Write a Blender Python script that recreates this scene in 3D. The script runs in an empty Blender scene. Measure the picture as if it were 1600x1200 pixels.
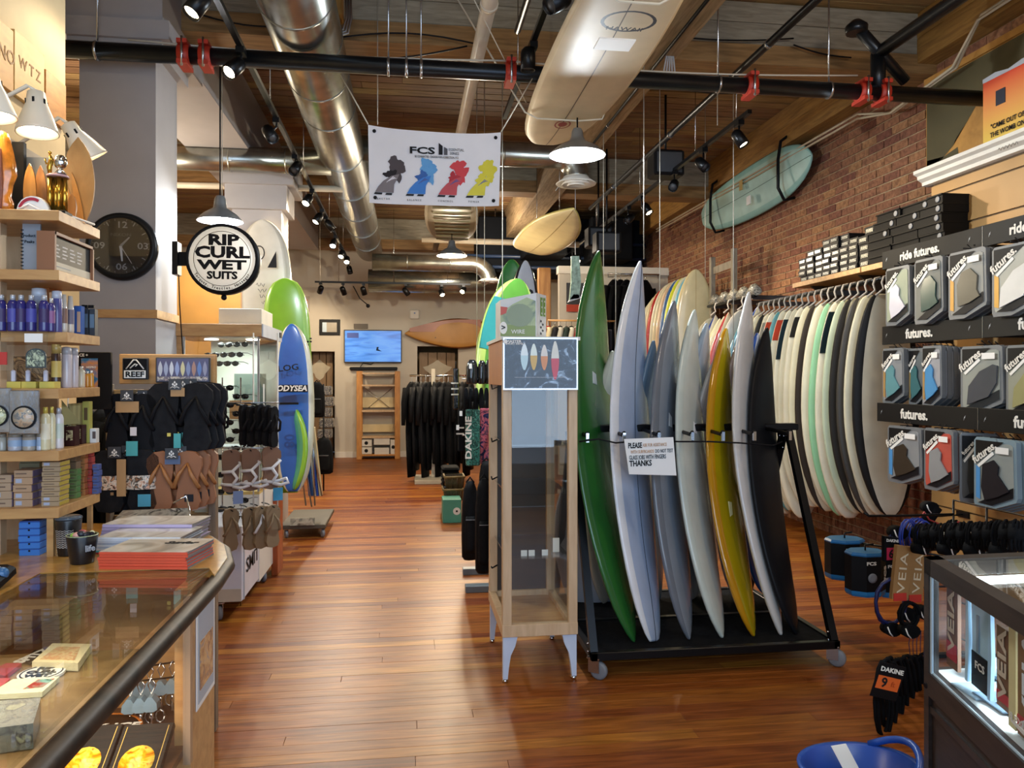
import bpy, bmesh, math, random
from mathutils import Vector, Matrix, Euler
R = random.Random(7)
sc = bpy.context.scene
# ---------------- camera, world, exposure, large lights ----------------
TH = math.atan(164/1200); CS, SN = math.cos(TH), math.sin(TH); CH = 1.55
cam = bpy.data.cameras.new('camera'); cam.sensor_width = 36; cam.lens = 27.0
cam.shift_y = -10/1600; cam.clip_start = .02
co = bpy.data.objects.new('camera', cam); sc.collection.objects.link(co)
co.location = (0, 0, CH); co.rotation_euler = (math.pi/2, 0, -TH); sc.camera = co
sc.view_settings.view_transform = 'Standard'; sc.view_settings.look = 'None'
sc.view_settings.gamma = 1; sc.view_settings.use_curve_mapping = False
sc.view_settings.exposure = 0.34
wd = bpy.data.worlds.new('world'); sc.world = wd; wd.use_nodes = True
wd.node_tree.nodes['Background'].inputs[0].default_value = (.55, .72, 1, 1)
wd.node_tree.nodes['Background'].inputs[1].default_value = .45
sc.cycles.max_bounces = 7; sc.cycles.diffuse_bounces = 3; sc.cycles.glossy_bounces = 3
sc.cycles.transparent_max_bounces = 16; sc.cycles.sample_clamp_indirect = 3
sc.cycles.caustics_reflective = False; sc.cycles.caustics_refractive = False
def lamp(name, typ, loc, energy, col=(1, .8, .56), size=.1, target=None, sx=None, spot=None):
    l = bpy.data.lights.new(name, typ); l.energy = energy; l.color = col
    if typ == 'AREA':
        l.size = size
        if sx: l.shape = 'RECTANGLE'; l.size_y = sx
    else: l.shadow_soft_size = size
    if typ == 'SPOT': l.spot_size = math.radians(spot or 70); l.spot_blend = .6
    o = bpy.data.objects.new(name, l); sc.collection.objects.link(o); o.location = loc
    if target is not None:
        o.rotation_euler = (Vector(target)-Vector(loc)).to_track_quat('-Z', 'Y').to_euler()
    return o
# daylight falling through the shop-front windows behind the camera
lamp('window_daylight', 'AREA', (.7, -1.2, 1.9), 120, (.55, .74, 1), 4.6, (1.0, 6, 1.0), 2.4)
# unseen fill lights added to brighten the room; they have no fixtures
lamp('room_fill', 'POINT', (-.6, 1.2, 3.6), 55, (1, .86, .68), .15)
lamp('room_fill', 'POINT', (2.6, 2.6, 3.5), 42, (1, .82, .6), .15)
lamp('room_fill', 'POINT', (-2.9, 7.6, 3.0), 90, (1, .86, .68), .15)
lamp('room_fill', 'POINT', (1.0, 11.6, 3.5), 110, (1, .86, .68), .15)
# ---------------- helpers ----------------
def lin(h):
    if isinstance(h, str):
        h = h.lstrip('#'); v = [int(h[i:i+2], 16)/255 for i in (0, 2, 4)]
    else: v = h
    return tuple([c/12.92 if c <= .04045 else ((c+.055)/1.055)**2.4 for c in v])+(1,)
MATS = {}
def mat(name, col, rough=.5, metal=0, noise=.06, scale=6, emit=0, bump=0, coat=0, stretch=None, alpha=None, sub=0):
    if name in MATS: return MATS[name]
    m = bpy.data.materials.new(name); m.use_nodes = True; nt = m.node_tree; N = nt.nodes; L = nt.links
    p = N['Principled BSDF']; c = lin(col)
    p.inputs['Roughness'].default_value = rough; p.inputs['Metallic'].default_value = metal
    p.inputs['Base Color'].default_value = c
    if sum(c[:3]) < .08 and not metal and not coat: p.inputs['Specular IOR Level'].default_value = .15
    if rough >= .8: p.inputs['Specular IOR Level'].default_value = .12
    if coat: p.inputs['Coat Weight'].default_value = coat; p.inputs['Coat Roughness'].default_value = .08
    if noise:
        tc = N.new('ShaderNodeTexCoord'); mp = N.new('ShaderNodeMapping'); L.new(tc.outputs['Object'], mp.inputs[0])
        if stretch: mp.inputs['Scale'].default_value = stretch
        nz = N.new('ShaderNodeTexNoise'); nz.inputs['Scale'].default_value = scale; nz.inputs['Detail'].default_value = 4
        L.new(mp.outputs[0], nz.inputs[0])
        rp = N.new('ShaderNodeMapRange'); rp.inputs[1].default_value = .3; rp.inputs[2].default_value = .7
        rp.inputs[3].default_value = 1-noise*2; rp.inputs[4].default_value = 1+noise
        L.new(nz.outputs[0], rp.inputs[0])
        mx = N.new('ShaderNodeMix'); mx.data_type = 'RGBA'; mx.blend_type = 'MULTIPLY'; mx.inputs[0].default_value = 1
        mx.inputs[6].default_value = c; L.new(rp.outputs[0], mx.inputs[7]); L.new(mx.outputs[2], p.inputs['Base Color'])
        if bump:
            b = N.new('ShaderNodeBump'); b.inputs['Strength'].default_value = bump; b.inputs['Distance'].default_value = .01
            L.new(nz.outputs[0], b.inputs['Height']); L.new(b.outputs[0], p.inputs['Normal'])
    if emit:
        p.inputs['Emission Color'].default_value = c; p.inputs['Emission Strength'].default_value = emit
    if alpha is not None: p.inputs['Alpha'].default_value = alpha
    MATS[name] = m; return m
def glassmat(name, tint=(1, 1, 1), refl=1.0, base=.04):
    m = bpy.data.materials.new(name); m.use_nodes = True; nt = m.node_tree; N = nt.nodes; L = nt.links; N.clear()
    o = N.new('ShaderNodeOutputMaterial'); t = N.new('ShaderNodeBsdfTransparent'); t.inputs[0].default_value = (*tint, 1)
    g = N.new('ShaderNodeBsdfGlossy'); g.inputs['Roughness'].default_value = .01
    f = N.new('ShaderNodeLayerWeight'); f.inputs[0].default_value = .5
    pw = N.new('ShaderNodeMath'); pw.operation = 'POWER'; pw.inputs[1].default_value = 4.5; L.new(f.outputs['Facing'], pw.inputs[0])
    ma = N.new('ShaderNodeMath'); ma.operation = 'MULTIPLY_ADD'; ma.inputs[1].default_value = refl*.9; ma.inputs[2].default_value = base; ma.use_clamp = True
    x = N.new('ShaderNodeMixShader'); L.new(pw.outputs[0], ma.inputs[0]); L.new(ma.outputs[0], x.inputs[0])
    L.new(t.outputs[0], x.inputs[1]); L.new(g.outputs[0], x.inputs[2]); L.new(x.outputs[0], o.inputs[0])
    MATS[name] = m; return m
class B:
    """mesh builder; faces carry a material slot index"""
    def __init__(s): s.v = []; s.f = []; s.m = []; s.sm = []
    def add(s, vs, fs, mi=0, smooth=False):
        n = len(s.v); s.v += [tuple(v) for v in vs]; s.f += [tuple(i+n for i in f) for f in fs]
        s.m += [mi]*len(fs); s.sm += [smooth]*len(fs); return s
    def box(s, x0, x1, y0, y1, z0, z1, mi=0, M=None):
        vs = [Vector((x, y, z)) for x in (x0, x1) for y in (y0, y1) for z in (z0, z1)]
        if M: vs = [M @ v for v in vs]
        return s.add(vs, [(0, 1, 3, 2), (4, 6, 7, 5), (0, 4, 5, 1), (2, 3, 7, 6), (0, 2, 6, 4), (1, 5, 7, 3)], mi)
    def bbox(s, x0, x1, y0, y1, z0, z1, b=.004, mi=0, M=None):
        """box with chamfered vertical (z) edges and rims"""
        o = [(x0+b, y0), (x1-b, y0), (x1, y0+b), (x1, y1-b), (x1-b, y1), (x0+b, y1), (x0, y1-b), (x0, y0+b)]
        cx, cy = (x0+x1)/2, (y0+y1)/2
        def ring(z, k): return [Vector((cx+(x-cx)*(1-k*2*b/max(x1-x0, 1e-6)), cy+(y-cy)*(1-k*2*b/max(y1-y0, 1e-6)), z)) for x, y in o]
        return s.loft([ring(z0, 1), ring(z0+b, 0), ring(z1-b, 0), ring(z1, 1)], mi, M=M)
    def loft(s, rings, mi=0, cap=True, smooth=False, close=True, M=None):
        n = len(rings[0]); vs = [Vector(v) for r in rings for v in r]
        if M: vs = [M @ v for v in vs]
        fs = []
        for i in range(len(rings)-1):
            for j in range(n if close else n-1):
                k = (j+1) % n; fs.append((i*n+j, i*n+k, (i+1)*n+k, (i+1)*n+j))
        s.add(vs, fs, mi, smooth)
        if cap and close:
            b = len(s.v)-len(vs); s.f += [tuple(b+j for j in reversed(range(n))), tuple(b+(len(rings)-1)*n+j for j in range(n))]
            s.m += [mi, mi]; s.sm += [False, False]
        return s
    def tube(s, pts, r, n=8, mi=0, cap=True, smooth=True):
        pts = [Vector(p) for p in pts]; rings = []; rr = r if isinstance(r, (list, tuple)) else [r]*len(pts)
        t0 = (pts[1]-pts[0]).normalized(); up = Vector((0, 0, 1)) if abs(t0.z) < .9 else Vector((1, 0, 0))
        a = t0.cross(up).normalized()
        for i, p in enumerate(pts):
            t = ((pts[min(i+1, len(pts)-1)]-pts[max(i-1, 0)])).normalized()
            a = (a - t*a.dot(t)).normalized(); b = t.cross(a)
            rings.append([p+(a*math.cos(q)+b*math.sin(q))*rr[i] for q in [2*math.pi*k/n for k in range(n)]])
        return s.loft(rings, mi, cap, smooth)
    def lathe(s, prof, c=(0, 0, 0), n=16, mi=0, cap=True, smooth=True, M=None):
        rings = [[(c[0]+r*math.cos(2*math.pi*k/n), c[1]+r*math.sin(2*math.pi*k/n), c[2]+z) for k in range(n)] for r, z in prof]
        return s.loft(rings, mi, cap, smooth, M=M)
    def prism(s, pts, t, mi=0, M=None, smooth=False):
        """2D outline in local xz extruded from y=0 to y=t"""
        return s.loft([[(x, 0, z) for x, z in pts], [(x, t, z) for x, z in pts]], mi, M=M, smooth=smooth)
    def ball(s, c, r, n=10, m=6, mi=0, sc3=(1, 1, 1), M=None):
        pr = [(max(r*math.sin(math.pi*i/m), 1e-4), -r*math.cos(math.pi*i/m)) for i in range(m+1)]
        rings = [[(c[0]+q*math.cos(2*math.pi*k/n)*sc3[0], c[1]+q*math.sin(2*math.pi*k/n)*sc3[1], c[2]+z*sc3[2]) for k in range(n)] for q, z in pr]
        return s.loft(rings, mi, True, True, M=M)
IDN = Matrix.Identity(4)
TOPW = {}
def clean(n): return n
def _link(o, parent, name):
    sc.collection.objects.link(o)
    if parent is not None: o.parent = parent
    return o
def WM(o):
    m = o.matrix_basis.copy()
    while o.parent is not None: o = o.parent; m = o.matrix_basis @ m
    return m
def mesh(name, b, mats, xf=None):
    me = bpy.data.meshes.new(name); vs = b.v
    me.from_pydata([tuple(v) for v in vs], [], b.f)
    if not isinstance(mats, (list, tuple)): mats = [mats]
    for m in mats: me.materials.append(m)
    if len(mats) > 1: me.polygons.foreach_set('material_index', b.m)
    me.polygons.foreach_set('use_smooth', b.sm)
    if xf is not None: me.transform(xf)
    me.update(); return me
def fixn(me):
    bm = bmesh.new(); bm.from_mesh(me); bmesh.ops.recalc_face_normals(bm, faces=bm.faces); bm.to_mesh(me); bm.free()
def part(name, b, mats, parent, label=None, local=False, kind=None):
    """one mesh object under parent; builder in world coordinates unless local"""
    xf = None if (local or parent is None) else WM(parent).inverted()
    me = mesh(name, b, mats, xf); fixn(me)
    o = bpy.data.objects.new(name, me); _link(o, parent, name)
    if label: o['label'] = label
    if kind: o['kind'] = kind
    return o
def thing(name, label, cat, loc=(0, 0, 0), rz=0, group=None, M=None):
    o = bpy.data.objects.new(name, None); o.empty_display_size = .1; sc.collection.objects.link(o)
    if M is not None: o.matrix_basis = M
    else: o.location = loc; o.rotation_euler = (0, 0, rz)
    o['label'] = label; o['category'] = cat
    if len(label.split()) > 15: print('LONG', name, label)
    if group: o['group'] = group
    return o
def single(name, b, mats, label, cat, group=None, loc=None, kind=None):
    """a thing that is one mesh; origin at the foot of its bounds"""
    xs = [v[0] for v in b.v]; ys = [v[1] for v in b.v]; zs = [v[2] for v in b.v]
    c = Vector(((min(xs)+max(xs))/2, (min(ys)+max(ys))/2, min(zs))) if loc is None else Vector(loc)
    me = mesh(name, b, mats, Matrix.Translation(-c)); fixn(me)
    o = bpy.data.objects.new(name, me); sc.collection.objects.link(o); o.location = c
    o['label'] = label; o['category'] = cat
    if group: o['group'] = group
    if kind: o['kind'] = kind
    return o
def struct(name, b, mats, parent=None):
    me = mesh(name, b, mats); fixn(me); o = bpy.data.objects.new(name, me); _link(o, parent, name)
    if parent is None: o['kind'] = 'structure'
    return o
def kids(o): return KID.get(o.name, [])
def dup(root, M, label=None, group=None, mats=None):
    """copy a thing with its parts and sub-parts; mats maps part name -> material"""
    r = root.copy(); sc.collection.objects.link(r); r.matrix_basis = M
    if label: r['label'] = label
    if group: r['group'] = group
    if mats and r.data and root.name.split('.')[0] in mats: r.material_slots[0].link = 'OBJECT'; r.material_slots[0].material = mats[root.name.split('.')[0]]
    def rec(a, b_):
        for ch in a.children:
            c = ch.copy(); sc.collection.objects.link(c); c.parent = b_
            k = ch.name.split('.')[0]
            if mats and k in mats and c.data:
                c.material_slots[0].link = 'OBJECT'; c.material_slots[0].material = mats[k]
            rec(ch, c)
    rec(root, r); return r
def T(x, y, z, rz=0): return Matrix.Translation((x, y, z)) @ Matrix.Rotation(rz, 4, 'Z')
def frame(o, r, u):
    """matrix whose local x = r, local z = u, local y = depth away from the reader"""
    r = Vector(r).normalized(); u = Vector(u); u = (u-r*u.dot(r)).normalized(); y = u.cross(r)
    return Matrix(((r.x, y.x, u.x, o[0]), (r.y, y.y, u.y, o[1]), (r.z, y.z, u.z, o[2]), (0, 0, 0, 1)))
def text(s, M, h, m, parent, bold=0, sx=1, ext=.0006, align='CENTER', shear=0, name='lettering', gap=1.0, label=None):
    """lettering laid in the local xz plane of M (world), height h"""
    cu = bpy.data.curves.new('t', 'FONT'); cu.body = s; cu.align_x = align; cu.align_y = 'CENTER'
    cu.size = 1; cu.offset = bold; cu.extrude = ext/h/1.35; cu.shear = shear; cu.space_character = gap; cu.resolution_u = 2
    t = bpy.data.objects.new('t', cu); me = bpy.data.meshes.new_from_object(t)
    bpy.data.objects.remove(t); bpy.data.curves.remove(cu)
    k = h*1.35
    me.transform(M @ Matrix.Rotation(math.pi/2, 4, 'X') @ Matrix.Diagonal((k*sx, k, k, 1)))
    if parent is not None: me.transform(WM(parent).inverted())
    me.materials.clear(); me.materials.append(m); me.name = name
    o = bpy.data.objects.new(name, me); _link(o, parent, name)
    if label: o['label'] = label
    return o
# pixel -> place helpers (photograph taken as 1600x1200)
def rat(px):
    t = (px-800)/1200; return (t*CS+SN)/(CS-t*SN)
def at(px, py, Y):
    X = rat(px)*Y; d = X*SN+Y*CS; return Vector((X, Y, CH-(py-590)*d/1200))
def atX(px, py, X): return at(px, py, X/rat(px))
def atZ(px, py, Z):
    d = (CH-Z)*1200/(py-590); Y = d/(rat(px)*SN+CS); return at(px, py, Y)
ORD = ['first', 'second', 'third', 'fourth', 'fifth', 'sixth', 'seventh', 'eighth', 'ninth', 'tenth', 'eleventh', 'twelfth', 'thirteenth', 'fourteenth', 'fifteenth', 'sixteenth', 'seventeenth', 'eighteenth', 'nineteenth', 'twentieth', 'twenty-first', 'twenty-second', 'twenty-third', 'twenty-fourth']
# ---------------- materials ----------------
def woodmat(name, col, col2, rough=.45, sc_=(1, 12, 12), bump=.05, attr=False, coat=0, var=.25):
    m = bpy.data.materials.new(name); m.use_nodes = True; nt = m.node_tree; N = nt.nodes; L = nt.links
    p = N['Principled BSDF']; p.inputs['Roughness'].default_value = rough
    if coat: p.inputs['Coat Weight'].default_value = coat; p.inputs['Coat Roughness'].default_value = .12
    tc = N.new('ShaderNodeTexCoord'); mp = N.new('ShaderNodeMapping'); mp.inputs['Scale'].default_value = sc_
    src = tc.outputs['Object']
    if attr:
        g = N.new('ShaderNodeNewGeometry'); src = g.outputs['Position']
    L.new(src, mp.inputs[0])
    nz = N.new('ShaderNodeTexNoise'); nz.inputs['Scale'].default_value = 3; nz.inputs['Detail'].default_value = 6; nz.inputs['Distortion'].default_value = .6
    L.new(mp.outputs[0], nz.inputs[0])
    cr = N.new('ShaderNodeValToRGB'); cr.color_ramp.elements[0].position = .32; cr.color_ramp.elements[1].position = .68
    cr.color_ramp.elements[0].color = lin(col2); cr.color_ramp.elements[1].color = lin(col); L.new(nz.outputs[0], cr.inputs[0])
    last = cr.outputs[0]
    if attr:
        at_ = N.new('ShaderNodeAttribute'); at_.attribute_name = 'tone'
        hs = N.new('ShaderNodeHueSaturation'); mr = N.new('ShaderNodeMapRange'); mr.inputs[3].default_value = 1-var; mr.inputs[4].default_value = 1+var
        L.new(at_.outputs['Fac'], mr.inputs[0]); L.new(mr.outputs[0], hs.inputs['Value'])
        mh = N.new('ShaderNodeMapRange'); mh.inputs[3].default_value = .485; mh.inputs[4].default_value = .515; L.new(at_.outputs['Fac'], mh.inputs[0]); L.new(mh.outputs[0], hs.inputs['Hue'])
        L.new(last, hs.inputs['Color']); last = hs.outputs[0]
    L.new(last, p.inputs['Base Color'])
    if bump:
        b = N.new('ShaderNodeBump'); b.inputs['Strength'].default_value = bump; b.inputs['Distance'].default_value = .01
        L.new(nz.outputs[0], b.inputs['Height']); L.new(b.outputs[0], p.inputs['Normal'])
    MATS[name] = m; return m
FLOOR = woodmat('fir_floor', '#a05c26', '#703a12', .38, (1.2, 14, 10), .03, True, 0, .42)
FLOOR.node_tree.nodes['Principled BSDF'].inputs['Specular IOR Level'].default_value = .24
CEILW = woodmat('ceiling_wood', '#9c7a50', '#6e5232', .7, (1.0, 14, 10), .1, True, 0, .2)
BRICK = woodmat('brick', '#946448', '#69422e', .9, (9, 9, 9), .3, True, 0, .3)
OAK = woodmat('maple', '#c99e66', '#b08250', .4, (2, 9, 9), .03)
PINE = woodmat('pine', '#c98f4a', '#b0763a', .5, (9, 9, 2), .03)
PALE = woodmat('pale_wood', '#d2b48e', '#c0a07a', .45, (10, 10, 1.5), .02)
COUNTW = woodmat('counter_wood', '#c9994f', '#a8772f', .3, (7, 7, 7), .02, coat=.3)
DARKW = woodmat('dark_laminate', '#3a302a', '#2a221e', .45, (2, 2, 16), .05)
OCHRE = woodmat('ochre_wood', '#b8863e', '#9c6e30', .6, (3, 3, 3), .05)
BEAMW = woodmat('whitewashed_timber', '#9a927f', '#7d7462', .8, (1.5, 12, 12), .25)
WHITE = mat('white_paint', '#e2ddd2', .6, noise=.03)
CREAM = mat('cream_paint', '#cdbd98', .7, noise=.04)
GREYW = mat('column_paint', '#a5a09f', .6, noise=.02)
WALLB = mat('back_wall_paint', '#c9c0b0', .75, noise=.03, scale=2)
BLACK = mat('black', '#121214', .45, noise=.05)
BLKM = mat('black_metal', '#17181a', .35, .6, noise=.05)
BLKF = mat('black_fabric', '#0d0e11', .85, noise=.1, scale=30)
DGREY = mat('dark_grey', '#3a3c40', .5)
MGREY = mat('mid_grey', '#7c7f84', .5)
LGREY = mat('light_grey', '#b6bac0', .5)
STEEL = mat('steel', '#b9bcc0', .25, .95, noise=.05)
CHROME = mat('chrome', '#d8dadd', .12, 1, noise=0)
PAPER = mat('paper', '#eceae4', .7, noise=.01)
INK = mat('ink', '#1c1c1e', .6, noise=0)
RED = mat('red_paint', '#b0301e', .5)
PVC = mat('white_pvc', '#c9bda8', .5)
GLASS = glassmat('glass', (.96, .99, .98), 1.0, .02)
GLASSD = glassmat('counter_glass', (.97, .98, .96), 1.0, .05)
FILM = glassmat('plastic_film', (.97, .98, 1), 1.0, .05)
CLEAR = glassmat('clear_pane', (.98, .99, .99), .35, .025)
def col(h, rough=.4, metal=0, coat=0, noise=.05):
    k = f'paint_{h[1:]}_{rough}_{metal}_{coat}'
    return MATS.get(k) or mat(k, h, rough, metal, noise, coat=coat)
def bulbm(name, c, e):
    return mat(name, c, .4, 0, 0, emit=e)
BULBW = bulbm('lit_bulb_warm', '#ffe2b0', 30)
BULBC = bulbm('lit_bulb_cool', '#e4f2ff', 30)
# ---------------- floor ----------------
X0, X1, YF, YB, ZC = -4.2, 4.2, -1.4, 15.2, 4.45
fl = struct('floor', B().box(X0, X1+.3, YF, 16.5, -.12, -.012), mat('subfloor', '#2a1a10', .9))
def tone(me, vals):
    a = me.attributes.new('tone', 'FLOAT', 'FACE')
    a.data.foreach_set('value', vals)
PW = .082
y = 2.35; near = 0
far = B(); ft = []
def plankbox(b, x0, x1, y0, y1, z0, z1, g=.0012):
    c = .0007
    vs = [(x0, y0, z0), (x1, y0, z0), (x1, y1, z0), (x0, y1, z0), (x0, y0, z1-c), (x1, y0, z1-c), (x1, y1, z1-c), (x0, y1, z1-c),
          (x0+c, y0+c, z1), (x1-c, y0+c, z1), (x1-c, y1-c, z1), (x0+c, y1-c, z1)]
    fs = [(0, 1, 5, 4), (1, 2, 6, 5), (2, 3, 7, 6), (3, 0, 4, 7), (4, 5, 9, 8), (5, 6, 10, 9), (6, 7, 11, 10), (7, 4, 8, 11), (8, 9, 10, 11)]
    b.add(vs, fs); return len(fs)
def pt():
    r = R.random()
    return .95 if r > .9 else (.05 if r < .08 else .3+.4*R.random())
while y < YB+.9:
    x = X0 + R.uniform(-2, 0)
    while x < X1+.3:
        L_ = R.uniform(1.6, 3.6) if y < 5 else R.uniform(2.5, 5)
        xa, xb = max(x, X0), min(x+L_, X1+.3)
        if xb > xa+.05:
            tv = pt()
            vis = xb > -.7 and xa < 3.4
            if y < 5.0 and vis:
                b = B(); n = plankbox(b, xa, xb-.0015, y, y+PW-.0009, -.012, R.uniform(-.0005, .0005))
                me = mesh('floor_board', b, FLOOR); tone(me, [tv]*n)
                o = bpy.data.objects.new('floor_board', me); sc.collection.objects.link(o); o.parent = fl
            else:
                n = plankbox(far, xa, xb-.0015, y, y+PW-.0009, -.012, 0); ft += [tv]*n
        x += L_
    y += PW
b2 = B(); y = 2.35-PW; 
while y > YF:
    n = plankbox(far, X0, X1+.3, y, y+PW-.0009, -.012, 0); ft += [pt()]*n; y -= PW
me = mesh('floor_boards', far, FLOOR); tone(me, ft)
o = bpy.data.objects.new('floor_boards', me); sc.collection.objects.link(o); o.parent = fl; o['kind'] = 'stuff'
# ---------------- ceiling planks, beams ----------------
ce = struct('ceiling', B().box(X0, X1+.3, YF, 16.5, ZC+.04, ZC+.15), mat('ceiling_deck', '#0c0805', .9))
far = B(); ft = []; y = YF; CW = .165
while y < 16.4:
    x = X0
    while x < X1+.3:
        L_ = R.uniform(2.5, 4.5); xb = min(x+L_, X1+.3); z0 = ZC+R.uniform(0, .008)
        vs = [(x, y, z0), (xb-.004, y, z0), (xb-.004, y+CW-.018, z0), (x, y+CW-.018, z0), (x, y, ZC+.04), (xb-.004, y, ZC+.04), (xb-.004, y+CW-.018, ZC+.04), (x, y+CW-.018, ZC+.04)]
        fs = [(0, 1, 2, 3), (0, 4, 5, 1), (1, 5, 6, 2), (2, 6, 7, 3), (3, 7, 4, 0)]
        if 6.2 < y < 8.6 and xb > -2.5:
            b = B().add(vs, fs); me = mesh('ceiling_board', b, CEILW); tone(me, [R.random()]*5)
            o = bpy.data.objects.new('ceiling_board', me); sc.collection.objects.link(o); o.parent = ce
        else:
            far.add(vs, fs); ft += [R.random()]*5
        x = xb
    y += CW
me = mesh('ceiling_boards', far, CEILW); tone(me, ft)
o = bpy.data.objects.new('ceiling_boards', me); sc.collection.objects.link(o); o.parent = ce; o['kind'] = 'stuff'
def timber(name, x0, x1, y0, y1, z0, z1, m, ax, n=3):
    """timber built of n laminated boards with recessed joints"""
    t = struct(name, B().box(x0+.01*(ax == 'y'), x1-.01*(ax == 'y'), y0+.01*(ax == 'x'), y1-.01*(ax == 'x'), z0+.01, z1), m)
    h = (z1-z0)/n
    for i in range(n):
        b = B(); off = R.uniform(-.006, .006); za, zb = z0+i*h, z0+(i+1)*h-.008
        if ax == 'x': b.box(x0, x1, y0+off, y1-off, za, zb)
        else: b.box(x0+off, x1-off, y0, y1, za, zb)
        o = struct('timber_board', b, m if i else (CEILW2 if ax == 'x' else m), t)
    return t
CEILW2 = woodmat('beam_underside', '#9a7648', '#74562f', .7, (1.0, 14, 10), .1)
timber('trim_1', X0, X1, 5.62, 5.95, 3.97, ZC, BEAMW, 'x')
timber('trim_2', X0, X1, 9.9, 10.2, 3.97, ZC, BEAMW, 'x')
timber('trim_3', X0, X1, 14.2, 14.5, 3.9, ZC, BEAMW, 'x')
timber('trim_4', 1.68, 2.0, YF, 14.2, 3.94, ZC, woodmat('girder', '#9c8462', '#75603f', .75, (12, 1.2, 12), .2), 'y', 2)
timber('trim_5', 4.02, 4.2, YF, 15.2, 4.05, ZC, woodmat('ledger', '#a07636', '#7c5825', .75, (12, 1.2, 12), .2), 'y', 2)
# ---------------- right brick wall ----------------
wr = struct('wall_right', B().box(4.2, 4.4, YF, 16.5, -.1, ZC+.05), mat('mortar', '#a89274', .95, noise=.15, scale=20))
far = B(); ft = []; CO, BL = .078, .222; k = 0; cnt = 0
z = 0.0; row = 0
while z < ZC-.05:
    yy = 3.2 + (BL/2 if row % 2 else 0) - BL
    while yy < YB:
        j = R.uniform(-.004, .004); xx = 4.19+j
        y0, y1, z0, z1 = yy, yy+BL-.012, z, z+CO-.012
        vs = [(xx, y0, z0), (xx, y1, z0), (xx, y1, z1), (xx, y0, z1), (4.2, y0, z0), (4.2, y1, z0), (4.2, y1, z1), (4.2, y0, z1)]
        fs = [(0, 1, 2, 3), (0, 4, 5, 1), (1, 5, 6, 2), (2, 6, 7, 3), (3, 7, 4, 0)]
        tv = min(1, max(0, R.gauss(.5, .25)))
        if 5.4 < yy < 8.2 and 2.62 < z < 4.05 and cnt < 290:
            b = B().add([(v[0]-4.19, v[1]-yy, v[2]-z) for v in vs], fs); me = mesh('brick', b, BRICK); tone(me, [tv]*5)
            o = bpy.data.objects.new('brick', me); sc.collection.objects.link(o); o.parent = wr; o.location = (4.19, yy, z); cnt += 1
        else: far.add(vs, fs); ft += [tv]*5
        yy += BL
    z += CO; row += 1
me = mesh('bricks', far, BRICK); tone(me, ft)
o = bpy.data.objects.new('bricks', me); sc.collection.objects.link(o); o.parent = wr; o['kind'] = 'stuff'
# ---------------- back, left, front walls ----------------
wb = B(); ZT = ZC
# openings: left room door, right room opening
dl0, dl1, dz = at(477, 550, YB).x, at(523, 550, YB).x, at(500, 549, YB).z
dr0, dr1, dz2 = at(652, 541, YB).x, at(716, 541, YB).x, at(680, 541, YB).z
for (xa, xb, za, zb) in ((X0, dl0, 0, ZT), (dl0, dl1, dz, ZT), (dl1, dr0, 0, ZT), (dr0, dr1, dz2, ZT), (dr1, X1+.3, 0, ZT)):
    wb.box(xa, xb, YB, YB+.15, za, zb)
struct('wall_back', wb, WALLB)
struct('wall_back_room', B().box(X0, X1+.3, 16.4, 16.5, 0, ZT), mat('stock_room_wall', '#a88c68', .8))
struct('baseboard_back', B().box(dl1+.02, dr0, YB-.02, YB, 0, .11), WHITE)
struct('wall_left', B().box(X0-.15, X0, YF, 16.5, 0, ZT), CREAM)
fw = B()
fw.box(X0, X1+.3, YF-.15, YF, 0, .5).box(X0, X1+.3, YF-.15, YF, 3.4, ZT)
for xx in (X0, -1.9, .6, 3.2, 4.3): fw.box(xx, xx+.2, YF-.15, YF, .5, 3.4)
struct('wall_front', fw, DGREY)
# partition at the back right with the trim line on top
pz = at(900, 428, 12).z
struct('wall_partition', B().box(2.4, 4.2, 12, 12.12, 0, pz), WALLB)
struct('trim_6', B().box(2.38, 4.2, 11.96, 12.14, pz, pz+.12), WHITE)
# left column with capital and casing
cxa, cxb, cya, cyb = -2.06, -1.6, 5.2, 5.66
col_ = struct('trim_7', B().box(cxa, cxb, cya, cyb, 0, 3.62), GREYW)
b = B(); b.box(cxa-.06, cxb+.05, cya-.04, cyb+.1, 3.62, 3.7); b.box(cxa-.1, cxb+.1, cya-.07, cyb+.28, 3.7, 3.82); 
struct('capital', b, GREYW, col_)
struct('casing', B().box(cxa-.1, cxb+.04, cya+.0, 14, 3.82, ZC), GREYW, col_)
b = B(); rz0, rz1 = at(200, 497, 5.2).z, at(200, 484, 5.2).z
b.box(cxa-.02, cxb+.015, cya-.02, cyb+.0, rz0, rz1); struct('wood_rail', b, OAK, col_)
# second column further back
c2 = at(440, 400, 8.3)
col2 = struct('trim_8', B().box(c2.x-.5, c2.x, 8.3, 8.75, 0, 3.55), GREYW)
b = B(); b.box(c2.x-.56, c2.x+.06, 8.24, 8.8, 3.3, 3.55); b.box(c2.x-.6, c2.x+.13, 8.2, 8.95, 3.55, 3.82); struct('capital', b, GREYW, col2)
# cream header wall above the shelves
hx = -1.62
struct('wall_header', B().box(-2.3, hx, -.5, 3.93, 2.5, ZC), CREAM)
struct('wall_left_recess', B().box(-2.36, -2.3, -.5, 4.25, 0, ZC), CREAM)
# low ochre panel wall behind the sunglasses cabinet
pA, pB = at(276, 430, 6.7), at(376, 430, 6.7)
struct('wall_panel', B().box(pA.x-.3, pB.x, 6.7, 6.76, 0, at(300, 412, 6.7).z), mat('amber_panel', '#b87a2c', .6))
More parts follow.
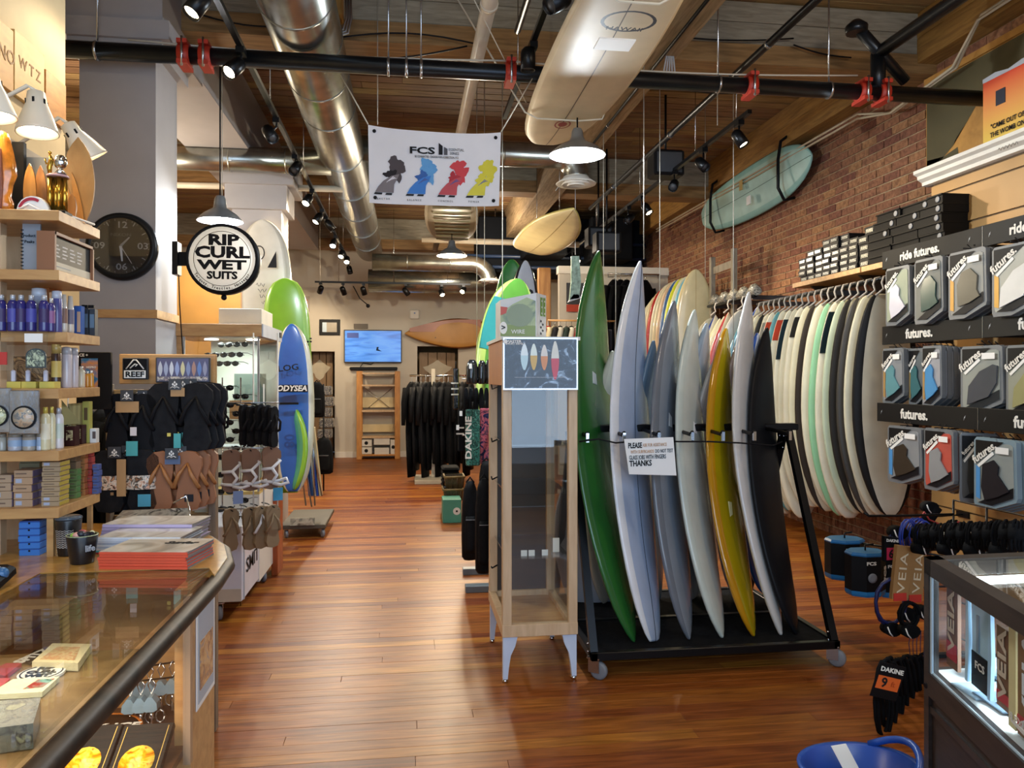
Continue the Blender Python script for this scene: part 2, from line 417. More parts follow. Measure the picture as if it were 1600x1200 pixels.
# ---------------- surfboard builder ----------------
OUT = {
 'short': [(0, .22), (.02, .36), (.1, .62), (.25, .86), (.42, 1), (.55, 1), (.7, .86), (.82, .64), (.92, .34), (.97, .16), (1, .01)],
 'round': [(0, .02), (.03, .26), (.1, .56), (.25, .86), (.42, 1), (.55, 1), (.7, .88), (.82, .68), (.92, .38), (.97, .19), (1, .01)],
 'gun': [(0, .02), (.03, .18), (.1, .42), (.25, .74), (.45, 1), (.6, .97), (.75, .74), (.86, .5), (.94, .25), (.98, .1), (1, .01)],
 'long': [(0, .28), (.02, .42), (.1, .72), (.25, .92), (.45, 1), (.65, .98), (.8, .88), (.9, .68), (.96, .44), (.99, .22), (1, .05)],
 'soft': [(0, .4), (.02, .55), (.1, .76), (.25, .92), (.45, 1), (.65, .98), (.82, .93), (.91, .8), (.96, .62), (.985, .43), (1, .1)],
 'squash': [(0, .4), (.015, .52), (.08, .7), (.2, .87), (.4, 1), (.6, 1), (.78, .84), (.9, .6), (.97, .36), (1, .14)],
 'fish': [(0, .5), (.02, .62), (.1, .8), (.25, .95), (.42, 1), (.55, 1), (.7, .9), (.82, .7), (.92, .4), (.97, .2), (1, .01)],
}
def wu(k, u):
    P = OUT[k]
    for i in range(len(P)-1):
        if P[i][0] <= u <= P[i+1][0]:
            a, b = P[i], P[i+1]; t = (u-a[0])/(b[0]-a[0])
            p0 = P[max(i-1, 0)]; p3 = P[min(i+2, len(P)-1)]; h = b[0]-a[0]
            m0 = (b[1]-p0[1])/max(b[0]-p0[0], 1e-6)*h; m1 = (p3[1]-a[1])/max(p3[0]-a[0], 1e-6)*h
            if i == len(P)-2 and k != 'gun': m1 = (b[1]-a[1])*1.4
            return max(.004, (2*t**3-3*t*t+1)*a[1]+(t**3-2*t*t+t)*m0+(-2*t**3+3*t*t)*b[1]+(t**3-t*t)*m1)
    return .01
CR = [(-1, .0), (-.94, .42), (-.75, .75), (-.4, .95), (0, 1), (.4, .95), (.75, .75), (.94, .42), (1, 0), (.9, -.5), (.6, -.8), (0, -.9), (-.6, -.8), (-.9, -.5)]
def board_rings(kind, L, W, Tk, roc, n=22):
    rings = []
    for i in range(n+1):
        u = i/n; u = .5-.5*math.cos(math.pi*u)*(1 if True else 1)
        w = wu(kind, u)*W/2; th = Tk/2*min(1, .25+2.2*math.sqrt(max(0, min(u, 1-u))))
        y = roc*((2*u-1)**2-1)
        rings.append([(cx*w, y+cy*th, u*L) for cx, cy in CR])
    return rings
# local: z from tail (0) to nose (L); deck faces +y, hull faces -y
def make_board(name, label, P0, P1, hull, kind='short', W=.5, Tk=.062, roc=.07, deck='#f2efe6', hullc=None, rail=None,
               stringer=None, group=None, fins=0, pad=None, padu=(.04, .2), stripe=None, flip=False, cat='surfboard', gloss=.25, stickers=(), swallow=False, texts=()):
    """P0 tail, P1 nose in world; hull = direction the bottom faces"""
    P0, P1, hl = Vector(P0), Vector(P1), Vector(hull)
    z = (P1-P0).normalized(); L = (P1-P0).length; y = -(hl-z*hl.dot(z)).normalized(); x = y.cross(z)
    M = Matrix(((x.x, y.x, z.x, P0.x), (x.y, y.y, z.y, P0.y), (x.z, y.z, z.z, P0.z), (0, 0, 0, 1)))
    t = thing(name, label, cat, M=M, group=group)
    r = board_rings(kind, L, W, Tk, roc); b = B(); n = len(CR)
    b.loft(r, 0, True, True)
    ct_ = .3 if gloss < .35 else 0
    # slots: 0 deck, 1 hull, 2 rail
    mi = []
    for i in range(len(r)-1):
        for j in range(n): mi.append(0 if 2 <= j <= 5 else (2 if j in (0, 1, 6, 7, 8, 13) else 1))
    b.m[:len(mi)] = mi
    dm = col(deck, gloss, 0, ct_); hm = col(hullc or deck, gloss, 0, ct_); rm = col(rail or hullc or deck, gloss, 0, ct_)
    part('blank', b, [dm, hm, rm], t, local=True)
    if stringer:
        s = B(); sr = board_rings(kind, L, W, Tk, roc)
        for sg, k in ((1, 4), (-1, 11)):
            pts = [[(-.003, q[k][1]+sg*.0012, q[k][2]), (.003, q[k][1]+sg*.0012, q[k][2])] for q in sr]
            s.loft(pts, 0, False, False, close=False)
        part('stringer', s, col(stringer, .4), t, local=True)
    if pad or stripe:
        for (nm, c, u0, u1, kk) in ([('traction_pad', pad, padu[0], padu[1], .99)] if pad else [])+([('stripe', stripe[0], stripe[1], stripe[2], .96)] if stripe else []):
            s = B(); rr = []
            for i in range(7):
                u = u0+(u1-u0)*i/6; w = wu(kind, u)*W/2*kk; y_ = roc*((2*u-1)**2-1); th = Tk/2*min(1, .25+2.2*math.sqrt(max(0, min(u, 1-u))))
                rr.append([(-w, y_+th*.72, u*L), (-w*.5, y_+th*.98+.004, u*L), (0, y_+th+.006, u*L), (w*.5, y_+th*.98+.004, u*L), (w, y_+th*.72, u*L), (w, y_+th*.2, u*L), (-w, y_+th*.2, u*L)])
            s.loft(rr, 0, True, False); part(nm, s, col(c, .8), t, local=True)
    for i in range(fins):
        fx = (i-(fins-1)/2)*W*.26; fu = .09 if i != 1 or fins == 1 else .05; y_ = roc*((2*fu-1)**2-1)-Tk*.3
        f = B(); f.prism([(0, -.05), (0, .06), (.055, -.01), (.085, -.045), (.1, -.075), (.06, -.065)], .006)
        part('fin', f, BLACK, t, local=True).matrix_basis = Matrix.Translation((fx, y_, fu*L)) @ Matrix.Rotation(-math.pi/2, 4, 'Z')
    for (u, xx, w, h, c, side) in stickers:
        y_ = roc*((2*u-1)**2-1); th = Tk/2*.97
        s = B(); s.box(xx-w/2, xx+w/2, y_+side*(th-.006), y_+side*(th+.002), u*L-h/2, u*L+h/2); part('price_sticker', s, col(c, .6), t, local=True)
    for (s_, u, xx, h, c, side, rot, bold) in texts:
        y_ = roc*((2*u-1)**2-1); th = Tk/2*.97+.003
        F = M @ Matrix.Translation((xx, y_+side*th, u*L)) @ (Matrix.Rotation(math.pi, 4, 'Z') if side > 0 else IDN) @ Matrix.Rotation(rot, 4, 'Y')
        text(s_, F, h, col(c, .5), t, bold=bold)
    t['L'] = L
    return t
# ---------------- ducts ----------------
DUCT = mat('galvanised_steel', '#a9aaa2', .27, .92, .12, 9)
def duct(name, label, pts, r, seams, group='galvanised ducts', n=28):
    t = thing(name, label, 'duct', loc=pts[0], group=group)
    part('pipe', B().tube(pts, r, n), DUCT, t)
    for p, d in seams:
        p = Vector(p); d = Vector(d).normalized()
        part('seam_ring', B().tube([p-d*.009, p+d*.009], r*1.022, n), DUCT, t)
    return t
dX, dZ = -.665, CH+2.3
duct('spiral_duct', 'large spiral steel duct running down the aisle ceiling', [(dX, .4, dZ), (dX, 13.9, dZ)], .232,
     [((dX, y_, dZ), (0, 1, 0)) for y_ in (1.2, 2.4, 3.6, 4.7, 5.3, 5.9, 6.6, 7.9, 9.2, 10.4, 11.6, 12.8)])
def elbow(p, d0, d1, r, k=6):
    """quarter bend from p, heading d0 turning to d1, radius r"""
    p, d0, d1 = Vector(p), Vector(d0), Vector(d1); c = p+d1*r
    return [c-d1*r*math.cos(a)+d0*r*math.sin(a) for a in [math.pi/2*i/k for i in range(k+1)]]
za = at(400, 250, 8.0).z
duct('branch_duct', 'thin steel branch duct left of the main duct, running behind the column', [(-3.2, 8.0, za), (dX-.1, 8.0, za)], .125, [((x, 8, za), (1, 0, 0)) for x in (-1.75, -1.2)])
zb = at(820, 242, 8.0).z; xd = at(900, 280, 8.0).x; zd = at(900, 287, 8.0).z
pp = [(dX+.1, 8.0, zb)]+elbow((xd-.2, 8.0, zb), (1, 0, 0), (0, 0, -1), .2)+[(xd, 8, zd+.03)]
t = duct('branch_duct', 'steel branch duct behind the banner, turning down to a round diffuser', pp, .13, [((1.0, 8, zb), (1, 0, 0))])
def diffuser(t, x, y, z, r, m=None):
    for i, k in enumerate((1, .72, .45)):
        part('diffuser_cone', B().lathe([(r*k*.62, .07), (r*k*.66, .05), (r*k, -.0-.012*i), (r*k*.985, -.008-.012*i), (r*k*.6, .045)], (x, y, z), 24, cap=False), m or WHITE, t)
diffuser(t, xd, 8, zd, .215)
p1 = at(606, 410, 12.8); p2 = at(742, 416, 12.8); p3 = at(765, 440, 12.8)
zc = p1.z
t = duct('branch_duct', 'far steel branch duct with an elbow and white diffuser above the wetsuits', [(dX+.1, 12.8, zc)]+elbow((p3.x-.3, 12.8, zc), (1, 0, 0), (0, 0, -1), .3)+[(p3.x, 12.8, p3.z+.05)], .14, [((x, 12.8, zc), (1, 0, 0)) for x in (.0, .7)])
diffuser(t, p3.x, 12.8, p3.z, .2)
zc = at(660, 440, 13.6).z
duct('branch_duct', 'lowest short steel duct near the back wall', [(dX, 13.6, zc), (2.0, 13.6, zc)], .2, [((.3, 13.6, zc), (1, 0, 0)), ((.9, 13.6, zc), (1, 0, 0))])
# ---------------- pipes ----------------
PIPE = mat('black_steel_pipe', '#24272b', .32, .7, .1)
zp = CH+2.0
t = thing('sprinkler_pipe', 'thick black sprinkler main crossing the ceiling with red couplings', 'pipe', (-2.6, 5.0, zp))
part('pipe', B().tube([(-2.6, 5.0, zp), (4.12, 5.0, zp)], .054, 18), PIPE, t)
for px in (289, 322, 797, 1172, 1347, 1378):
    x = rat(px)*5.0
    b = B().tube([(x-.035, 5, zp), (x+.035, 5, zp)], .066, 16); b.box(x-.03, x+.03, 4.92, 5.08, zp+.05, zp+.075); b.box(x-.03, x+.03, 4.92, 5.08, zp-.075, zp-.05)
    part('coupling', b, RED, t)
    part('bolt', B().tube([(x, 4.925, zp-.09), (x, 4.925, zp+.09)], .008, 6), STEEL, t)
for px in (152, 607, 635, 658, 1122, 1295):
    x = rat(px)*5.0
    part('strap', B().tube([(x-.008, 5, zp), (x+.008, 5, zp)], .06, 16), STEEL, t)
    part('hanger_rod', B().tube([(x, 5, zp+.05), (x, 5, 4.45)], .006, 6), STEEL, t)
for (nm, lb, X_, H_, ya, yb, r, m, ys) in (
    ('drain_pipe', 'white plastic pipe hung lengthwise above the banner', .49, 2.25, 1.0, 13.5, .048, PVC, (2.5, 4.6, 7.2, 9.5)),
    ('sprinkler_branch', 'thin black pipe lengthwise left of the overhead longboard', .72, 2.28, 1.0, 5.0, .022, PIPE, (2.6, 3.9)),
    ('conduit_pipe', 'black steel pipe running lengthwise above the right-hand track light', 2.47, 2.3, 1.0, 10.2, .028, PIPE, (3.5, 5.0, 7.0, 9.0)),
    ('power_cable', 'thick black cable under the long ceiling girder', 1.86, 2.36, 1.0, 9.5, .013, BLACK, (4, 7)),
    ('wall_pipe', 'black pipe high beside the brick wall meeting the red couplings', 3.28, 2.28, 1.5, 5.0, .045, PIPE, (3,))):
    t = thing(nm, lb, 'pipe', (X_, ya, CH+H_), group='ceiling pipes')
    part('pipe', B().tube([(X_, ya, CH+H_), (X_, yb, CH+H_)], r, 12), m, t)
    for y_ in ys:
        part('pipe_clamp', B().tube([(X_, y_-.012, CH+H_), (X_, y_+.012, CH+H_)], r*1.18, 12), STEEL if m is not PVC else PVC, t)
b = B().tube([(3.28, 5.0, CH+2.28), (3.28, 5.0, zp)], .05, 12).tube([(3.1, 4.95, CH+2.42), (3.5, 5.02, CH+2.1)], .04, 10).lathe([(.07, 0), (.075, .05), (.03, .09)], (3.08, 4.94, CH+2.38), 12)
single('valve_fitting', b, PIPE, 'black valve and elbow fitting on the sprinkler main by the brick', 'fitting')
zq = at(400, 294, 8.6).z
t = thing('drain_pipe', 'pale pipe crossing below the left branch duct', 'pipe', (-3.2, 8.6, zq), group='ceiling pipes')
part('pipe', B().tube([(-3.2, 8.6, zq), (-.7, 8.6, zq+.02)], .035, 10), PVC, t)
zq = at(730, 376, 10.6).z
t = thing('drain_pipe', 'pale pipe crossing behind the hanging bamboo board', 'pipe', (.2, 10.6, zq), group='ceiling pipes')
part('pipe', B().tube([(.2, 10.6, zq), (2.4, 10.6, zq-.02)], .04, 10), PVC, t)
# conduits following the top of the brick wall
for k in range(2):
    pts = [(4.0-.03*k, 1.5, CH+2.6-.04*k), (4.0-.03*k, 4.9, CH+2.55-.04*k), (4.0-.03*k, 5.15, CH+2.28), (4.0-.02*k, 5.9, CH+2.2), (4.0, 6.4, CH+2.36-.04*k), (4.0, 12, CH+2.4-.04*k)]
    single('wall_conduit', B().tube(pts, .011, 8), col('#b8aa90', .5), ('upper' if k == 0 else 'lower')+' pale conduit snaking along the top of the brick wall', 'conduit', 'wall conduits')
# loose wires over the beam
for i, (px0, py0, px1, py1, sag, Y_) in enumerate(((290, 15, 470, 40, .05, 5.55), (520, 60, 750, 70, -.06, 5.55), (560, 95, 730, 72, .02, 5.3), (1010, 130, 1200, 143, .04, 5.7), (1060, 58, 1240, 60, .02, 5.55), (1240, 70, 1330, 90, .02, 5.55), (200, 62, 800, 95, .03, 5.0), (800, 96, 1340, 118, .03, 5.0))):
    A, C = at(px0, py0, Y_), at(px1, py1, Y_)
    pts = [A.lerp(C, k/8)-Vector((0, 0, sag*math.sin(math.pi*k/8))) for k in range(9)]
    single('loose_wire', B().tube(pts, .006, 6), BLACK if i < 6 else col('#c8c0b0', .5), ['loose black wire strung on the left of the beam', 'black wire sagging across the whitewashed beam', 'short black wire sloping behind the sprinkler main', 'black wire below the beam near the brick side', 'black wire on the dark right end of the beam', 'short wire looping beside the right-hand rod', 'white cable lying along the left half of the sprinkler main', 'white cable lying along the right half of the sprinkler main'][i], 'wire', 'loose ceiling wires')
for k in range(5):
    A = at(1043+k*2, 78, 5.5)
    pts = [A+Vector((-.03*s+.012*k*s, 0, -.17*s)) for s in (0, .3, .6, .9, 1.1)]
    single('cable_loop', B().tube(pts, .006, 6), LGREY, '%s grey cable end from the left in the bundle below the beam' % ORD[k], 'wire', 'bundle of cable ends')
t = thing('conduit_bundle', 'bent steel conduits curling down from a wooden box by the main duct', 'conduit', at(520, 50, 5.4))
for k in range(3):
    A = at(540+k*4, -5, 5.4)
    pts = [A, at(541+k*4, 30, 5.4), at(536+k*4, 46+k*3, 5.4), at(520, 53+k*3, 5.4), at(505, 54+k*3, 5.4)]
    part('conduit', B().tube(pts, .008, 8), STEEL, t)
A, C = at(516, -8, 5.6), at(537, 38, 5.6)
single('wooden_junction_box', B().bbox(A.x, C.x, 5.45, 5.62, C.z, A.z+.1, .01), OCHRE, 'small wooden box beside the main duct on the beam', 'box')
# ---------------- track lights ----------------
def head(t, pos, aim, lit, cool=False, r=.048, ln=.15):
    pos = Vector(pos); d = (Vector(aim)-pos).normalized(); q = d.to_track_quat('Z', 'Y').to_matrix().to_4x4(); M = Matrix.Translation(pos) @ q
    h = thing0('lamp_head', t)
    b = B().lathe([(.004, -ln*.5), (r*.55, -ln*.48), (r*.88, -ln*.36), (r, -ln*.2), (r, ln*.5), (r*.9, ln*.5), (r*.86, ln*.36)], n=16, M=M, cap=True)
    o = part('lamp_head', b, BLKM, t)
    s = B().lathe([(r*.82, ln*.37), (r*.82, ln*.4), (.002, ln*.44)], n=14, M=M)
    part('bulb', s, (BULBC if cool else BULBW) if lit else DGREY, o)
    return o
def thing0(n, t): return None
def track(name, label, p0, p1, heads, hangers=()):
    p0, p1 = Vector(p0), Vector(p1); t = thing(name, label, 'track light', loc=p0, group='track lights')
    d = (p1-p0).normalized(); s = d.cross(Vector((0, 0, 1))).normalized()*.017; u = Vector((0, 0, .016))
    part('rail', B().loft([[p+s+u, p-s+u, p-s-u, p+s-u] for p in (p0, p1)]), BLKM, t)
    for (px, py, Y_, lit, aim, cool) in heads:
        pos = at(px, py, Y_); k = max(0, min(1, (pos-p0).dot(d)/(p1-p0).length)); top = p0.lerp(p1, k)
        o = head(t, pos, pos+Vector(aim), lit, cool)
        st = B().tube([top, (top.x, top.y, pos.z+.05), pos], .008, 6); st.box(top.x-.025, top.x+.025, top.y-.045, top.y+.045, top.z-.05, top.z-.012)
        part('stem', st, BLKM, o)
        if lit:
            a = Vector(aim).normalized()
            lamp('spot', 'SPOT', pos+a*.1, 28 if pos.y < 5.6 and pos.x < 0 else 95 if not cool else 80, (1, .8, .55) if not cool else (.85, .93, 1), .04, pos+a, spot=100)
    for k in hangers:
        q = p0.lerp(p1, k)
        part('hanger_wire', B().tube([q, (q.x, q.y, 4.45)], .004, 5), STEEL, t)
    return t
zt = CH+2.03; xt = -.502*.99*2.03
def YL(py, H=1.93): return 1200*H/(590-py)/CS + .0
hs = []
for (px, py, lit, aim, cool) in ((310, 6, 1, (-.45, -.35, -.9), 0), (367, 105, 1, (-.4, -.55, -.7), 0), (421, 208, 0, (.3, -.3, -.5), 0), (463, 262, 0, (-.2, -.5, -.5), 0), (481, 312, 1, (-.3, -.6, -.8), 0),
    (497, 341, 1, (-.5, -.5, -.9), 0), (515, 352, 0, (.4, 0, -.5), 0), (521, 380, 1, (-.1, -.7, -.8), 1), (534, 397, 1, (-.2, -.7, -.8), 0), (542, 406, 1, (0, -.8, -.8), 0), (546, 421, 0, (.2, -.2, -.8), 0)):
    hs.append((px, py, YL(py, 1.92)+.1, lit, aim, cool))
track('track_light', 'long black track left of the main duct with many lit spots', (xt, 2.6, zt), (xt, 13.6, zt), hs, (.12, .3, .47, .7, .9))
zt = CH+2.1; xt = 1.289*.99*2.1
hs = []
for (px, py, lit, aim, cool) in ((1155, 216, 1, (.42, -.3, -.8), 0), (1096, 256, 0, (.2, -.5, -.5), 0), (1053, 289, 0, (-.3, -.5, -.4), 0), (1010, 326, 1, (.35, -.45, -.8), 0), (984, 341, 0, (-.4, -.3, -.4), 0), (955, 356, 0, (-.3, -.3, -.4), 0),
    (903, 404, 1, (-.2, -.7, -.8), 0), (886, 417, 0, (-.1, -.2, -.8), 0), (873, 423, 0, (-.3, -.2, -.6), 0)):
    d = 1200*1.95/(590-py); Y_ = d/(rat(px)*SN+CS); hs.append((px, py, Y_, lit, aim, cool))
track('track_light', 'black track on the right side sloping past the brick wall', (xt, 5.75, zt), (xt, 14.0, zt), hs, (.03, .14, .35, .6))
zb_ = at(590, 442, 13.4).z
hs = [(px, py, 13.4, lit, aim, cool) for (px, py, lit, aim, cool) in ((501, 452, 1, (-.3, .7, -.6), 0), (536, 454, 0, (.2, .4, -.6), 0), (568, 454, 0, (.2, .3, -.7), 0), (634, 455, 0, (.5, -.2, -.7), 0), (690, 457, 1, (.2, -.6, -.7), 0), (724, 453, 1, (-.3, -.6, -.5), 0))]
track('track_light', 'short black track crossing in front of the back wall', (at(492, 441, 13.4).x, 13.4, zb_), (at(735, 443, 13.4).x, 13.4, zb_), hs, (.15, .5, .85))
zt = CH+2.15; xt = .375*.99*2.15
track('track_light', 'black track beside the overhead longboard with two unlit heads', (xt, 2.4, zt), (xt, 6.3, zt), [(825, 92, 4.85, 0, (0, 0, -1), 0), (873, 2, 3.95, 0, (-.7, -.3, -.5), 0)], (.3, .8))
# ---------------- pendants ----------------
def pendant(label, px, py, Y_, r, cool, e, cord=True):
    p = at(px, py, Y_); t = thing('pendant_lamp', label, 'pendant lamp', loc=(p.x, p.y, p.z), group='metal pendant lamps')
    sh = part('lamp_shade', B().lathe([(r, 0), (r*.97, .012), (r*.72, .055), (r*.3, .1), (.045, .13), (.04, .17), (.03, .19)], p, 28, cap=False), mat('shade_enamel', '#6f7377', .35, .3) if not cool else mat('shade_steel', '#8e9396', .3, .6), t)
    part('shade_lining', B().lathe([(r*.985, .001), (r*.955, .012), (r*.70, .05), (r*.28, .094), (.003, .1)], p, 28, cap=False), mat('shade_white', '#f4f4ee', .4, noise=0), t)
    part('bulb', B().ball((p.x, p.y, p.z+.03), .038, 14, 8), BULBC if cool else BULBW, t)
    part('cord', B().tube([(p.x, p.y, p.z+.18), (p.x, p.y, 4.45)], .006, 6), BLACK, t)
    lamp('pendant_light', 'POINT', (p.x, p.y, p.z-.05), e, (.82, .92, 1) if cool else (1, .84, .6), .05)
pendant('bright white pendant lamp under the overhead longboard', 902, 243, 5.35, .2, True, 150)
pendant('grey dome pendant lamp above the round sign', 344, 346, 6.0, .165, True, 60)
pendant('distant dome pendant lamp above the wetsuit rail', 706, 400, 9.4, .185, False, 170)
# ---------------- boards hung overhead ----------------
def xy(x, y, z): return Vector((x, y, z))
lbx = .592*.99*1.9; lbz = CH+1.9
t = make_board('longboard', 'large cream longboard hung overhead, hull down, seen above the pendant', (lbx+.0, 6.15, lbz), (lbx+.02, 3.05, lbz+.1), (0, 0, -1), 'long', .6, .075, .06, deck='#cdbb9a', hullc='#cdb995', rail='#d8c8a6', stringer='#4a3a2a', gloss=.5)
p = at(883, 170, 5.55)
bb = B()
for r0, r1 in ((.058, .048), (.032, .0)):
    n = 20; vs = [(lbx+r*math.cos(2*math.pi*k/n)*1.0, 5.45+r*math.sin(2*math.pi*k/n)*1.6, 0) for r in (r0, max(r1, .001)) for k in range(n)]
    bb.loft([[(x, y_, lbz-.071) for x, y_, _ in vs[:n]], [(x, y_, lbz-.071) for x, y_, _ in vs[n:]]], cap=False)
part('round_logo', bb, col('#8e2226'), t)
n = 24; bb = B(); vs = [[(lbx+r*1.25*math.cos(2*math.pi*k/n), 3.78+r*math.sin(2*math.pi*k/n), lbz-.094) for k in range(n)] for r in (.115, .1)]; bb.loft(vs, cap=False)
part('oval_logo', bb, col('#22222a'), t)
text('HAWAII', Matrix.Translation((lbx, 3.86, lbz-.096)) @ Matrix.Rotation(-math.pi/2, 4, 'X') @ Matrix.Rotation(math.pi, 4, 'Z') @ Matrix.Rotation(math.pi, 4, 'Y'), .04, col('#22222a'), t, .01)
b = B().box(lbx-.1, lbx+.1, 3.98, 4.12, lbz-.098, lbz-.09); part('price_sticker', b, PAPER, t)
b = B().tube([(lbx-.9, 5.35, 4.4), (lbx-.29, 5.35, lbz-.03), (lbx-.2, 5.36, lbz-.066), (lbx+.1, 5.36, lbz-.07), (lbx+.27, 5.36, lbz-.05), (lbx+.3, 5.36, lbz+.02), (lbx+.35, 5.4, 4.4)], .0065, 6)
single('sling_rope', b, col('#d8d0bc', .8), 'white rope sling holding the tail of the overhead longboard', 'rope')
b = B().tube([(lbx-.3, 3.6, 4.4), (lbx-.29, 3.6, lbz+.02), (lbx-.1, 3.6, lbz-.085), (lbx+.1, 3.6, lbz-.085), (lbx+.29, 3.6, lbz+.02), (lbx+.3, 3.6, 4.4)], .0065, 6)
single('sling_rope', b, col('#d8d0bc', .8), 'white rope sling near the nose of the overhead longboard', 'rope')
A, C = Vector((1.63, 10.35, CH+1.72)), Vector((1.70, 7.75, CH+1.74))
make_board('surfboard', 'pale yellow fish surfboard hung from the ceiling with a swallow tail', A, C, (-.25, 0, -1), 'fish', .62, .07, .05, deck='#c9b06a', hullc='#cbb98a', rail='#b9a860', stringer='#8a7040', gloss=.5)
for q in (A.lerp(C, .25), A.lerp(C, .75)):
    single('hanging_wire', B().tube([q+Vector((0, 0, .03)), (q.x, q.y, 4.45)], .004, 5), STEEL, 'thin wire holding the %s end of the yellow fish surfboard' % ('far' if q.y > 9 else 'near'), 'wire', 'ceiling wires over the yellow fish')
A = Vector((.6, 10.3, CH+1.84)); C = Vector((.42, 7.45, CH+1.84))
t = make_board('surfboard', 'old bamboo-wrapped board hung end-on behind the banner', A, C, (0, 0, -1), 'long', .6, .09, .05, deck='#8d8468', hullc='#86795a', rail='#b8ae94', gloss=.6)
for k in range(9):
    y_ = 7.9+k*.22; A = Vector((.60-.06*(10.3-y_), 0, CH+1.74))
    part('bamboo_strip', B().tube([(A.x-.2, y_, A.z), (A.x+.2, y_, A.z)], .012, 5), col(['#6e6244', '#a0926a'][k % 2]), t)
for s in (-.2, .2): single('hanging_wire', B().tube([(A.x+s, 9.2, A.z+.08), (A.x+s, 9.2, 4.45)], .004, 5), STEEL, 'thin wire holding the %s rail of the bamboo board' % ('left' if s < 0 else 'right'), 'wire', 'ceiling wires over the bamboo board')
# longboard strapped to the brick wall
zb0 = at(1185, 298, 8.6).z+.02
t = make_board('longboard', 'pale teal longboard strapped flat to the brick wall', (4.02, 10.1, zb0-.05), (4.02, 7.22, zb0+.0), (1, 0, .15), 'long', .6, .075, .05, deck='#a9cdc2', hullc='#a9cdc2', rail='#8fbdb4', stringer='#2c4a44', gloss=.4)
for y_ in (7.75, 9.6):
    part('strap', B().tube([(4.12, y_, zb0+.42), (3.96, y_, zb0+.3), (3.93, y_, zb0+.1), (3.93, y_, zb0-.2), (4.0, y_, zb0-.33), (4.12, y_, zb0-.3)], .017, 6), BLACK, t)
part('emblem', B().box(3.965, 3.972, 8.72, 8.80, zb0+.02, zb0+.14), col('#b59a5a'), t)
part('price_sticker', B().box(3.965, 3.972, 8.5, 8.6, zb0-.2, zb0-.1), PAPER, t)
# vertical wires in the room
for i, (px, y0, y1, Y_) in enumerate(((785, 185, 575, 6.2), (745, 380, 575, 7.4), (757, 385, 575, 7.5), (943, 340, 470, 7.2), (962, 380, 640, 7.4), (1006, 330, 405, 5.4), (1031, 20, 455, 6.4), (1121, 30, 196, 5.8), (1102, 150, 435, 7.8), (1146, 210, 560, 6.3), (347, 130, 330, 6.1), (590, 130, 195, 5.6), (500, 300, 440, 12))):
    A, C = at(px, y1, Y_), at(px, y0, Y_)
    single('hanging_wire', B().tube([A, (A.x, A.y, 4.45)], .0035, 5), col('#a8a294', .6), ['pale cord at the right edge of the banner', 'left one of the twin cords beside the far pendant', 'right one of the twin cords beside the far pendant', 'pale cord just right of the green surfboard tip', 'long pale cord between the green and white surfboard tips', 'pale cord above the tip of the white surfboard', 'tall pale cord ending over the red-railed longboards', 'cord holding the near end of the right-hand track', 'cord in front of the big cream longboard nose', 'cord passing the low hanging rail by the brick', 'pale cord over the round sign', 'cord above the left banner corner', 'thin cord over the back wall track'][i], 'cord', 'hanging cords')
# ---------------- fin banner ----------------
BY = 4.75
c0, c1, c2_, c3 = at(575, 194, BY), at(783, 206, BY), at(780, 321, BY), at(577, 316, BY)
bw = (c1-c0).length; bh = (c0-c3).length
t = thing('banner', 'white fin banner with four ink-splash fins slung under the ceiling', 'banner', loc=(c0+c1)/2)
def bp(u, v, off=0):
    p = c0.lerp(c1, u).lerp(c3.lerp(c2_, u), v); sag = 4*u*(1-u)
    return Vector((p.x, p.y-off+.02*math.sin(u*7+1.5)*.6, p.z-.028*sag*(1-v)-.012*sag*v))
N_ = 16
b = B(); f = [[bp(i/N_, j/6) for i in range(N_+1)] for j in range(7)]
bk = [[bp(i/N_, j/6, -.003) for i in range(N_+1)] for j in range(7)]
vs = [v for r in f for v in r]+[v for r in bk for v in r]; o_ = len(vs)//2; W_ = N_+1; fs = []
for j in range(6):
    for i in range(N_):
        a = j*W_+i; fs.append((a, a+1, a+W_+1, a+W_)); fs.append((o_+a, o_+a+W_, o_+a+W_+1, o_+a+1))
b.add(vs, fs, 0, True); part('cloth', b, mat('banner_cloth', '#e6e6ea', .7, noise=.02), t)
for u, v in ((.045, .07), (.96, .07), (.045, .93), (.955, .93)):
    p = bp(u, v, .004); part('grommet', B().lathe([(.011, 0), (.011, .004), (.005, .004)], n=12, M=Matrix.Translation(p) @ Matrix.Rotation(math.pi/2, 4, 'X')), BLACK, t)
def flat(pts, M=None):
    """thin print: list of points -> one n-gon with slight thickness"""
    b = B(); n = len(pts); b.add(pts, [tuple(range(n))]); return b
def bprint(name, pts, c, off=.004):
    b = B(); P = [bp(u, v, off) for u, v in pts]; cx = sum(P, Vector())/len(P)
    b.add([cx]+P, [(0, i+1, (i+1) % len(P)+1) for i in range(len(P))]); part(name, b, c if not isinstance(c, str) else col(c, .7), t)
def blobpts(u, v, ru, rv, n=26, k=.35, seed=1):
    r = random.Random(seed); ph = [r.uniform(0, 6.28) for _ in range(4)]
    return [(u+ru*math.cos(a)*(1+k*(math.sin(3*a+ph[0])*.5+math.sin(5*a+ph[1])*.35+math.sin(9*a+ph[2])*.25)), v+rv*math.sin(a)*(1+k*(math.sin(3*a+ph[0])*.5+math.sin(5*a+ph[1])*.35+math.sin(9*a+ph[2])*.25))) for a in [2*math.pi*i/n for i in range(n)]]
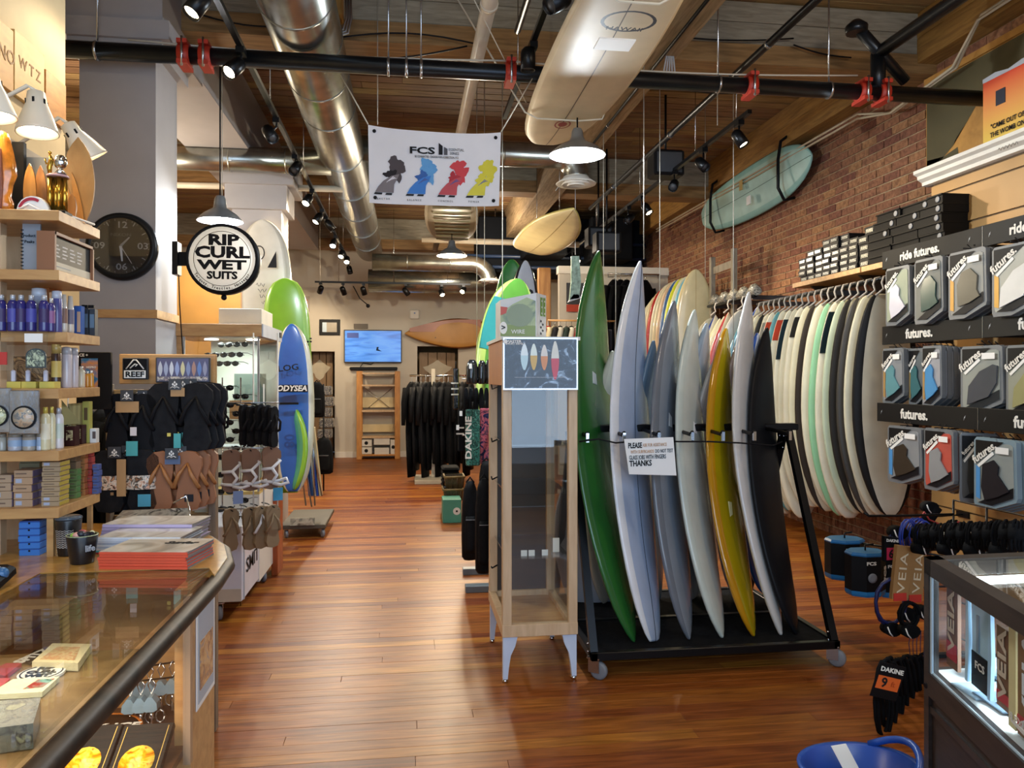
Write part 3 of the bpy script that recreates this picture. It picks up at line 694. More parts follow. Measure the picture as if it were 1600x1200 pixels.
for i, (u, cs) in enumerate(((.13, ('#4a4246', '#2e2a2e', '#7d767a')), (.37, ('#5f9fd6', '#2f5fa8', '#3b7fd0')), (.61, ('#cf4048', '#b02a38', '#c25058')), (.83, ('#d6cc3c', '#b8b030', '#d8cf45')))):
    bprint('ink_splash', blobpts(u+.07, .47, .055, .1, seed=i+3), cs[0])
    bprint('ink_splash', blobpts(u+.09, .56, .045, .13, seed=i+9, k=.5), cs[0], .005)
    bprint('ink_splash', blobpts(u+.035, .62, .045, .07, seed=i+19, k=.5), cs[1] if i != 3 else cs[0], .0055)
    bprint('fin_picture', [(u-.085, .855), (u-.06, .78), (u-.02, .70), (u+.04, .63), (u+.1, .60), (u+.085, .66), (u+.06, .74), (u+.055, .855)], cs[2], .007)
    for k in range(4):
        bprint('fin_line', [(u+.0+k*.018, .72-.02*k), (u+.005+k*.018, .72-.02*k), (u+.058+k*.009, .64+.01*k), (u+.052+k*.009, .635+.01*k)], '#e8e8f0' if i == 0 else '#4a5a9a', .008)
    for k in (0, 1): bprint('fin_base', [(u-.085+k*.085, .86), (u-.03+k*.075, .86), (u-.035+k*.075, .885), (u-.095+k*.085, .885)], '#2c2c30', .008)
    p = bp(u-.03, .94, .006); text(['REACTOR', 'BALANCE', 'CONTROL', 'POWER'][i], Matrix.Translation(p), .011, INK, t, gap=1.5)
p = bp(.40, .27, .006); text('FCS', Matrix.Translation(p), .042, INK, t, .03, sx=1.7)
bprint('logo_bar', [(.525, .15), (.555, .19), (.555, .31), (.525, .31)], '#26262a', .007); bprint('logo_bar', [(.565, .20), (.592, .225), (.592, .31), (.565, .31)], '#55555c', .007)
p = bp(.66, .235, .006); text('ESSENTIAL', Matrix.Translation(p), .017, DGREY, t, sx=.9); p = bp(.645, .285, .006); text('SERIES', Matrix.Translation(p), .017, DGREY, t, sx=.9)
p = bp(.51, .345, .006); text('BE CONNECTED. CHOOSE FOR A DIRECTION. FCS', Matrix.Translation(p), .014, DGREY, t, .01, sx=.62)
for q0, px, py in ((c0, 533, 118), (c1, 838, 112)):
    e = at(px, py, 5.0 if px > 700 else 5.0); single('banner_rope', B().tube([q0, e], .004, 5), col('#d0c8b4', .7), 'white cord tying the %s banner corner to the ceiling' % ('left' if px < 700 else 'right'), 'cord', 'banner cords')
e = at(741, 0, 4.6); single('banner_rope', B().tube([at(822, 160, 5.3), e], .004, 5), col('#d0c8b4', .7), 'long white cord running up left from the overhead longboard sling', 'cord', 'banner cords')
# ---------------- casters ----------------
def caster(t, x, y, r=.045, z0=0, plate=True, name='caster', a=.5):
    R_ = Matrix.Translation((x, y, z0)) @ Matrix.Rotation(a, 4, 'Z')
    b = B(); b.box(-.022, -.017, -.03, .03, r*.8, r*2.3, M=R_).box(.017, .022, -.03, .03, r*.8, r*2.3, M=R_).box(-.03, .03, -.035, .035, r*2.3, r*2.45, M=R_)
    o = part(name, b, STEEL, t)
    w = B().lathe([(.01, -.014), (r*.8, -.014), (r, -.009), (r, .009), (r*.8, .014), (.01, .014)], n=18, M=R_ @ Matrix.Translation((0, -.02, r)) @ Matrix.Rotation(math.pi/2, 4, 'Y'))
    part('wheel', w, MGREY, o); return o
# ---------------- rolling surfboard rack ----------------
rx0, rx1, ry0, ry1, rz = .93, 2.29, 3.82, 4.92, .125
rk = thing('surfboard_rack', 'black rolling surfboard rack with A-frame ends and foam dividers', 'rack', ((rx0+rx1)/2, (ry0+ry1)/2, 0))
part('tray', B().box(rx0+.03, rx1-.03, ry0+.03, ry1-.03, rz, rz+.012), mat('black_carpet', '#141518', .95, noise=.25, scale=40), rk)
for a in ((rx0, rx1, ry0, ry0+.035), (rx0, rx1, ry1-.035, ry1), (rx0, rx0+.035, ry0, ry1), (rx1-.035, rx1, ry0, ry1), (rx0, rx1, 4.35, 4.385)):
    part('frame_rail', B().bbox(*a, rz-.022, rz+.02, .003), BLKM, rk)
for x in (rx0+.02, rx1-.02):
    for (ya, yb) in ((ry0+.03, 4.35), (ry1-.03, 4.4)):
        p, q = Vector((x, ya, rz)), Vector((x, yb, 1.235)); n = Vector((.005, 0, 0)); w = Vector((0, .02, 0)); 
        part('upright', B().loft([[p-n*4-w, p+n*4-w, p+n*4+w, p-n*4+w], [q-n*4-w*.9, q+n*4-w*.9, q+n*4+w*.9, q-n*4+w*.9]]), BLKM, rk)
    part('gusset', B().prism([(-.06, 0), (.06, 0), (.03, -.12), (-.03, -.12)], .004, M=Matrix.Translation((x-.026, 4.375, 1.235)) @ Matrix.Rotation(math.pi/2, 4, 'Z')), BLKM, rk)
    for (yy, zz) in ((4.35, 1.2), (4.4, 1.2), (4.36, 1.13), (ry0+.04, rz+.06), (ry0+.035, rz+.02)):
        part('bolt', B().lathe([(.007, 0), (.007, .006), (.003, .009)], n=8, M=Matrix.Translation((x-.026, yy, zz)) @ Matrix.Rotation(-math.pi/2, 4, 'Y')), CHROME, rk)
part('top_rail', B().bbox(rx0, rx1+.04, 4.33, 4.41, 1.235, 1.275, .005), BLKM, rk)
for k, px in enumerate((905, 960, 1012, 1062, 1108, 1155, 1208)):
    x = rat(px)*4.25
    part('divider_peg', B().tube([(x, 4.4, 1.25), (x, 4.08, 1.235), (x, 4.05, 1.25)], .011, 8), BLACK, rk)
    part('peg_clip', B().box(x-.008, x+.008, 4.045, 4.06, 1.2, 1.25), CHROME, rk)
cords = [(905, 690), (935, 686), (962, 692), (1010, 688), (1060, 690), (1108, 690), (1155, 692), (1208, 696), (1222, 690)]
part('bungee_cord', B().tube([at(px, py, 4.03) for px, py in cords], .005, 6), BLACK, rk)
for x, y_ in ((rx0+.03, ry0+.04), (rx1-.02, ry0+.04), (rx0+.05, ry1-.04), (rx1-.05, ry1-.04)): caster(rk, x, y_, .047, a=.9)
def hull_for(px, k=.36):
    v = Vector((rat(px), 1, 0)).normalized(); n = -v*k+Vector((v.y, -v.x, 0))*math.sqrt(1-k*k); return -n
def rb(label, bot, top, kind, W, dk, hl, rl, k=.36, yb=3.97, yt=4.5, group='shortboards at the front of the rack', name='surfboard', roc=.09, **kw):
    P0 = at(bot[0], bot[1], yb); P0.z = max(P0.z, .14); P1 = at(top[0], top[1], yt)
    return make_board(name, label, P0, P1, hull_for((bot[0]+top[0])/2, k), kind, W, .06, roc, deck=dk, hullc=hl, rail=rl, group=group, **kw)
rb('tall green surfboard at the left end of the rolling rack', (990, 1004), (935, 392), 'round', .56, '#2c6a2c', '#2f7030', '#2a6430', .4, roc=.12, yt=4.55, stickers=((.655, .04, .05, .1, '#d8d8d4', 1),))
rb('pale blue-grey swallowtail surfboard with a dark pinline, second from the rack left', (1022, 1004), (1000, 408), 'short', .52, '#b2c0d8', '#d5d9dd', '#e2e4e6', .42, roc=.1, yt=4.52, stripe=None, stringer='#1a1c22')
rb('dark and mid grey surfboard just right of the paper sign', (1076, 1004), (1053, 470), 'round', .48, '#868d96', '#5a5f66', '#6a7078', .36, stickers=((.62, .02, .045, .08, '#e8e8e8', 1),), roc=.08)
rb('narrow pale green-white surfboard with a cord around its waist', (1128, 1002), (1085, 484), 'round', .47, '#c9d0c6', '#b6beb4', '#c2cabf', .34, stickers=((.62, .0, .045, .08, '#f0f0ee', 1),), roc=.09)
rb('ochre and yellow surfboard with a tinted resin finish', (1177, 1000), (1134, 513), 'round', .47, '#a8920e', '#c07812', '#b88212', .36, gloss=.12, stickers=((.38, .03, .045, .1, '#e6d9a0', 1),), roc=.09)
rb('white surfboard with a black nose edge near the right end of the rack', (1220, 998), (1170, 456), 'gun', .47, '#c4c0ba', '#d4d0ca', '#c9c5bf', .32, roc=.09)
rb('glossy black surfboard, last at the right end of the rack', (1243, 995), (1198, 512), 'round', .46, '#141518', '#141518', '#141518', .34, gloss=.42, roc=.09)
RG = 'boards on the far side of the rack'
for (lb, bot, top, c1_, c2_, kd) in (
    ('cream surfboard tip behind the green surfboard, far side of the rack', (948, 960), (957, 548), '#d8d4c4', '#cbc7b8', 'short'),
    ('steel-blue surfboard behind the blue-grey swallowtail', (1030, 950), (1021, 532), '#7e94a6', '#6a8294', 'gun'),
    ('pale blue surfboard behind the dark grey one', (1085, 945), (1104, 505), '#a9b6be', '#8f9ca6', 'short'),
    ('pale pink surfboard behind the ochre one', (1150, 945), (1160, 520), '#cbb6b0', '#b8a49e', 'round'),
    ('white surfboard with blue rails behind the white one', (1195, 940), (1183, 520), '#d8dade', '#2c58a0', 'round'),
    ('white surfboard behind the pale green-white one', (1110, 950), (1118, 560), '#d9d9d4', '#bfbfba', 'round')):
    rb(lb, bot, top, kd, .46, c1_, c1_, c2_, .42, yb=4.72, yt=4.5 if True else 0, group=RG, roc=.06)
for k, (px, lb, c) in enumerate(((915, 'white funboard with a slotted fin box at the rear left of the rack', '#aeb6c4'), (936, 'grey funboard beside the slotted white one at the rack rear', '#8e98a8'))):
    P0 = at(px, 955-k*10, 4.75); P1 = Vector((P0.x-.03, 4.5, 1.15))
    t = make_board('surfboard', lb, P0, P1, (.25, 1, 0), 'short', .42, .055, .03, deck=c, group=RG)
    for s in (.12, .2): part('fin_slot', B().box(P0.x-.012+.05*s, P0.x+.0, 4.655, 4.67, P0.z+s, P0.z+s+.07), BLACK, t)
# paper notice hung on the bungee
ny = 3.9
a, b_, c, d = at(975, 686, ny), at(1052, 683, ny), at(1057, 743, ny), at(983, 741, ny)
t = thing('paper_sign', 'white paper notice asking for assistance, taped to the rack cord', 'sign', d)
ft_ = Vector((0, .002, 0))
part('sheet', B().loft([[d, c, c+ft_, d+ft_], [a, b_, b_+ft_, a+ft_]]), PAPER, t)
rgt = (b_-a).normalized(); up = (a-d).normalized()
def on(u, v): return a+(b_-a)*u+(d-a)*v+Vector((0, -.002, 0))
for (s, u, v, h, c_, sx, bo) in (('PLEASE', .2, .2, .032, INK, .62, .03), ('ASK FOR ASSISTANCE', .6, .2, .02, col('#c0905a'), .55, .01), ('WITH SURFBOARDS', .33, .38, .02, col('#c0905a'), .58, .01), ('DO NOT TEST', .77, .38, .022, INK, .56, .01), ('GLASS JOBS WITH FINGERS', .42, .54, .026, INK, .52, .01), ('THANKS', .26, .71, .034, INK, .75, .03)):
    text(s, frame(on(u, v), rgt, up), h*.9, c_, t, bo, sx)
# ---------------- wood and glass cabinet beside the rack ----------------
wx0, wx1, wy0, wy1, wz0, wz1 = .477, .867, 3.85, 4.52, .235, 1.74
wc = thing('display_cabinet', 'tall narrow pale-wood and glass cabinet on tapered white legs, left of the board rack', 'cabinet', ((wx0+wx1)/2, (wy0+wy1)/2, 0))
for x in (wx0, wx1-.05):
    for y_ in (wy0, wy1-.05): part('post', B().bbox(x+.0015, x+.0485, y_+.0015, y_+.0485, wz0+.002, wz1-.002, .003), PALE, wc)
for (x0, x1, y0, y1) in ((wx0, wx1, wy0, wy0+.04), (wx0, wx1, wy1-.04, wy1), (wx0, wx0+.04, wy0+.041, wy1-.041), (wx1-.04, wx1, wy0+.041, wy1-.041)):
    part('bottom_rail', B().bbox(x0, x1, y0, y1, wz0, wz0+.062, .002), PALE, wc); part('top_rail', B().bbox(x0, x1, y0, y1, wz1-.23, wz1, .002), PALE if y1-y0 < .1 else col('#b8793f', .5), wc)
part('floor_panel', B().box(wx0+.01, wx1-.01, wy0+.01, wy1-.01, wz0+.01, wz0+.03), OAK, wc)
part('top_panel', B().box(wx0-.01, wx1+.01, wy0-.01, wy1+.01, wz1, wz1+.018), WHITE, wc)
part('glass_pane', B().box(wx0+.05, wx1-.05, wy0+.02, wy0+.025, wz0+.06, wz1-.2), GLASSD, wc)
part('glass_pane', B().box(wx1-.024, wx1-.02, wy0+.05, wy1-.05, wz0+.06, wz1-.2), GLASSD, wc)
part('back_panel', B().box(wx0+.05, wx1-.05, wy1-.02, wy1-.01, wz0+.06, wz1-.2), col('#3c2c1e', .5), wc)
for z in (.62, .95, 1.2): part('glass_shelf', B().box(wx0+.03, wx1-.03, wy0+.04, wy1-.03, z, z+.006), FILM, wc)
for x in (wx0+.005, wx1-.075):
    for y_ in (wy0+.01, wy1-.06):
        s = 1 if x < .6 else -1; ox = x if s > 0 else x+.07
        part('leg', B().loft([[(ox+s*a_, y_+b2, z) for a_, b2 in ((0, 0), (w, 0), (w, .035), (0, .035))] for z, w in ((.02, .024), (.08, .03), (.14, .04), (.185, .062), (wz0, .075))]), col('#c6d2e4', .35), wc)
        part('leg_foot', B().lathe([(.014, 0), (.016, .01), (.01, .02)], (ox+s*.012, y_+.017, 0), 10), CHROME, wc)
for z in (1.50, 1.02, .55, 1.22):
    part('peg_hook', B().tube([(wx0-.0, wy0+.22, z), (wx0-.03, wy0+.2, z-.01), (wx0-.04, wy0+.14, z+.012)], .004, 6), BLACK, wc)
for k, (xx, zz) in enumerate(((.60, .626), (.64, .626), (.71, .626))):
    single('price_card', B().box(xx-.016, xx+.016, wy0+.08, wy0+.083, zz, zz+.03), PAPER, ['left', 'middle', 'right'][k]+' white price card on the lowest glass shelf', 'card', 'price cards in the cabinet')
t = thing('surf_booklet', 'folded white pamphlet leaning on the lowest glass shelf', 'booklet', (.79, wy0+.2, .626))
part('page', B().box(.765, .80, wy0+.15, wy0+.153, .626, .70, M=None), PAPER, t)
# poster on plexi in front of the cabinet top
pp0, pp1, pp2, pp3 = at(786, 527, 3.8), at(903, 524, 3.8), at(903, 609, 3.8), at(788, 608, 3.8)
t = thing('framed_poster', 'dark splash poster of four surfboards in a silver frame on the cabinet', 'poster', pp3)
X0_, X1_, Z0_, Z1_ = pp0.x, pp1.x, pp2.z, pp0.z; pw, ph = X1_-X0_, Z1_-Z0_
part('frame', B().box(X0_, X1_, 3.8, 3.812, Z0_, Z1_), STEEL, t)
def swirl(name, cols, scale, dist, seed=0):
    m = bpy.data.materials.new(name); m.use_nodes = True; N = m.node_tree.nodes; L = m.node_tree.links; p = N['Principled BSDF']; p.inputs['Roughness'].default_value = .15
    tc = N.new('ShaderNodeTexCoord'); mp = N.new('ShaderNodeMapping'); mp.inputs['Location'].default_value = (seed, seed*2, seed*.7); L.new(tc.outputs['Object'], mp.inputs[0])
    nz = N.new('ShaderNodeTexNoise'); nz.inputs['Scale'].default_value = scale; nz.inputs['Detail'].default_value = 5; nz.inputs['Distortion'].default_value = dist; L.new(mp.outputs[0], nz.inputs[0])
    cr = N.new('ShaderNodeValToRGB'); e = cr.color_ramp.elements; n = len(cols)
    while len(e) < n: e.new(.5)
    for i, c in enumerate(cols): e[i].position = .3+.4*i/max(1, n-1); e[i].color = lin(c)
    L.new(nz.outputs[0], cr.inputs[0]); L.new(cr.outputs[0], p.inputs['Base Color']); MATS[name] = m; return m
part('print', B().box(X0_+.008, X1_-.008, 3.796, 3.8, Z0_+.008, Z1_-.008), swirl('splash_print', ['#0e1014', '#12151b', '#1a2029', '#2c3846', '#9fb6cc'], 14, 2.2), t)
for k, (u, v0, v1, w, cs) in enumerate(((.28, .08+.02, .62, .045, ('#bcd8dc', '#dfeaea')), (.405, .34, .88, .042, ('#d0a84a', '#dfe8dc')), (.545, .40, .86, .042, ('#d88a4a', '#e0d8cc')), (.69, .16, .93, .048, ('#c83a48', '#e0dccc')))):
    v0 = 1-v0; v1 = 1-v1; zt_, zb2 = Z0_+ph*(1-v1)-0, Z0_+ph*(1-v0)
    lo, hi = Z0_+ph*(.2 if k == 3 else .38), Z0_+ph*(.93-.05*(k != 3)-.02*(k == 2))
    for j, (a_, b2) in enumerate(((0, .62), (.55, 1))):
        pts = []
        for s in (1, -1):
            for i in range(9):
                q = i/8 if s > 0 else 1-i/8; uu = a_+(b2-a_)*q; pts.append((X0_+pw*u+s*w*pw*max(.02, math.sin(math.pi*min(1, uu*.93+.04))**.7)*1.1, 3.7945-.0003*j, lo+(hi-lo)*uu))
        bb = B(); c_ = sum((Vector(p_) for p_ in pts), Vector())/len(pts); bb.add([c_]+pts, [(0, i+1, (i+1) % len(pts)+1) for i in range(len(pts))]); part('board_picture', bb, col(cs[j], .3), t)
text('MASTER', frame((X0_+pw*.14, 3.794, Z0_+ph*.92), (1, 0, 0), (0, 0, 1)), .014, PAPER, t, .03, 1.1)
text('SHORT FAMILY', frame((X0_+pw*.16, 3.794, Z0_+ph*.875), (1, 0, 0), (0, 0, 1)), .01, PAPER, t, .02, 1.1)
bb = B().lathe([(.011, 0), (.011, .002)], n=14, M=Matrix.Translation((X0_+pw*.03, 3.795, Z0_+ph*.92)) @ Matrix.Rotation(math.pi/2, 4, 'X')); part('round_logo', bb, PAPER, t)
part('rule_line', B().box(X0_+pw*.15, X0_+pw*.85, 3.7938, 3.7945, Z0_+ph*.235, Z0_+ph*.242), LGREY, t)
# boxed goggles on the cabinet top
def bx2(px0, px1, py0, py1, Y): a = at(px0, py0, Y); c = at(px1, py1, Y); return a.x, c.x, c.z, a.z
x0, x1, z0, z1 = bx2(782, 857, 458, 523, 3.98); z0 = wz1+.018; xm = at(836, 460, 3.98).x
t = thing('boxed_display', 'white carton with a green photo front standing on top of the wood cabinet', 'box', ((x0+x1)/2, 4.1, z0))
part('carton', B().loft([[(x0, 3.98, z0), (xm, 3.94, z0), (x1, 4.05, z0), (x1-.06, 4.25, z0), (x0, 4.2, z0)], [(x0, 3.98, z1-.035), (xm, 3.94, z1+.0), (x1, 4.05, z1-.002), (x1-.06, 4.25, z1-.002), (x0, 4.2, z1-.035)]]), col('#d9dad8', .5), t)
e1 = Vector((xm-x0, -.04, 0)).normalized()
def face1(u, v, off=.002): return Vector((x0, 3.98, z0))+e1*u*(xm-x0)+Vector((0, -off, v*(z1-z0)))
def poly3(name, pts, m, t):
    bb = B(); c_ = sum(pts, Vector())/len(pts); bb.add([c_]+pts, [(0, i+1, (i+1) % len(pts)+1) for i in range(len(pts))]); return part(name, bb, m, t)
poly3('photo_print', [face1(u, v) for u, v in ((0, .02), (1, .02), (1, .82), (.75, .9), (.35, .75), (0, .55))], swirl('jungle_print', ['#3b4a20', '#6d7a3c', '#9aa45c', '#4c5a2a'], 9, 1), t)
poly3('lens_print', [face1(.55+.38*math.cos(a_), .5+.26*math.sin(a_), .004) for a_ in [i*.4488 for i in range(14)]], col('#77804a', .2), t)
poly3('band_print', [face1(u, v, .003) for u, v in ((0, .02), (1, .02), (1, .26), (0, .3))], col('#7c8c2e', .3), t)
poly3('red_patch', [face1(u, v, .004) for u, v in ((0, .5), (.16, .55), (.2, .68), (.0, .7))], col('#c2503c', .4), t)
text('WIRE', frame(face1(.5, .13, .005), e1, (0, 0, 1)), .022, PAPER, t, .01)
poly3('round_badge', [face1(.08+.11*math.cos(a_), .22+.14*math.sin(a_), .006) for a_ in [i*.4488 for i in range(14)]], PAPER, t)
text('>', frame(face1(.08, .22, .008), e1, (0, 0, 1)), .03, INK, t, .02)
e2 = Vector((x1-xm, .11, 0)).normalized(); n2 = Vector((e2.y, -e2.x, 0)); l2 = math.hypot(x1-xm, .11)
def face2(u, v, off=.002): return Vector((xm, 3.94, z0))+e2*u*l2+n2*off+Vector((0, 0, v*(z1-z0)))
for i in range(2):
    poly3('chart_column', [face2(u+.12*1.1*i*2.2, v) for u, v in ((.38, .5), (.6, .5), (.6, .92), (.38, .92))], col('#6f9a3a', .4), t)
    for j in range(3):
        poly3('dot', [face2(.49+.29*i+.05*math.cos(a_), .56+.14*j+.025*math.sin(a_), .004) for a_ in [k*.785 for k in range(8)]], PAPER, t)
for j in range(5): poly3('glyph', [face2(.42+.2*(j % 2)+.07*math.cos(a_), .1+.07*j+.03*math.sin(a_), .003) for a_ in [k*1.2566 for k in range(5)]], INK, t)
# ---------------- boards hanging along the brick wall ----------------
CRM = ['#d9d3b4', '#d4ceb2', '#dcd6bc', '#cfc9ae', '#d8d2ba']
def hanger(x, y_, z, label, grp, col_='#9b958c'):
    pts = [(x, y_+.02, z-.09), (x, y_-.012, z-.05), (x, y_-.02, z-.01), (x-.005, y_+.01, z+.022), (x, y_+.035, z+.0)]
    single('board_hook', B().tube([(x-.09, y_+.01, z-.13), (x-.03, y_, z-.08), (x-.045, y_, z-.03), (x-.03, y_, z+.015), (x+.01, y_, z+.025), (x+.03, y_, z)], .009, 7), col(col_), label, 'hook', grp)
XC = 3.70
def rail_(name, y0, y1, z, label):
    t = thing(name, label, 'rail', (XC, y0, z)); part('bar', B().tube([(XC, y0, z), (XC, y1, z)], .02, 10), BLKM, t)
    for k in range(3):
        y_ = y0+(y1-y0)*(k+.15)/2.4
        part('wall_bracket', B().box(XC, 4.19, y_-.012, y_+.012, z-.035, z+.012), DGREY, t)
    return t
rowA = [  # rail colour, pad colour, L, label
 (None, None, 1.86), (None, None, 1.9), ('#23231f', None, 1.92), (None, '#8f8f86', 1.98), (None, '#b8452f', 2.0), ('#4f8f94', None, 1.95), (None, '#b8452f', 1.92), (None, '#1f3038', 1.98),
 (None, None, 1.86), (None, '#2a2a28', 1.84), (None, None, 1.82), ('#332c26', None, 1.84), (None, None, 1.80), ('#8fc79a', None, 1.84), (None, '#16262c', 1.84), ('#b8c4a8', None, 1.78), ('#2b2824', None, 1.76), ('#3a362f', None, 1.76), (None, None, 1.74), ('#1f1d1b', None, 1.72)]
nA = len(rowA)
LBL = ['plain cream hung board', 'plain cream hung board', 'cream board with a black rail', 'cream board with a grey tail pad', 'cream board with a red tail patch', 'cream board with teal edges',
 'cream board with a red patch', 'cream board with a long slate tail pad', 'plain ivory hung board', 'ivory board with a black corner patch', 'plain ivory hung board', 'ivory board with a dark brown rail', 'plain ivory hung board', 'board with a light green rail', 'ivory board with a narrow near-black tail pad', 'pale sage hung board', 'board with a wide black rail', 'board with a charcoal rail', 'plain cream hung board', 'cream board with a black edge']
seen_ = {}
for i, (rl, pad, L_) in enumerate(rowA):
    y_ = 7.62-i*.111; lb = LBL[i]; c = CRM[i % 5]; ztop = 2.20-.0*i
    lab = lb+', '+ORD[i]+' from far end of near rail'
    make_board('surfboard', lab, (XC+R.uniform(-.01, .01), y_, ztop), (XC+.02, y_+.0, ztop-L_), (.06, 1, 0), 'squash', .54, .062, .05, deck=c, hullc=c, rail=rl or c, pad=pad, padu=(.05, .24 if pad in ('#1f3038', '#16262c') else .15), group='cream boards hung under the box shelf', gloss=.45)
    hanger(XC-.02, y_-.02, 2.315, 'grey hook on the near hanging rail, '+ORD[i]+' from its far end', 'hooks on the near rail')
rail_('hanging_rail', 5.3, 7.75, 2.325, 'black hanging rail under the shelf of black boxes')
rowB = [('#c9c4ac', None), ('#1e3f8c', None), ('#d8d4b0', None), ('#d2ceae', None), ('#a83434', None), ('#c9c4bc', None), ('#3c3a44', None), ('#cbc6ba', None), ('#4f8aa0', None), ('#c4c0b6', None), ('#2c4fa0', None)]
LB = ['cream', 'bright blue-railed', 'pale yellow', 'ivory', 'red-railed', 'silver-grey', 'dark-railed', 'wide grey-white', 'sea-blue-railed', 'stone-grey', 'royal-blue-edged']
for i, (rl, _) in enumerate(rowB):
    y_ = 9.0-i*.125
    make_board('surfboard', LB[i]+' board, '+ORD[i]+' from the far end of the middle hanging rail', (XC, y_, .3), (XC, y_, 2.28+.03*math.sin(i*2)), (.1, 1, 0), 'long' if i in (0, 7) else 'short', .55, .062, .04, deck=CRM[(i*2) % 5] if i != 7 else '#bdb8ac', rail=rl, hullc=rl, group='boards on the middle hanging rail')
    if i in (2, 5, 8): hanger(XC-.02, y_, 2.42, 'pale hook over the middle rail, the '+['far', 'middle', 'near'][(i-2)//3]+' one of three', 'hooks on the middle rail', '#c8c0b4')
rail_('hanging_rail', 7.8, 9.1, 2.43, 'black hanging rail of the middle boards')
for k in range(5):
    b = B(); b.tube([(XC+.0, 7.75+k*.26, 2.47), (XC+.02, 7.85+k*.26, 2.5), (XC, 7.97+k*.26, 2.46)], [.045, .07, .04], 8)
    single('rolled_bag', b, swirl('bag_print', ['#8a8c84', '#3a3c3a', '#b8b4a8', '#2a2a28'], 40, 2), ORD[k]+' clear rolled bag from the near end on the middle rail', 'bag', 'rolled bags over the middle rail')
rowC = ['#a8283a', '#3c8a6a', '#d6d2b0', '#cfcab0', '#d8d4b4', '#cbb890', '#a81e1e', '#d4ceb6', '#cfc4a4', '#d0b08e', '#3a5f94', '#cdd238', '#e0dcb8', '#6fb4d0', '#e0cf9c']
LC = ['crimson', 'green-railed', 'ivory', 'off-white', 'cream', 'tan-edged', 'red-railed with stripe', 'ivory and grey', 'sand-railed', 'peach-railed', 'blue-railed', 'bright yellow-railed', 'pale cream', 'sky-blue-railed', 'wide cream']
for i, rl in enumerate(rowC):
    y_ = 11.35-i*.145; zt_ = 2.55+.32*math.sin(min(1, i/9)*1.57)
    make_board('longboard', LC[i]+' longboard, '+ORD[i]+' from the far end of the far row', (3.62, y_, .3), (3.62+.0*i, y_, zt_ if i < 14 else 2.92), (.1, 1, 0), 'long', .56, .07, .04, deck='#e0d2a4' if i == 14 else CRM[i % 5], rail=rl, hullc=rl, group='longboards in the far row by the brick wall', stringer='#b89a60' if i == 14 else None)
# two-post wood rack holding them
ft = B(); fx, fy = 3.75, 8.95
t = thing('timber_stand', 'grey timber posts and crossbar standing behind the far longboards', 'stand', (3.8, fy, 0))
a_, c_ = at(1147, 388, 8.75), at(1113, 402, 9.25)
for p in (a_, c_): part('post', B().bbox(p.x-.03, p.x+.03, p.y-.03, p.y+.03, 0, p.z, .004), woodmat('weathered', '#9d927e', '#7f7564', .7, (10, 10, 2)) if 'weathered' not in MATS else MATS['weathered'], t)
part('crossbar', B().loft([[p+Vector((0, s1, -.16+s2)) for s1, s2 in ((-.02, -.06), (.02, -.06), (.02, .03), (-.02, .03))] for p in (a_, c_)]), MATS['weathered'], t)
# ---------------- shelf and black boxes ----------------
sz = 2.475
for k, (ya, yb) in enumerate(((5.98, 7.12), (4.95, 5.965))):
    t = thing('wall_shelf', ('far' if k == 0 else 'near')+' maple shelf plank carrying black boxes on the brick wall', 'shelf', (4.0, ya, sz-.04), group='maple wall shelves')
    part('plank', B().bbox(3.76, 4.18, ya, yb, sz-.045, sz, .002), OAK, t)
    for y_ in (ya+.15, yb-.2): part('bracket', B().prism([(0, 0), (.35, 0), (0, -.3)], .02, M=Matrix.Translation((4.19, y_+.01, sz-.046)) @ Matrix.Rotation(math.pi, 4, 'Z')), col('#3b3026'), t)
def shoebox(y0, y1, z0, h, label, grp, logo, jig):
    dx = jig; t = thing('shoe_box', label, 'box', (3.95+dx, (y0+y1)/2, z0), group=grp)
    x0 = 3.80+dx
    part('carton', B().box(x0+.003, 4.12+dx, y0+.002, y1-.002, z0, z0+h*.86), col('#100f0e', .6) if logo else BLACK, t)
    part('lid', B().box(x0, 4.123+dx, y0, y1, z0+h*.55, z0+h*.985) if not logo else B().box(x0-.008, 4.123+dx, y0-.001, y1+.001, z0+h*.84, z0+h*.985), BLACK if not logo else col('#151310', .55), t)
    if not logo:
        part('end_label', B().box(x0-.002, x0, y0+.02, y1-.02, z0+h*.25, z0+h*.72), swirl('label_print', ['#101010', '#c8c6b4', '#20201e', '#d8d6c8'], 90, .5), t)
    elif logo == 2:
        part('round_logo', B().lathe([(h*.34, 0), (h*.34, .003), (h*.2, .003)], n=12, M=Matrix.Translation((x0-.0, y0+.05, z0+h*.45)) @ Matrix.Rotation(-math.pi/2, 4, 'Y')), MGREY, t)
    return t
pos = ['bottom', 'second', 'third', 'fourth', 'fifth', 'top but one', 'top']
cols_ = [(7.06, 4), (6.92, 5), (6.78, 5), (6.64, 6), (6.50, 6), (6.36, 6), (6.22, 5)]
for ci, (yc, n) in enumerate(cols_):
    for k in range(n):
        h = .056; shoebox(yc-.137, yc, sz+k*h, h, 'small black labelled box, %s in the %s stack from the shelf\'s far end' % (['lowest', 'second up', 'third up', 'fourth up', 'fifth up', 'sixth up'][k], ORD[ci]), 'small labelled boxes on the wall shelf', 0, R.uniform(-.012, .012))
yy = 6.07
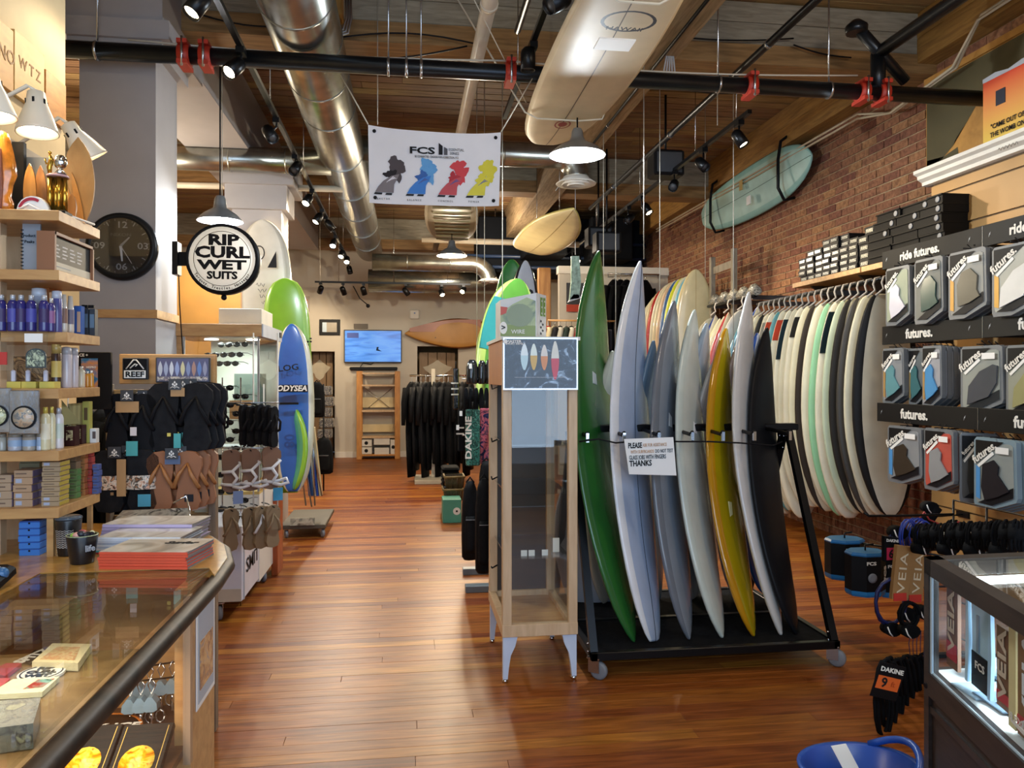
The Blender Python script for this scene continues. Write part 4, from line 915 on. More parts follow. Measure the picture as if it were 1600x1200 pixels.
for k in range(6):
    h = .066; y_ = 6.06-.0*k; x = 0
    off = [.0, .0, .0, .0, .08, .26][k]; y1 = 6.06-off
    # small labelled column then long boxes
    if k < 5: shoebox(y1-.14, y1, sz+k*h, h, 'labelled black box, %s in the stack beside the long boxes' % ['lowest', 'second up', 'third up', 'fourth up', 'fifth up'][k], 'small labelled boxes on the wall shelf', 0, R.uniform(-.01, .01)); y1 -= .143
    m = 0
    while y1 > 5.15:
        w = R.uniform(.27, .33); y0 = max(y1-w, 5.02)
        shoebox(y0, y1, sz+k*h, h, 'long charcoal box, layer %s from the shelf, %s along from the far end' % (['one', 'two', 'three', 'four', 'five', 'six'][k], ORD[m]), 'long charcoal boxes on the wall shelf', 2 if k >= 3 or m > 1 else 1, R.uniform(-.012, .012)); y1 = y0-.004; m += 1
# text on near sides of the left group
for k in range(5):
    text('EXCEL', frame((3.88, 6.22-.1395, sz+.028+.056*k), (1, 0, 0), (0, 0, 1)), .018, LGREY, None, .02, 1.2).hide_render = False
for o in list(bpy.data.objects):
    if o.name.startswith('lettering') and o.parent is None:
        # hand each loose word to the box it is printed on
        z = sum((Vector(v.co).z for v in o.data.vertices), 0)/len(o.data.vertices)
        best = min([b_ for b_ in bpy.data.objects if b_.get('category') == 'box' and b_.name.startswith('shoe_box') and abs(b_.location.y-6.15) < .02], key=lambda q: abs(q.location.z+.028-z))
        o.data.transform(WM(best).inverted()); o.parent = best
# ---------------- slatwall ----------------
sx, sy1, sy0, stop = 4.0, 5.42, -.4, 3.03
sw = thing('slatwall', 'tan slatwall panel with horizontal grooves on the right wall', 'slatwall', (sx+.1, 2.5, 0))
SL = mat('tan_laminate', '#ac844e', .5, noise=.04, scale=3)
part('core', B().box(sx+.012, 4.178, sy0, sy1, .05, stop), col('#5c4426', .7), sw)
z = .06
while z < stop-.02:
    zz = min(z+.262, stop-.002); part('slat', B().box(sx, sx+.03, sy0, sy1, z, zz-.014), SL, sw); z += .262
t = thing('crown_moulding', 'white crown moulding along the slatwall top', 'moulding', (sx, 2.5, stop))
prof = [(-.0, 0), (-.035, .005), (-.04, .03), (-.075, .05), (-.08, .075), (-.11, .09), (-.11, .115), (.19, .115), (.19, 0)]
part('profile', B().loft([[(sx+a_, y_, stop+b2) for a_, b2 in prof] for y_ in (sy0, sy1+.06)]), WHITE, t)
# painted ply panel above
t = thing('painted_panel', 'unfinished ochre and olive painted panel above the crown moulding', 'panel', (4.15, 4, 3.2))
pz0, pz1 = stop+.116, 3.90
part('ply', B().box(4.13, 4.185, 1.0, 5.66, pz0, pz1), OCHRE, t)
OL = col('#4b4428', .7)
def pan(name, pts, m, x=4.128):
    bb = B(); P = [Vector((x, y_, z)) for y_, z in pts]; c_ = sum(P, Vector())/len(P); bb.add([c_]+P, [(0, i+1, (i+1) % len(P)+1) for i in range(len(P))]); part(name, bb, m, t)
pan('olive_patch', [(5.65, pz1-.02), (4.62, pz1-.02), (4.62, pz1-.20), (4.7, pz1-.27), (4.8, pz1-.25), (4.86, pz1-.3), (5.0, pz1-.27), (5.1, pz1-.36), (5.25, pz1-.42), (5.35, pz1-.58), (5.5, pz1-.66), (5.65, pz1-.75)], OL)
pan('olive_patch', [(5.65, pz0), (5.65, pz0+.14), (5.45, pz0+.12), (5.3, pz0+.15), (5.28, pz0)], OL)
pan('olive_patch', [(4.45, pz1-.02), (3.6, pz1-.02), (3.6, pz0), (4.45, pz0)], OL)
for y_ in (4.53,): part('batten', B().box(4.11, 4.13, y_-.05, y_+.05, pz0, pz1), OCHRE, t)
part('batten', B().box(4.11, 4.13, 1.0, 5.66, pz1-.015, pz1+.035), OCHRE, t)
# poster on the moulding
p0 = atX(1536, 130, 3.92); p1 = atX(1541, 240, 3.92)
t = thing('surf_poster', 'red to yellow poster with a quote standing on the crown moulding', 'poster', (3.92, 4.0, stop+.115))
ya, yb = p0.y, 3.2; za_, zb_2 = stop+.116, p0.z
m = bpy.data.materials.new('sunset_print'); m.use_nodes = True; N = m.node_tree.nodes; L = m.node_tree.links
tc = N.new('ShaderNodeTexCoord'); sp = N.new('ShaderNodeSeparateXYZ'); cr = N.new('ShaderNodeValToRGB'); mr = N.new('ShaderNodeMapRange'); mr.inputs[1].default_value = 0; mr.inputs[2].default_value = zb_2-za_
L.new(tc.outputs['Object'], sp.inputs[0]); L.new(sp.outputs[2], mr.inputs[0]); L.new(mr.outputs[0], cr.inputs[0]); e = cr.color_ramp.elements; e[0].color = lin('#d8b84a'); e[1].color = lin('#d0452c'); ee = e.new(.5); ee.color = lin('#d9924a')
L.new(cr.outputs[0], N['Principled BSDF'].inputs['Base Color'])
part('sheet', B().box(3.92, 3.926, yb, ya, za_, zb_2), m, t)
part('torn_edge', B().loft([[(3.917, y_, zb_2+(-.006 if j else .022+.012*math.sin(i*2.3))) for j in (0, 1)]+[(3.929, y_, zb_2+(-.006 if not j else .022+.012*math.sin(i*2.3))) for j in (0, 1)] for i, y_ in enumerate([ya-(ya-yb)*k/14 for k in range(15)])]), LGREY, t)
part('wave_logo', B().box(3.915, 3.92, ya-.20, ya-.12, zb_2-.2, zb_2-.1), col('#2b2f3c'), t)
for i, s in enumerate(('"CAME OUT OF', 'THE WOMB ON', 'A SURFBOARD"')):
    text(s, frame((3.914, ya-.22, zb_2-.33-.055*i), (0, -1, 0), (0, 0, 1)), .034, INK, t, .02, .9)
part('signature', B().tube([(3.917, ya-.14-.008*i, zb_2-.5+.012*math.sin(i*1.7)) for i in range(22)], .0015, 4), INK, t)
part('photo_print', B().box(3.914, 3.918, yb, ya-.40, za_+.06, zb_2-.06), swirl('figure_print', ['#1c1e24', '#23262c', '#c07a30', '#e0b060', '#2a2c30'], 9, 1.5), t)
# ---------------- black sign rails of the fin display ----------------
SGN = mat('sign_black', '#141414', .45, noise=.03)
def fglyph(t, x, y_, z, h=.035):
    bb = B(); pts = [(x, y_+a_*h, z+c_*h) for a_, c_ in ((.25, -.5), (.1, .1), (.0, .27), (-.3, .5), (-.1, .2), (-.2, .05), (.05, .0), (.15, -.3))]
    c_ = sum((Vector(p) for p in pts), Vector())/len(pts); bb.add([c_]+pts, [(0, i+1, (i+1) % len(pts)+1) for i in range(len(pts))]); part('fin_mark', bb, LGREY, t)
def signrail(label, X_, ya, yb, za, zb, s, h, ty):
    t = thing('sign_rail', label, 'sign', (X_, (ya+yb)/2, za), group='black lettered rails of the fin display')
    fc = part('face', B().bbox(X_, X_+.018, yb, ya-.004, za, zb, .002), SGN, t)
    part('shelf_lip', B().box(X_+.018, X_+.22, yb, ya-.004, zb-.02, zb-.012), BLKM, t)
    for y_ in (ya-.1, yb+.1): part('arm', B().box(X_+.018, sx, y_-.01, y_+.01, za+.01, za+.035), BLKM, t)
    part('end_strip', B().box(X_-.002, X_+.018, yb-.003, yb, za, zb), STEEL, t)
    if s: text(s, frame((X_-.002, ty, (za+zb)/2-.004), (0, -1, 0), (0, 0, 1)), h, WHITE, fc, .035, 1)
    fglyph(fc, X_-.002, ya-.06, (za+zb)/2); fglyph(fc, X_-.002, yb+.11, (za+zb)/2)
z1a, z1b, z2a, z2b, z3a, z3b = 2.351, 2.483, 1.793, 1.928, 1.232, 1.367
for (X_, y0, za, zb, s1, s2, nm, h) in ((3.5, 5.29, z1a, z1b, 'ride futures.', 'ride futures.', 'top', .062), (3.5, 5.29, z2a, z2b, 'futures.', 'futures.', 'middle', .068), (3.42, 5.23, z3a, z3b, 'futures.', 'futures.', 'lowest', .068)):
    signrail('far %s black sign rail lettered in white on the fin display' % nm, X_, y0, y0-1.01, za, zb, s1, h, y0-.42)
    signrail('near %s black sign rail, cut by the right frame edge' % nm, X_, y0-1.01, y0-2.02, za, zb, s2, h, y0-1.01-.42)
# ---------------- fin packs ----------------
PKG = mat('pack_grey', '#6f7274', .4); PKG2 = mat('pack_bluegrey', '#7d929c', .4)
def finpack(label, px0, py0, px1, py1, X_, fin='#cfcfd0', back='#8c8e8c', strip=None, tag=True, n=3, finshape=0, tray=None, group='fin packs', dark='#15161a', turned=False):
    A = atX(px0, py0, X_); C = atX(px1, py1, X_); w = A.y-C.y; h = abs(A.z-atX(px0, py1, X_).z)
    h = A.z-atX((px0+px1)/2, py1, X_).z
    if turned: w = .17
    M = frame((X_, A.y, A.z-h), (0, -1, 0), (0, 0, 1))
    t = thing('fin_pack', label, 'fin pack', M=M, group=group)
    o = [(0, .06*h), (.03*w, 0), (.42*w, .0), (w*.97, .16*h), (w, .22*h), (w*.97, h*.97), (w*.9, h), (.06*w, h), (-.0, h*.95)]
    def sc_(k, dx=0): cx, cz = w/2, h/2; return [(cx+(x-cx)*k, cz+(z-cz)*k) for x, z in o]
    part('tray', B().prism(o, .03), tray or PKG, t, local=True)
    b = B(); b.prism(sc_(.87), .003, M=Matrix.Translation((0, -.003, 0))); part('backing_card', b, col(back, .5), t, local=True)
    def p2(name, pts, m, y=-.005):
        bb = B(); P = [(x*w, y, z*h) for x, z in pts]; c_ = sum((Vector(p) for p in P), Vector())/len(P); bb.add([c_]+P, [(0, i+1, (i+1) % len(P)+1) for i in range(len(P))]); return part(name, bb, m, t, local=True)
    hc = p2('header_corner', [(.06, .96), (.72, .96), (.06, .62)], BLACK, -.006)
    p2('white_strip', [(.1, .6), (.14, .57), (.5, .78), (.46, .82)], PAPER, -.0065)
    text('futures.', M @ Matrix.Translation((w*.27, -.008, h*.79)) @ Matrix.Rotation(-math.atan2(.34*h, .66*w), 4, 'Y'), w*.15, WHITE, hc, .03)
    p2('corner_card', [(.12, .07), (.45, .06), (.93, .22), (.93, .36)], col(dark), -.0062)
    if strip: p2('colour_strip', [(.07, .14), (.17, .12), (.17, .56), (.07, .6)], col(strip, .4), -.0062)
    fs = [[(.25, .62), (.5, .7), (.62, .62), (.6, .5), (.85, .3), (.6, .2), (.3, .12), (.22, .3)], [(.3, .18), (.28, .5), (.4, .68), (.62, .72), (.8, .6), (.78, .4), (.86, .3), (.6, .22)], [(.2, .12), (.24, .4), (.5, .62), (.8, .72), (.9, .7), (.88, .45), (.7, .25)]][finshape]
    b = B(); P = [(x*w, z*h) for x, z in fs]; b.prism(P, .008, M=Matrix.Translation((0, -.014, 0))); part('fin', b, col(fin, .2), t, local=True)
    if tag: p2('price_label', [(.56, .8), (.86, .8), (.86, .89), (.56, .89)], PAPER, -.016)
    if not turned:
        b = B().box(.02*w, w*.95, -.017, -.0165, .1*h, h*.95); 
    hk = part('hook', B().tube([(w*.5, -.03, h*1.02), (w*.5, .03, h*1.02), (w*.5, 0, h*1.08)], .004, 6), BLACK, t, local=True)
    out = [t]
    for k in range(1, n):
        c = dup(t, Matrix.Translation((.036*k, -.012*k, -.004*k)) @ M, label.split(',')[0]+', '+['', 'one behind the front', 'two behind the front', 'three behind the front', 'last in the stack'][k])
        out.append(c)
    if turned:
        for c in out: c.matrix_basis = c.matrix_basis @ Matrix.Rotation(math.radians(62), 4, 'Z')
    return out
G1, G2, G3 = 'fin packs hung under the top sign rail', 'fin packs hung under the middle sign rail', 'fin packs hung under the lowest sign rail'
finpack('pack with a white fin, top row leftmost', 1384, 421, 1422, 508, 3.46, '#cfccd4', '#98a088', None, False, 3, 0, group=G1)
finpack('pack with a dark green fin, top row second', 1429, 408, 1474, 505, 3.46, '#2c4a44', '#6d6f68', None, True, 3, 1, group=G1)
finpack('pack with a clear smoky fin and orange strip, top row third', 1482, 397, 1542, 497, 3.46, '#6f6a5c', '#8a8a84', '#d29a3c', True, 3, 1, group=G1)
finpack('pack with a large white fin and orange strip, top row fourth', 1550, 388, 1625, 492, 3.46, '#e2e0da', '#a8a89c', '#d8a23a', False, 3, 2, group=G1)
finpack('pack with a teal fin and wooden strip, middle row leftmost', 1379, 545, 1413, 632, 3.46, '#5f8f94', '#85888a', '#a8834c', True, 2, 0, group=G2)
finpack('pack with a deep teal fin, middle row second', 1420, 545, 1445, 634, 3.5, '#3c6a6e', '#5c6468', '#8f7848', False, 2, 0, group=G2)
finpack('pack with a blue honeycomb fin, middle row third', 1441, 541, 1472, 637, 3.44, '#4f8fc0', '#98989c', '#a8834c', True, 4, 0, group=G2)
finpack('pack with a tan and charcoal fin, middle row fourth', 1501, 542, 1568, 646, 3.44, '#4a4c52', '#8c9088', None, True, 3, 2, group=G2, dark='#22262a')
finpack('pack with an olive-beige fin, middle row fifth', 1572, 540, 1640, 652, 3.44, '#9a9468', '#8e9080', None, False, 3, 2, group=G2)
finpack('pack with a brown fin and blue strip, lowest row leftmost', 1387, 664, 1441, 757, 3.38, '#3a3126', '#87898a', '#4a8fc8', True, 2, 0, group=G3)
finpack('pack with a red card and grey marbled fin, lowest row second', 1444, 668, 1491, 768, 3.38, '#8f9090', '#b84a3a', None, True, 3, 0, group=G3)
finpack('dark pack turned edge-on, lowest row third', 1500, 676, 1530, 788, 3.40, '#34302c', '#4c4a46', None, False, 2, 0, group=G3, turned=True)
finpack('pack with a black fin, blue strip and blue-grey rim, lowest row fourth', 1522, 682, 1590, 798, 3.36, '#26262a', '#8e9490', '#4a90cc', True, 4, 0, group=G3, tray=PKG2)
finpack('dark grey pack behind, lowest row between second and third', 1484, 671, 1500, 772, 3.6, '#1f2024', '#3c3e42', None, False, 1, 0, group=G3)
# ---------------- leash stand ----------------
BLUE = col('#1d3a9a', .27); NAVY = col('#182052', .5)
t = thing('leash_stand', 'low black wire gridwall stand carrying the leashes beside the lit case', 'stand', (3.05, 3.3, 0))
for y_ in (2.5, 2.9, 3.3, 3.7, 3.95): part('upright_wire', B().tube([(3.05, y_, .0), (3.05, y_, .86)], .006, 6), BLKM, t)
for z in (.1, .3, .5, .7, .86): part('cross_wire', B().tube([(3.05, 2.5, z), (3.05, 3.95, z)], .005, 6), BLKM, t)
for y_ in (2.55, 3.9): part('foot', B().box(2.85, 3.25, y_-.02, y_+.02, 0, .02), BLKM, t)
hk = [at(1350, 801, 3.95), at(1357, 806, 3.95), at(1400, 806, 3.95)]
part('arm', B().tube(hk+[Vector((3.05, 3.95, hk[2].z))], .007, 6), BLKM, t)
for z in (.42, .62): part('arm', B().tube([(2.62, 3.8, z+.02), (2.64, 3.8, z), (3.05, 3.8, z)], .006, 6), BLKM, t)
def coil(turns, rx, rz, r, seed, pitch=.012, n=14):
    rr = random.Random(seed); pts = []
    for i in range(turns*n+1):
        a = 2*math.pi*i/n; k = 1+.06*math.sin(i*.7+seed); pts.append((rx*k*math.cos(a), (i/n-turns/2)*pitch+rr.uniform(-.003, .003), rz*k*math.sin(a)))
    return pts
def leash(label, px, py, Y_, rx, rz, m, cuff=BLKF, turns=3, r=.0042, group='surfboard leashes', card=None, rot=0, cuffat=(-.0, -1)):
    p = at(px, py, Y_); M = Matrix.Translation(p) @ Matrix.Rotation(rot, 4, 'Z')
    t = thing('leash', label, 'leash', M=M, group=group)
    part('cord', B().tube(coil(turns, rx, rz, r, px), r, 6), m, t, local=True)
    cz = cuffat[1]*rz
    b = B(); b.loft([[(.045*math.cos(a)*k, y_, cz-.02+.035*math.sin(a)*k) for a in [2*math.pi*i/14 for i in range(14)]] for y_, k in ((-.028, .9), (-.03, 1), (.03, 1), (.028, .9))], 0, True, True)
    part('cuff', b, cuff, t, local=True)
    part('pull_tab', B().tube([(-.04, -.033, cz+.0), (-.03, -.036, cz-.03), (-.012, -.034, cz-.05)], .0035, 6), PAPER, t, local=True)
    return t
def hangcard(t, px0, py0, px1, py1, Y_, m, name='card', slant=0, side=None):
    a = at(px0, py0, Y_); c = at(px1, py1, Y_); s = slant
    P = [(a.x, Y_, a.z), (c.x, Y_-.0, a.z-(c.x-a.x)*.15), (c.x-s, Y_, c.z), (a.x-s, Y_, c.z+(c.x-a.x)*.12)]
    part(name, B().loft([[P[3], P[2], (P[2][0], Y_+.025, P[2][2]), (P[3][0], Y_+.025, P[3][2])], [P[0], P[1], (P[1][0], Y_+.025, P[1][2]), (P[0][0], Y_+.025, P[0][2])]]), m, t)
    return [Vector(p) for p in P]
LG = 'blue leashes on the low wire stand'
l1 = leash('blue leash with a black card marked 6', 1402, 852, 3.80, .05, .09, NAVY, turns=3, group=LG, cuffat=(0, 1))
P = hangcard(l1, 1382, 838, 1407, 880, 3.74, BLACK)
text('DAKINE', frame((P[0]+P[1])/2+Vector((0, -.003, -.018)), (1, 0, -.1), (0, 0, 1)), .015, WHITE, l1, .03, 1)
cx = (P[0]+P[2])/2; part('size_patch', B().box(cx.x-.036, cx.x+.036, 3.733, 3.737, cx.z-.052, cx.z+.012), col('#b82c4a'), l1)
text('6', frame(cx+Vector((-.012, -.008, -.022)), (1, 0, 0), (0, 0, 1)), .045, INK, l1, .02); text('ft', frame(cx+Vector((.02, -.008, -.022)), (1, 0, 0), (0, 0, 1)), .02, INK, l1, .0)
VB = col('#9c7444', .6)
for k, (x0, x1, y0, y1, lb) in enumerate(((1402, 1424, 852, 938, 'blue leash in a tall brown lettered sleeve, left of the pair'), (1427, 1446, 852, 940, 'blue leash in a tall brown lettered sleeve, against the case corner'))):
    l = leash(lb, (x0+x1)/2+6, 838, 3.72+.1*k, .045, .085, BLUE, turns=3, group=LG, cuffat=(0, -4.6))
    P = hangcard(l, x0, y0, x1+3, y1, 3.66+.1*k, VB, 'sleeve', .03)
    c_ = (P[0]+P[1]+P[2]+P[3])/4; text('VEIA', frame(c_+Vector((0, -.003, 0)), (.12, 0, 1), (-1, 0, 0)), .045, col('#d8c8a8'), l, .0, 1.6, align='CENTER', gap=1.1)
    q = (P[2]+P[3])/2; part('red_band', B().box(q.x-.037, q.x+.034, 3.655+.1*k, 3.66+.1*k, q.z-.005, q.z+.035), col('#c23a30'), l)
leash('loose navy leash loops behind the sleeves', 1432, 835, 4.0, .06, .09, BLUE, turns=4, group=LG, cuffat=(0, .3))
leash('large black leash with blue trim hanging low by the case', 1392, 940, 3.7, .085, .12, NAVY, turns=2, group=LG, r=.009, cuffat=(.3, -1))
leash('black leash cuff pair with a white pull tab under the brown sleeves', 1420, 960, 3.6, .05, .06, BLKF, turns=3, group=LG, r=.008)
b = B()
for k in range(5): b.tube([at(1424+k*5, 985, 3.6), at(1420+k*6, 1005, 3.6), at(1423+k*5, 1035, 3.6)], .002, 5)
single('leash_strings', b, NAVY, 'thin dark strings dangling beneath the leash cuffs', 'string', kind='thing')
# boxed leashes
def octbox(label, px0, px1, py0, py1, Y_):
    a = at(px0, py0, Y_); c = at(px1, py1, Y_); cx, r = (a.x+c.x)/2, (c.x-a.x)/2*1.0; h = a.z-c.z
    t = thing('leash_box', label, 'box', (cx, Y_+r, c.z), group='octagonal leash boxes')
    def oc(k, z): return [(cx+r*k*math.cos(q+.39), Y_+r+r*k*math.sin(q+.39)*.8, z) for q in [math.pi/4*i for i in range(8)]]
    part('carton', B().loft([oc(.97, c.z+.012), oc(1, c.z+.02), oc(1, a.z-.02)]), BLACK, t)
    part('rim', B().loft([oc(1.0, a.z-.02), oc(1.02, a.z-.012), oc(.94, a.z)]), col('#1f6ea8'), t)
    part('base', B().loft([oc(.93, c.z-.012), oc(.99, c.z), oc(1, c.z+.02)]), col('#1f7ab8'), t)
    f = Vector((cx-r*.38, Y_+r-r*.8*.94+.0, 0))
    yf = Y_+r-r*.8*math.sin(math.pi/8*3)-.004
    text('FCS', frame((cx-r*.15, yf, a.z-h*.24), (1, 0, 0), (0, 0, 1)), h*.08, WHITE, t, .04, 1.4)
    part('round_mark', B().lathe([(r*.24, 0), (r*.24, .003), (r*.12, .003)], n=14, M=Matrix.Translation((cx-r*.1, yf, a.z-h*.58)) @ Matrix.Rotation(math.pi/2, 4, 'X')), MGREY, t)
    q = math.pi/4*7+.0; M = frame((cx+r*.70, Y_+r-r*.8*.70-.004, a.z-h*.5), (0, 0, 1), (-.78, -.62, 0)); text('FCS', M, h*.14, WHITE, t, .03, 1.2)
    part('hook_loop', B().tube([(cx, Y_+r, a.z-.005), (cx, Y_+r, a.z+.03), (cx+.05, Y_+r, a.z+.035)], .005, 6), BLACK, t)
octbox('black octagonal leash box with blue rims, left of the pair', 1308, 1366, 848, 906, 4.3)
octbox('black octagonal leash box with blue rims, nearer and lower of the pair', 1341, 1400, 868, 932, 4.0)
octbox('black octagonal leash box with a blue lid, partly behind the brown sleeves', 1384, 1412, 872, 932, 4.1)
part('arm', B().tube([at(1330, 846, 4.43), Vector((3.05, 3.95, at(1330, 846, 4.43).z))], .006, 6), BLKM, bpy.data.objects['leash_stand'])
# big black leashes low down
LD = 'long black leashes hung low beside the case'
for k in range(9):
    l = leash(['black leash with an orange-marked card, front of the low row'][0] if k == 0 else 'black leash, %s behind the orange-marked one' % ORD[k-1], 1382+k*8.5, 1092-k*2.5, 3.1+k*.075, .055, .17, BLKF, turns=2, r=.0085, group=LD, rot=.35, cuffat=(0, -1.05))
    if k == 0:
        p = at(1388, 1065, 3.02); rr_ = Vector((1, 0, -.27)).normalized(); uu = Vector((.35, 0, 1)).normalized(); n_ = Vector((0, .003, 0))
        part('card', B().loft([[p+rr_*a_*.062+uu*c_*.075+n_*o_ for a_, c_, o_ in ((-1, -1, 0), (1, -1, 0), (1, -1, 1), (-1, -1, 1))], [p+rr_*a_*.062+uu*c_*.075+n_*o_ for a_, c_, o_ in ((-1, 1, 0), (1, 1, 0), (1, 1, 1), (-1, 1, 1))]]), BLACK, l)
        text('DAKINE', frame(p+uu*.048+Vector((0, -.003, 0)), rr_, uu), .02, WHITE, l, .03, 1.1)
        q = p-uu*.008; part('size_patch', B().loft([[q+rr_*a_*.052+uu*c_*.028+Vector((0, o_, 0)) for a_, o_ in ((-1, -.003), (1, -.003), (1, 0), (-1, 0))] for c_ in (-1, 1)]), col('#d8622a'), l)
        text('9', frame(q+rr_*-.02+Vector((0, -.005, 0)), rr_, uu), .042, INK, l, .02); text('ft', frame(q+rr_*.022+Vector((0, -.005, 0)), rr_, uu), .024, col('#b8481c'), l)
# dark coil bunches hung above the case line
for k in range(12):
    px = 1438+k*14; l = leash('%s dark leash coil from the left above the lit case' % ORD[k].capitalize() if False else '%s dark leash coil along the row just above the lit case' % ORD[k], px, 838-0*k, 3.6-k*.085, .035, .06, BLKF, turns=4, r=.0055, group='dark leash coils above the lit case', rot=.5+.1*(k % 3), cuffat=(0, .5 if k % 3 else -.6))
    if k in (0, 3, 9, 10, 11):
        part('red_string', B().tube([(-.04, -.04, .06), (-.01, -.06, .035), (.01, -.045, .05), (.03, -.06, .01), (.05, -.04, .03)], .004, 5), col('#b04040', .6), l, local=True)
l = leash('black leash cuff with red string sticking up by the slatwall', 1452, 800, 4.3, .03, .05, BLKF, turns=2, r=.007, group=None, cuffat=(0, 1))
part('cuff_strap', B().tube([at(1447, 815, 4.3), at(1462, 792, 4.3)], .04, 10), BLKF, l)
part('red_string', B().tube([at(1436, 812, 4.25), at(1444, 800, 4.22), at(1452, 812, 4.25), at(1475, 822, 4.3), at(1500, 815, 4.27)], .005, 5), col('#b04040', .6), l)
for k, (px, py) in enumerate(((1506, 804), (1564, 818))):
    p = atX(px, py, 4.0); t = thing('slatwall_hook', ('left' if k == 0 else 'right')+' black hook clipped in the slatwall above the leash coils', 'hook', p, group='slatwall hooks')
    part('plate', B().box(3.985, 4.0, p.y-.06, p.y+.06, p.z-.02, p.z+.02), BLKM, t); part('prong', B().tube([p, p+Vector((-.25, 0, -.01)), p+Vector((-.28, 0, .02))], .006, 6), BLKM, t)
    leash('black leash hanging on the %s slatwall hook' % ('left' if k == 0 else 'right'), px-18, py+28, p.y*.93, .05, .08, BLKF, turns=4, r=.007, group=None, rot=.4)
# ---------------- lit display case at the right front ----------------
C0 = Vector((1.576, 2.17, 0)); u1 = Vector((1, .03, 0)).normalized(); u2 = Vector((-.27, -.963, 0)).normalized(); L1, L2 = .95, 1.1
def cb(b, a0, a1, c0, c1, z0, z1): 
    P = [C0+u1*a+u2*c for a, c in ((a0, c0), (a1, c0), (a1, c1), (a0, c1))]
    return b.loft([[p+Vector((0, 0, z)) for p in P] for z in (z0, z1)])
cs = thing('glass_case', 'dark wood display case with a glass top and cool white lighting, lower right corner', 'display case', (2.0, 1.7, 0))
w_ = .035
for (n, a) in (('top_rail', (0, L1, 0, .05, .95, 1.0)), ('top_rail', (0, .05, 0, L2, .95, 1.0)), ('top_rail', (0, L1, L2-.05, L2, .95, 1.0)), ('top_rail', (L1-.05, L1, 0, L2, .95, 1.0)),
               ('corner_post', (0, w_, 0, w_, 0, .95)), ('corner_post', (0, w_, L2-w_, L2, 0, .95)), ('corner_post', (L1-w_, L1, 0, w_, 0, .95)), ('corner_post', (L1-w_, L1, L2-w_, L2, 0, .95)),
               ('lower_rail', (0, w_, w_, L2-w_, .585, .655)), ('base_rail', (0, w_, w_, L2-w_, .04, .12)), ('end_panel', (w_, L1-w_, 0, .02, .04, .655))):
    part(n, cb(B(), *a), DARKW, cs)
part('side_panel', cb(B(), .012, .03, w_, L2-w_, .12, .585), woodmat('dark_oak', '#33261f', '#231a16', .5, (2, 2, 22), .15), cs)
part('panel_moulding', cb(B(), .004, .014, w_, L2-w_, .535, .555), DARKW, cs)
part('deck', cb(B(), w_, L1-w_, .02, L2-w_, .64, .655), col('#dfe8ea', .5), cs)
part('light_strip', cb(B(), .055, L1-.05, .055, .075, .925, .945), mat('led_strip', '#e8f6ff', .4, noise=0, emit=9), cs)
part('corner_trim', cb(B(), .005, .012, w_, w_+.012, .655, .95), mat('led_edge', '#c4dae6', .4, noise=0), cs)
part('edge_trim', cb(B(), .008, .012, w_, L2-w_, .945, .95), mat('led_edge', '#dff2ff', .4), cs)
part('edge_trim', cb(B(), .008, .012, w_, L2-w_, .655, .66), mat('led_edge', '#dff2ff', .4), cs)
part('glass_pane', cb(B(), .012, .016, w_, L2-w_, .655, .95), CLEAR, cs)
part('glass_top', cb(B(), .05, L1-.05, .05, L2-.05, .99, .996), GLASSD, cs)
part('glass_pane', cb(B(), w_, L1-w_, .008, .012, .655, .95), FILM, cs)
part('screw', B().lathe([(.009, 0), (.009, .004)], n=8, M=Matrix.Translation(C0+u1*.0+u2*.018+Vector((0, 0, .61))) @ Matrix.Rotation(-math.pi/2-.27, 4, 'Y')), BLACK, cs)
p = C0+u1*.4+u2*.4; lamp('case_light', 'AREA', (p.x, p.y, .93), 11, (.82, .94, 1), .35, (p.x, p.y, 0))
def cp(a, c, z): return C0+u1*a+u2*c+Vector((0, 0, z))
def cslab(name, lb, a, c0, c1, z0, z1, m, words=(), extra=(), cat='pack', grp='fin and leash packs in the lit case'):
    """thin upright pack facing the aisle"""
    t = thing(name, lb, cat, cp(a, (c0+c1)/2, z0), group=grp)
    part('card', cb(B(), a, a+.012, c0, c1, z0, z1), m, t)
    for (s, u, v, h, mm, vert) in words:
        o_ = cp(a-.003, c0+(c1-c0)*u, z0+(z1-z0)*v)
        text(s, frame(o_, (0, 0, 1) if vert else u2, -u2 if vert else (0, 0, 1)), h, mm, t, .02, 1.5 if vert else 1.2)
    for (u0, u1_, v0, v1, mm) in extra:
        part('print_patch', cb(B(), a-.003, a, c0+(c1-c0)*u0, c0+(c1-c0)*u1_, z0+(z1-z0)*v0, z0+(z1-z0)*v1), mm, t)
    return t
VBd = col('#7c5a44', .6); LB_ = col('#a8cbe0', .5)
cslab('leash_pack', 'brown lettered leash card at the far left inside the lit case', .05, .06, .135, .69, .94, VBd, [('VEIA', .5, .55, .045, col('#d8c8b0'), 1)], [(0.05, .95, .1, .3, col('#c23a44'))])
b = B(); a = .05; 
def finband(lb, a, c, z0, z1, m):
    P = [(c-.008, z0), (c+.008, z0), (c+.016, (z0+z1)*.5), (c+.01, z1), (c-.002, z1), (c-.004, (z0+z1)*.5)]
    single('fin_holder', B().loft([[cp(a+o_, q, z) for q, z in P] for o_ in (0, .012)]), m, lb, 'fin holder', 'pale fin holders in the lit case')
finband('pale blue curved fin holder beside the far brown card', .06, .17, .68, .92, col('#b8dcf0', .4))
cslab('fin_pack', 'clear fin pack with a black base and white letters in the lit case', .07, .19, .29, .68, .92, LB_, [('FCS', .5, .26, .022, WHITE, 0)], [(0, 1, 0, .4, BLACK), (.3, .45, .42, .85, col('#7f95a8'))])
finband('second pale blue fin holder, right of the clear pack', .06, .305, .68, .92, col('#a8cce8', .4))
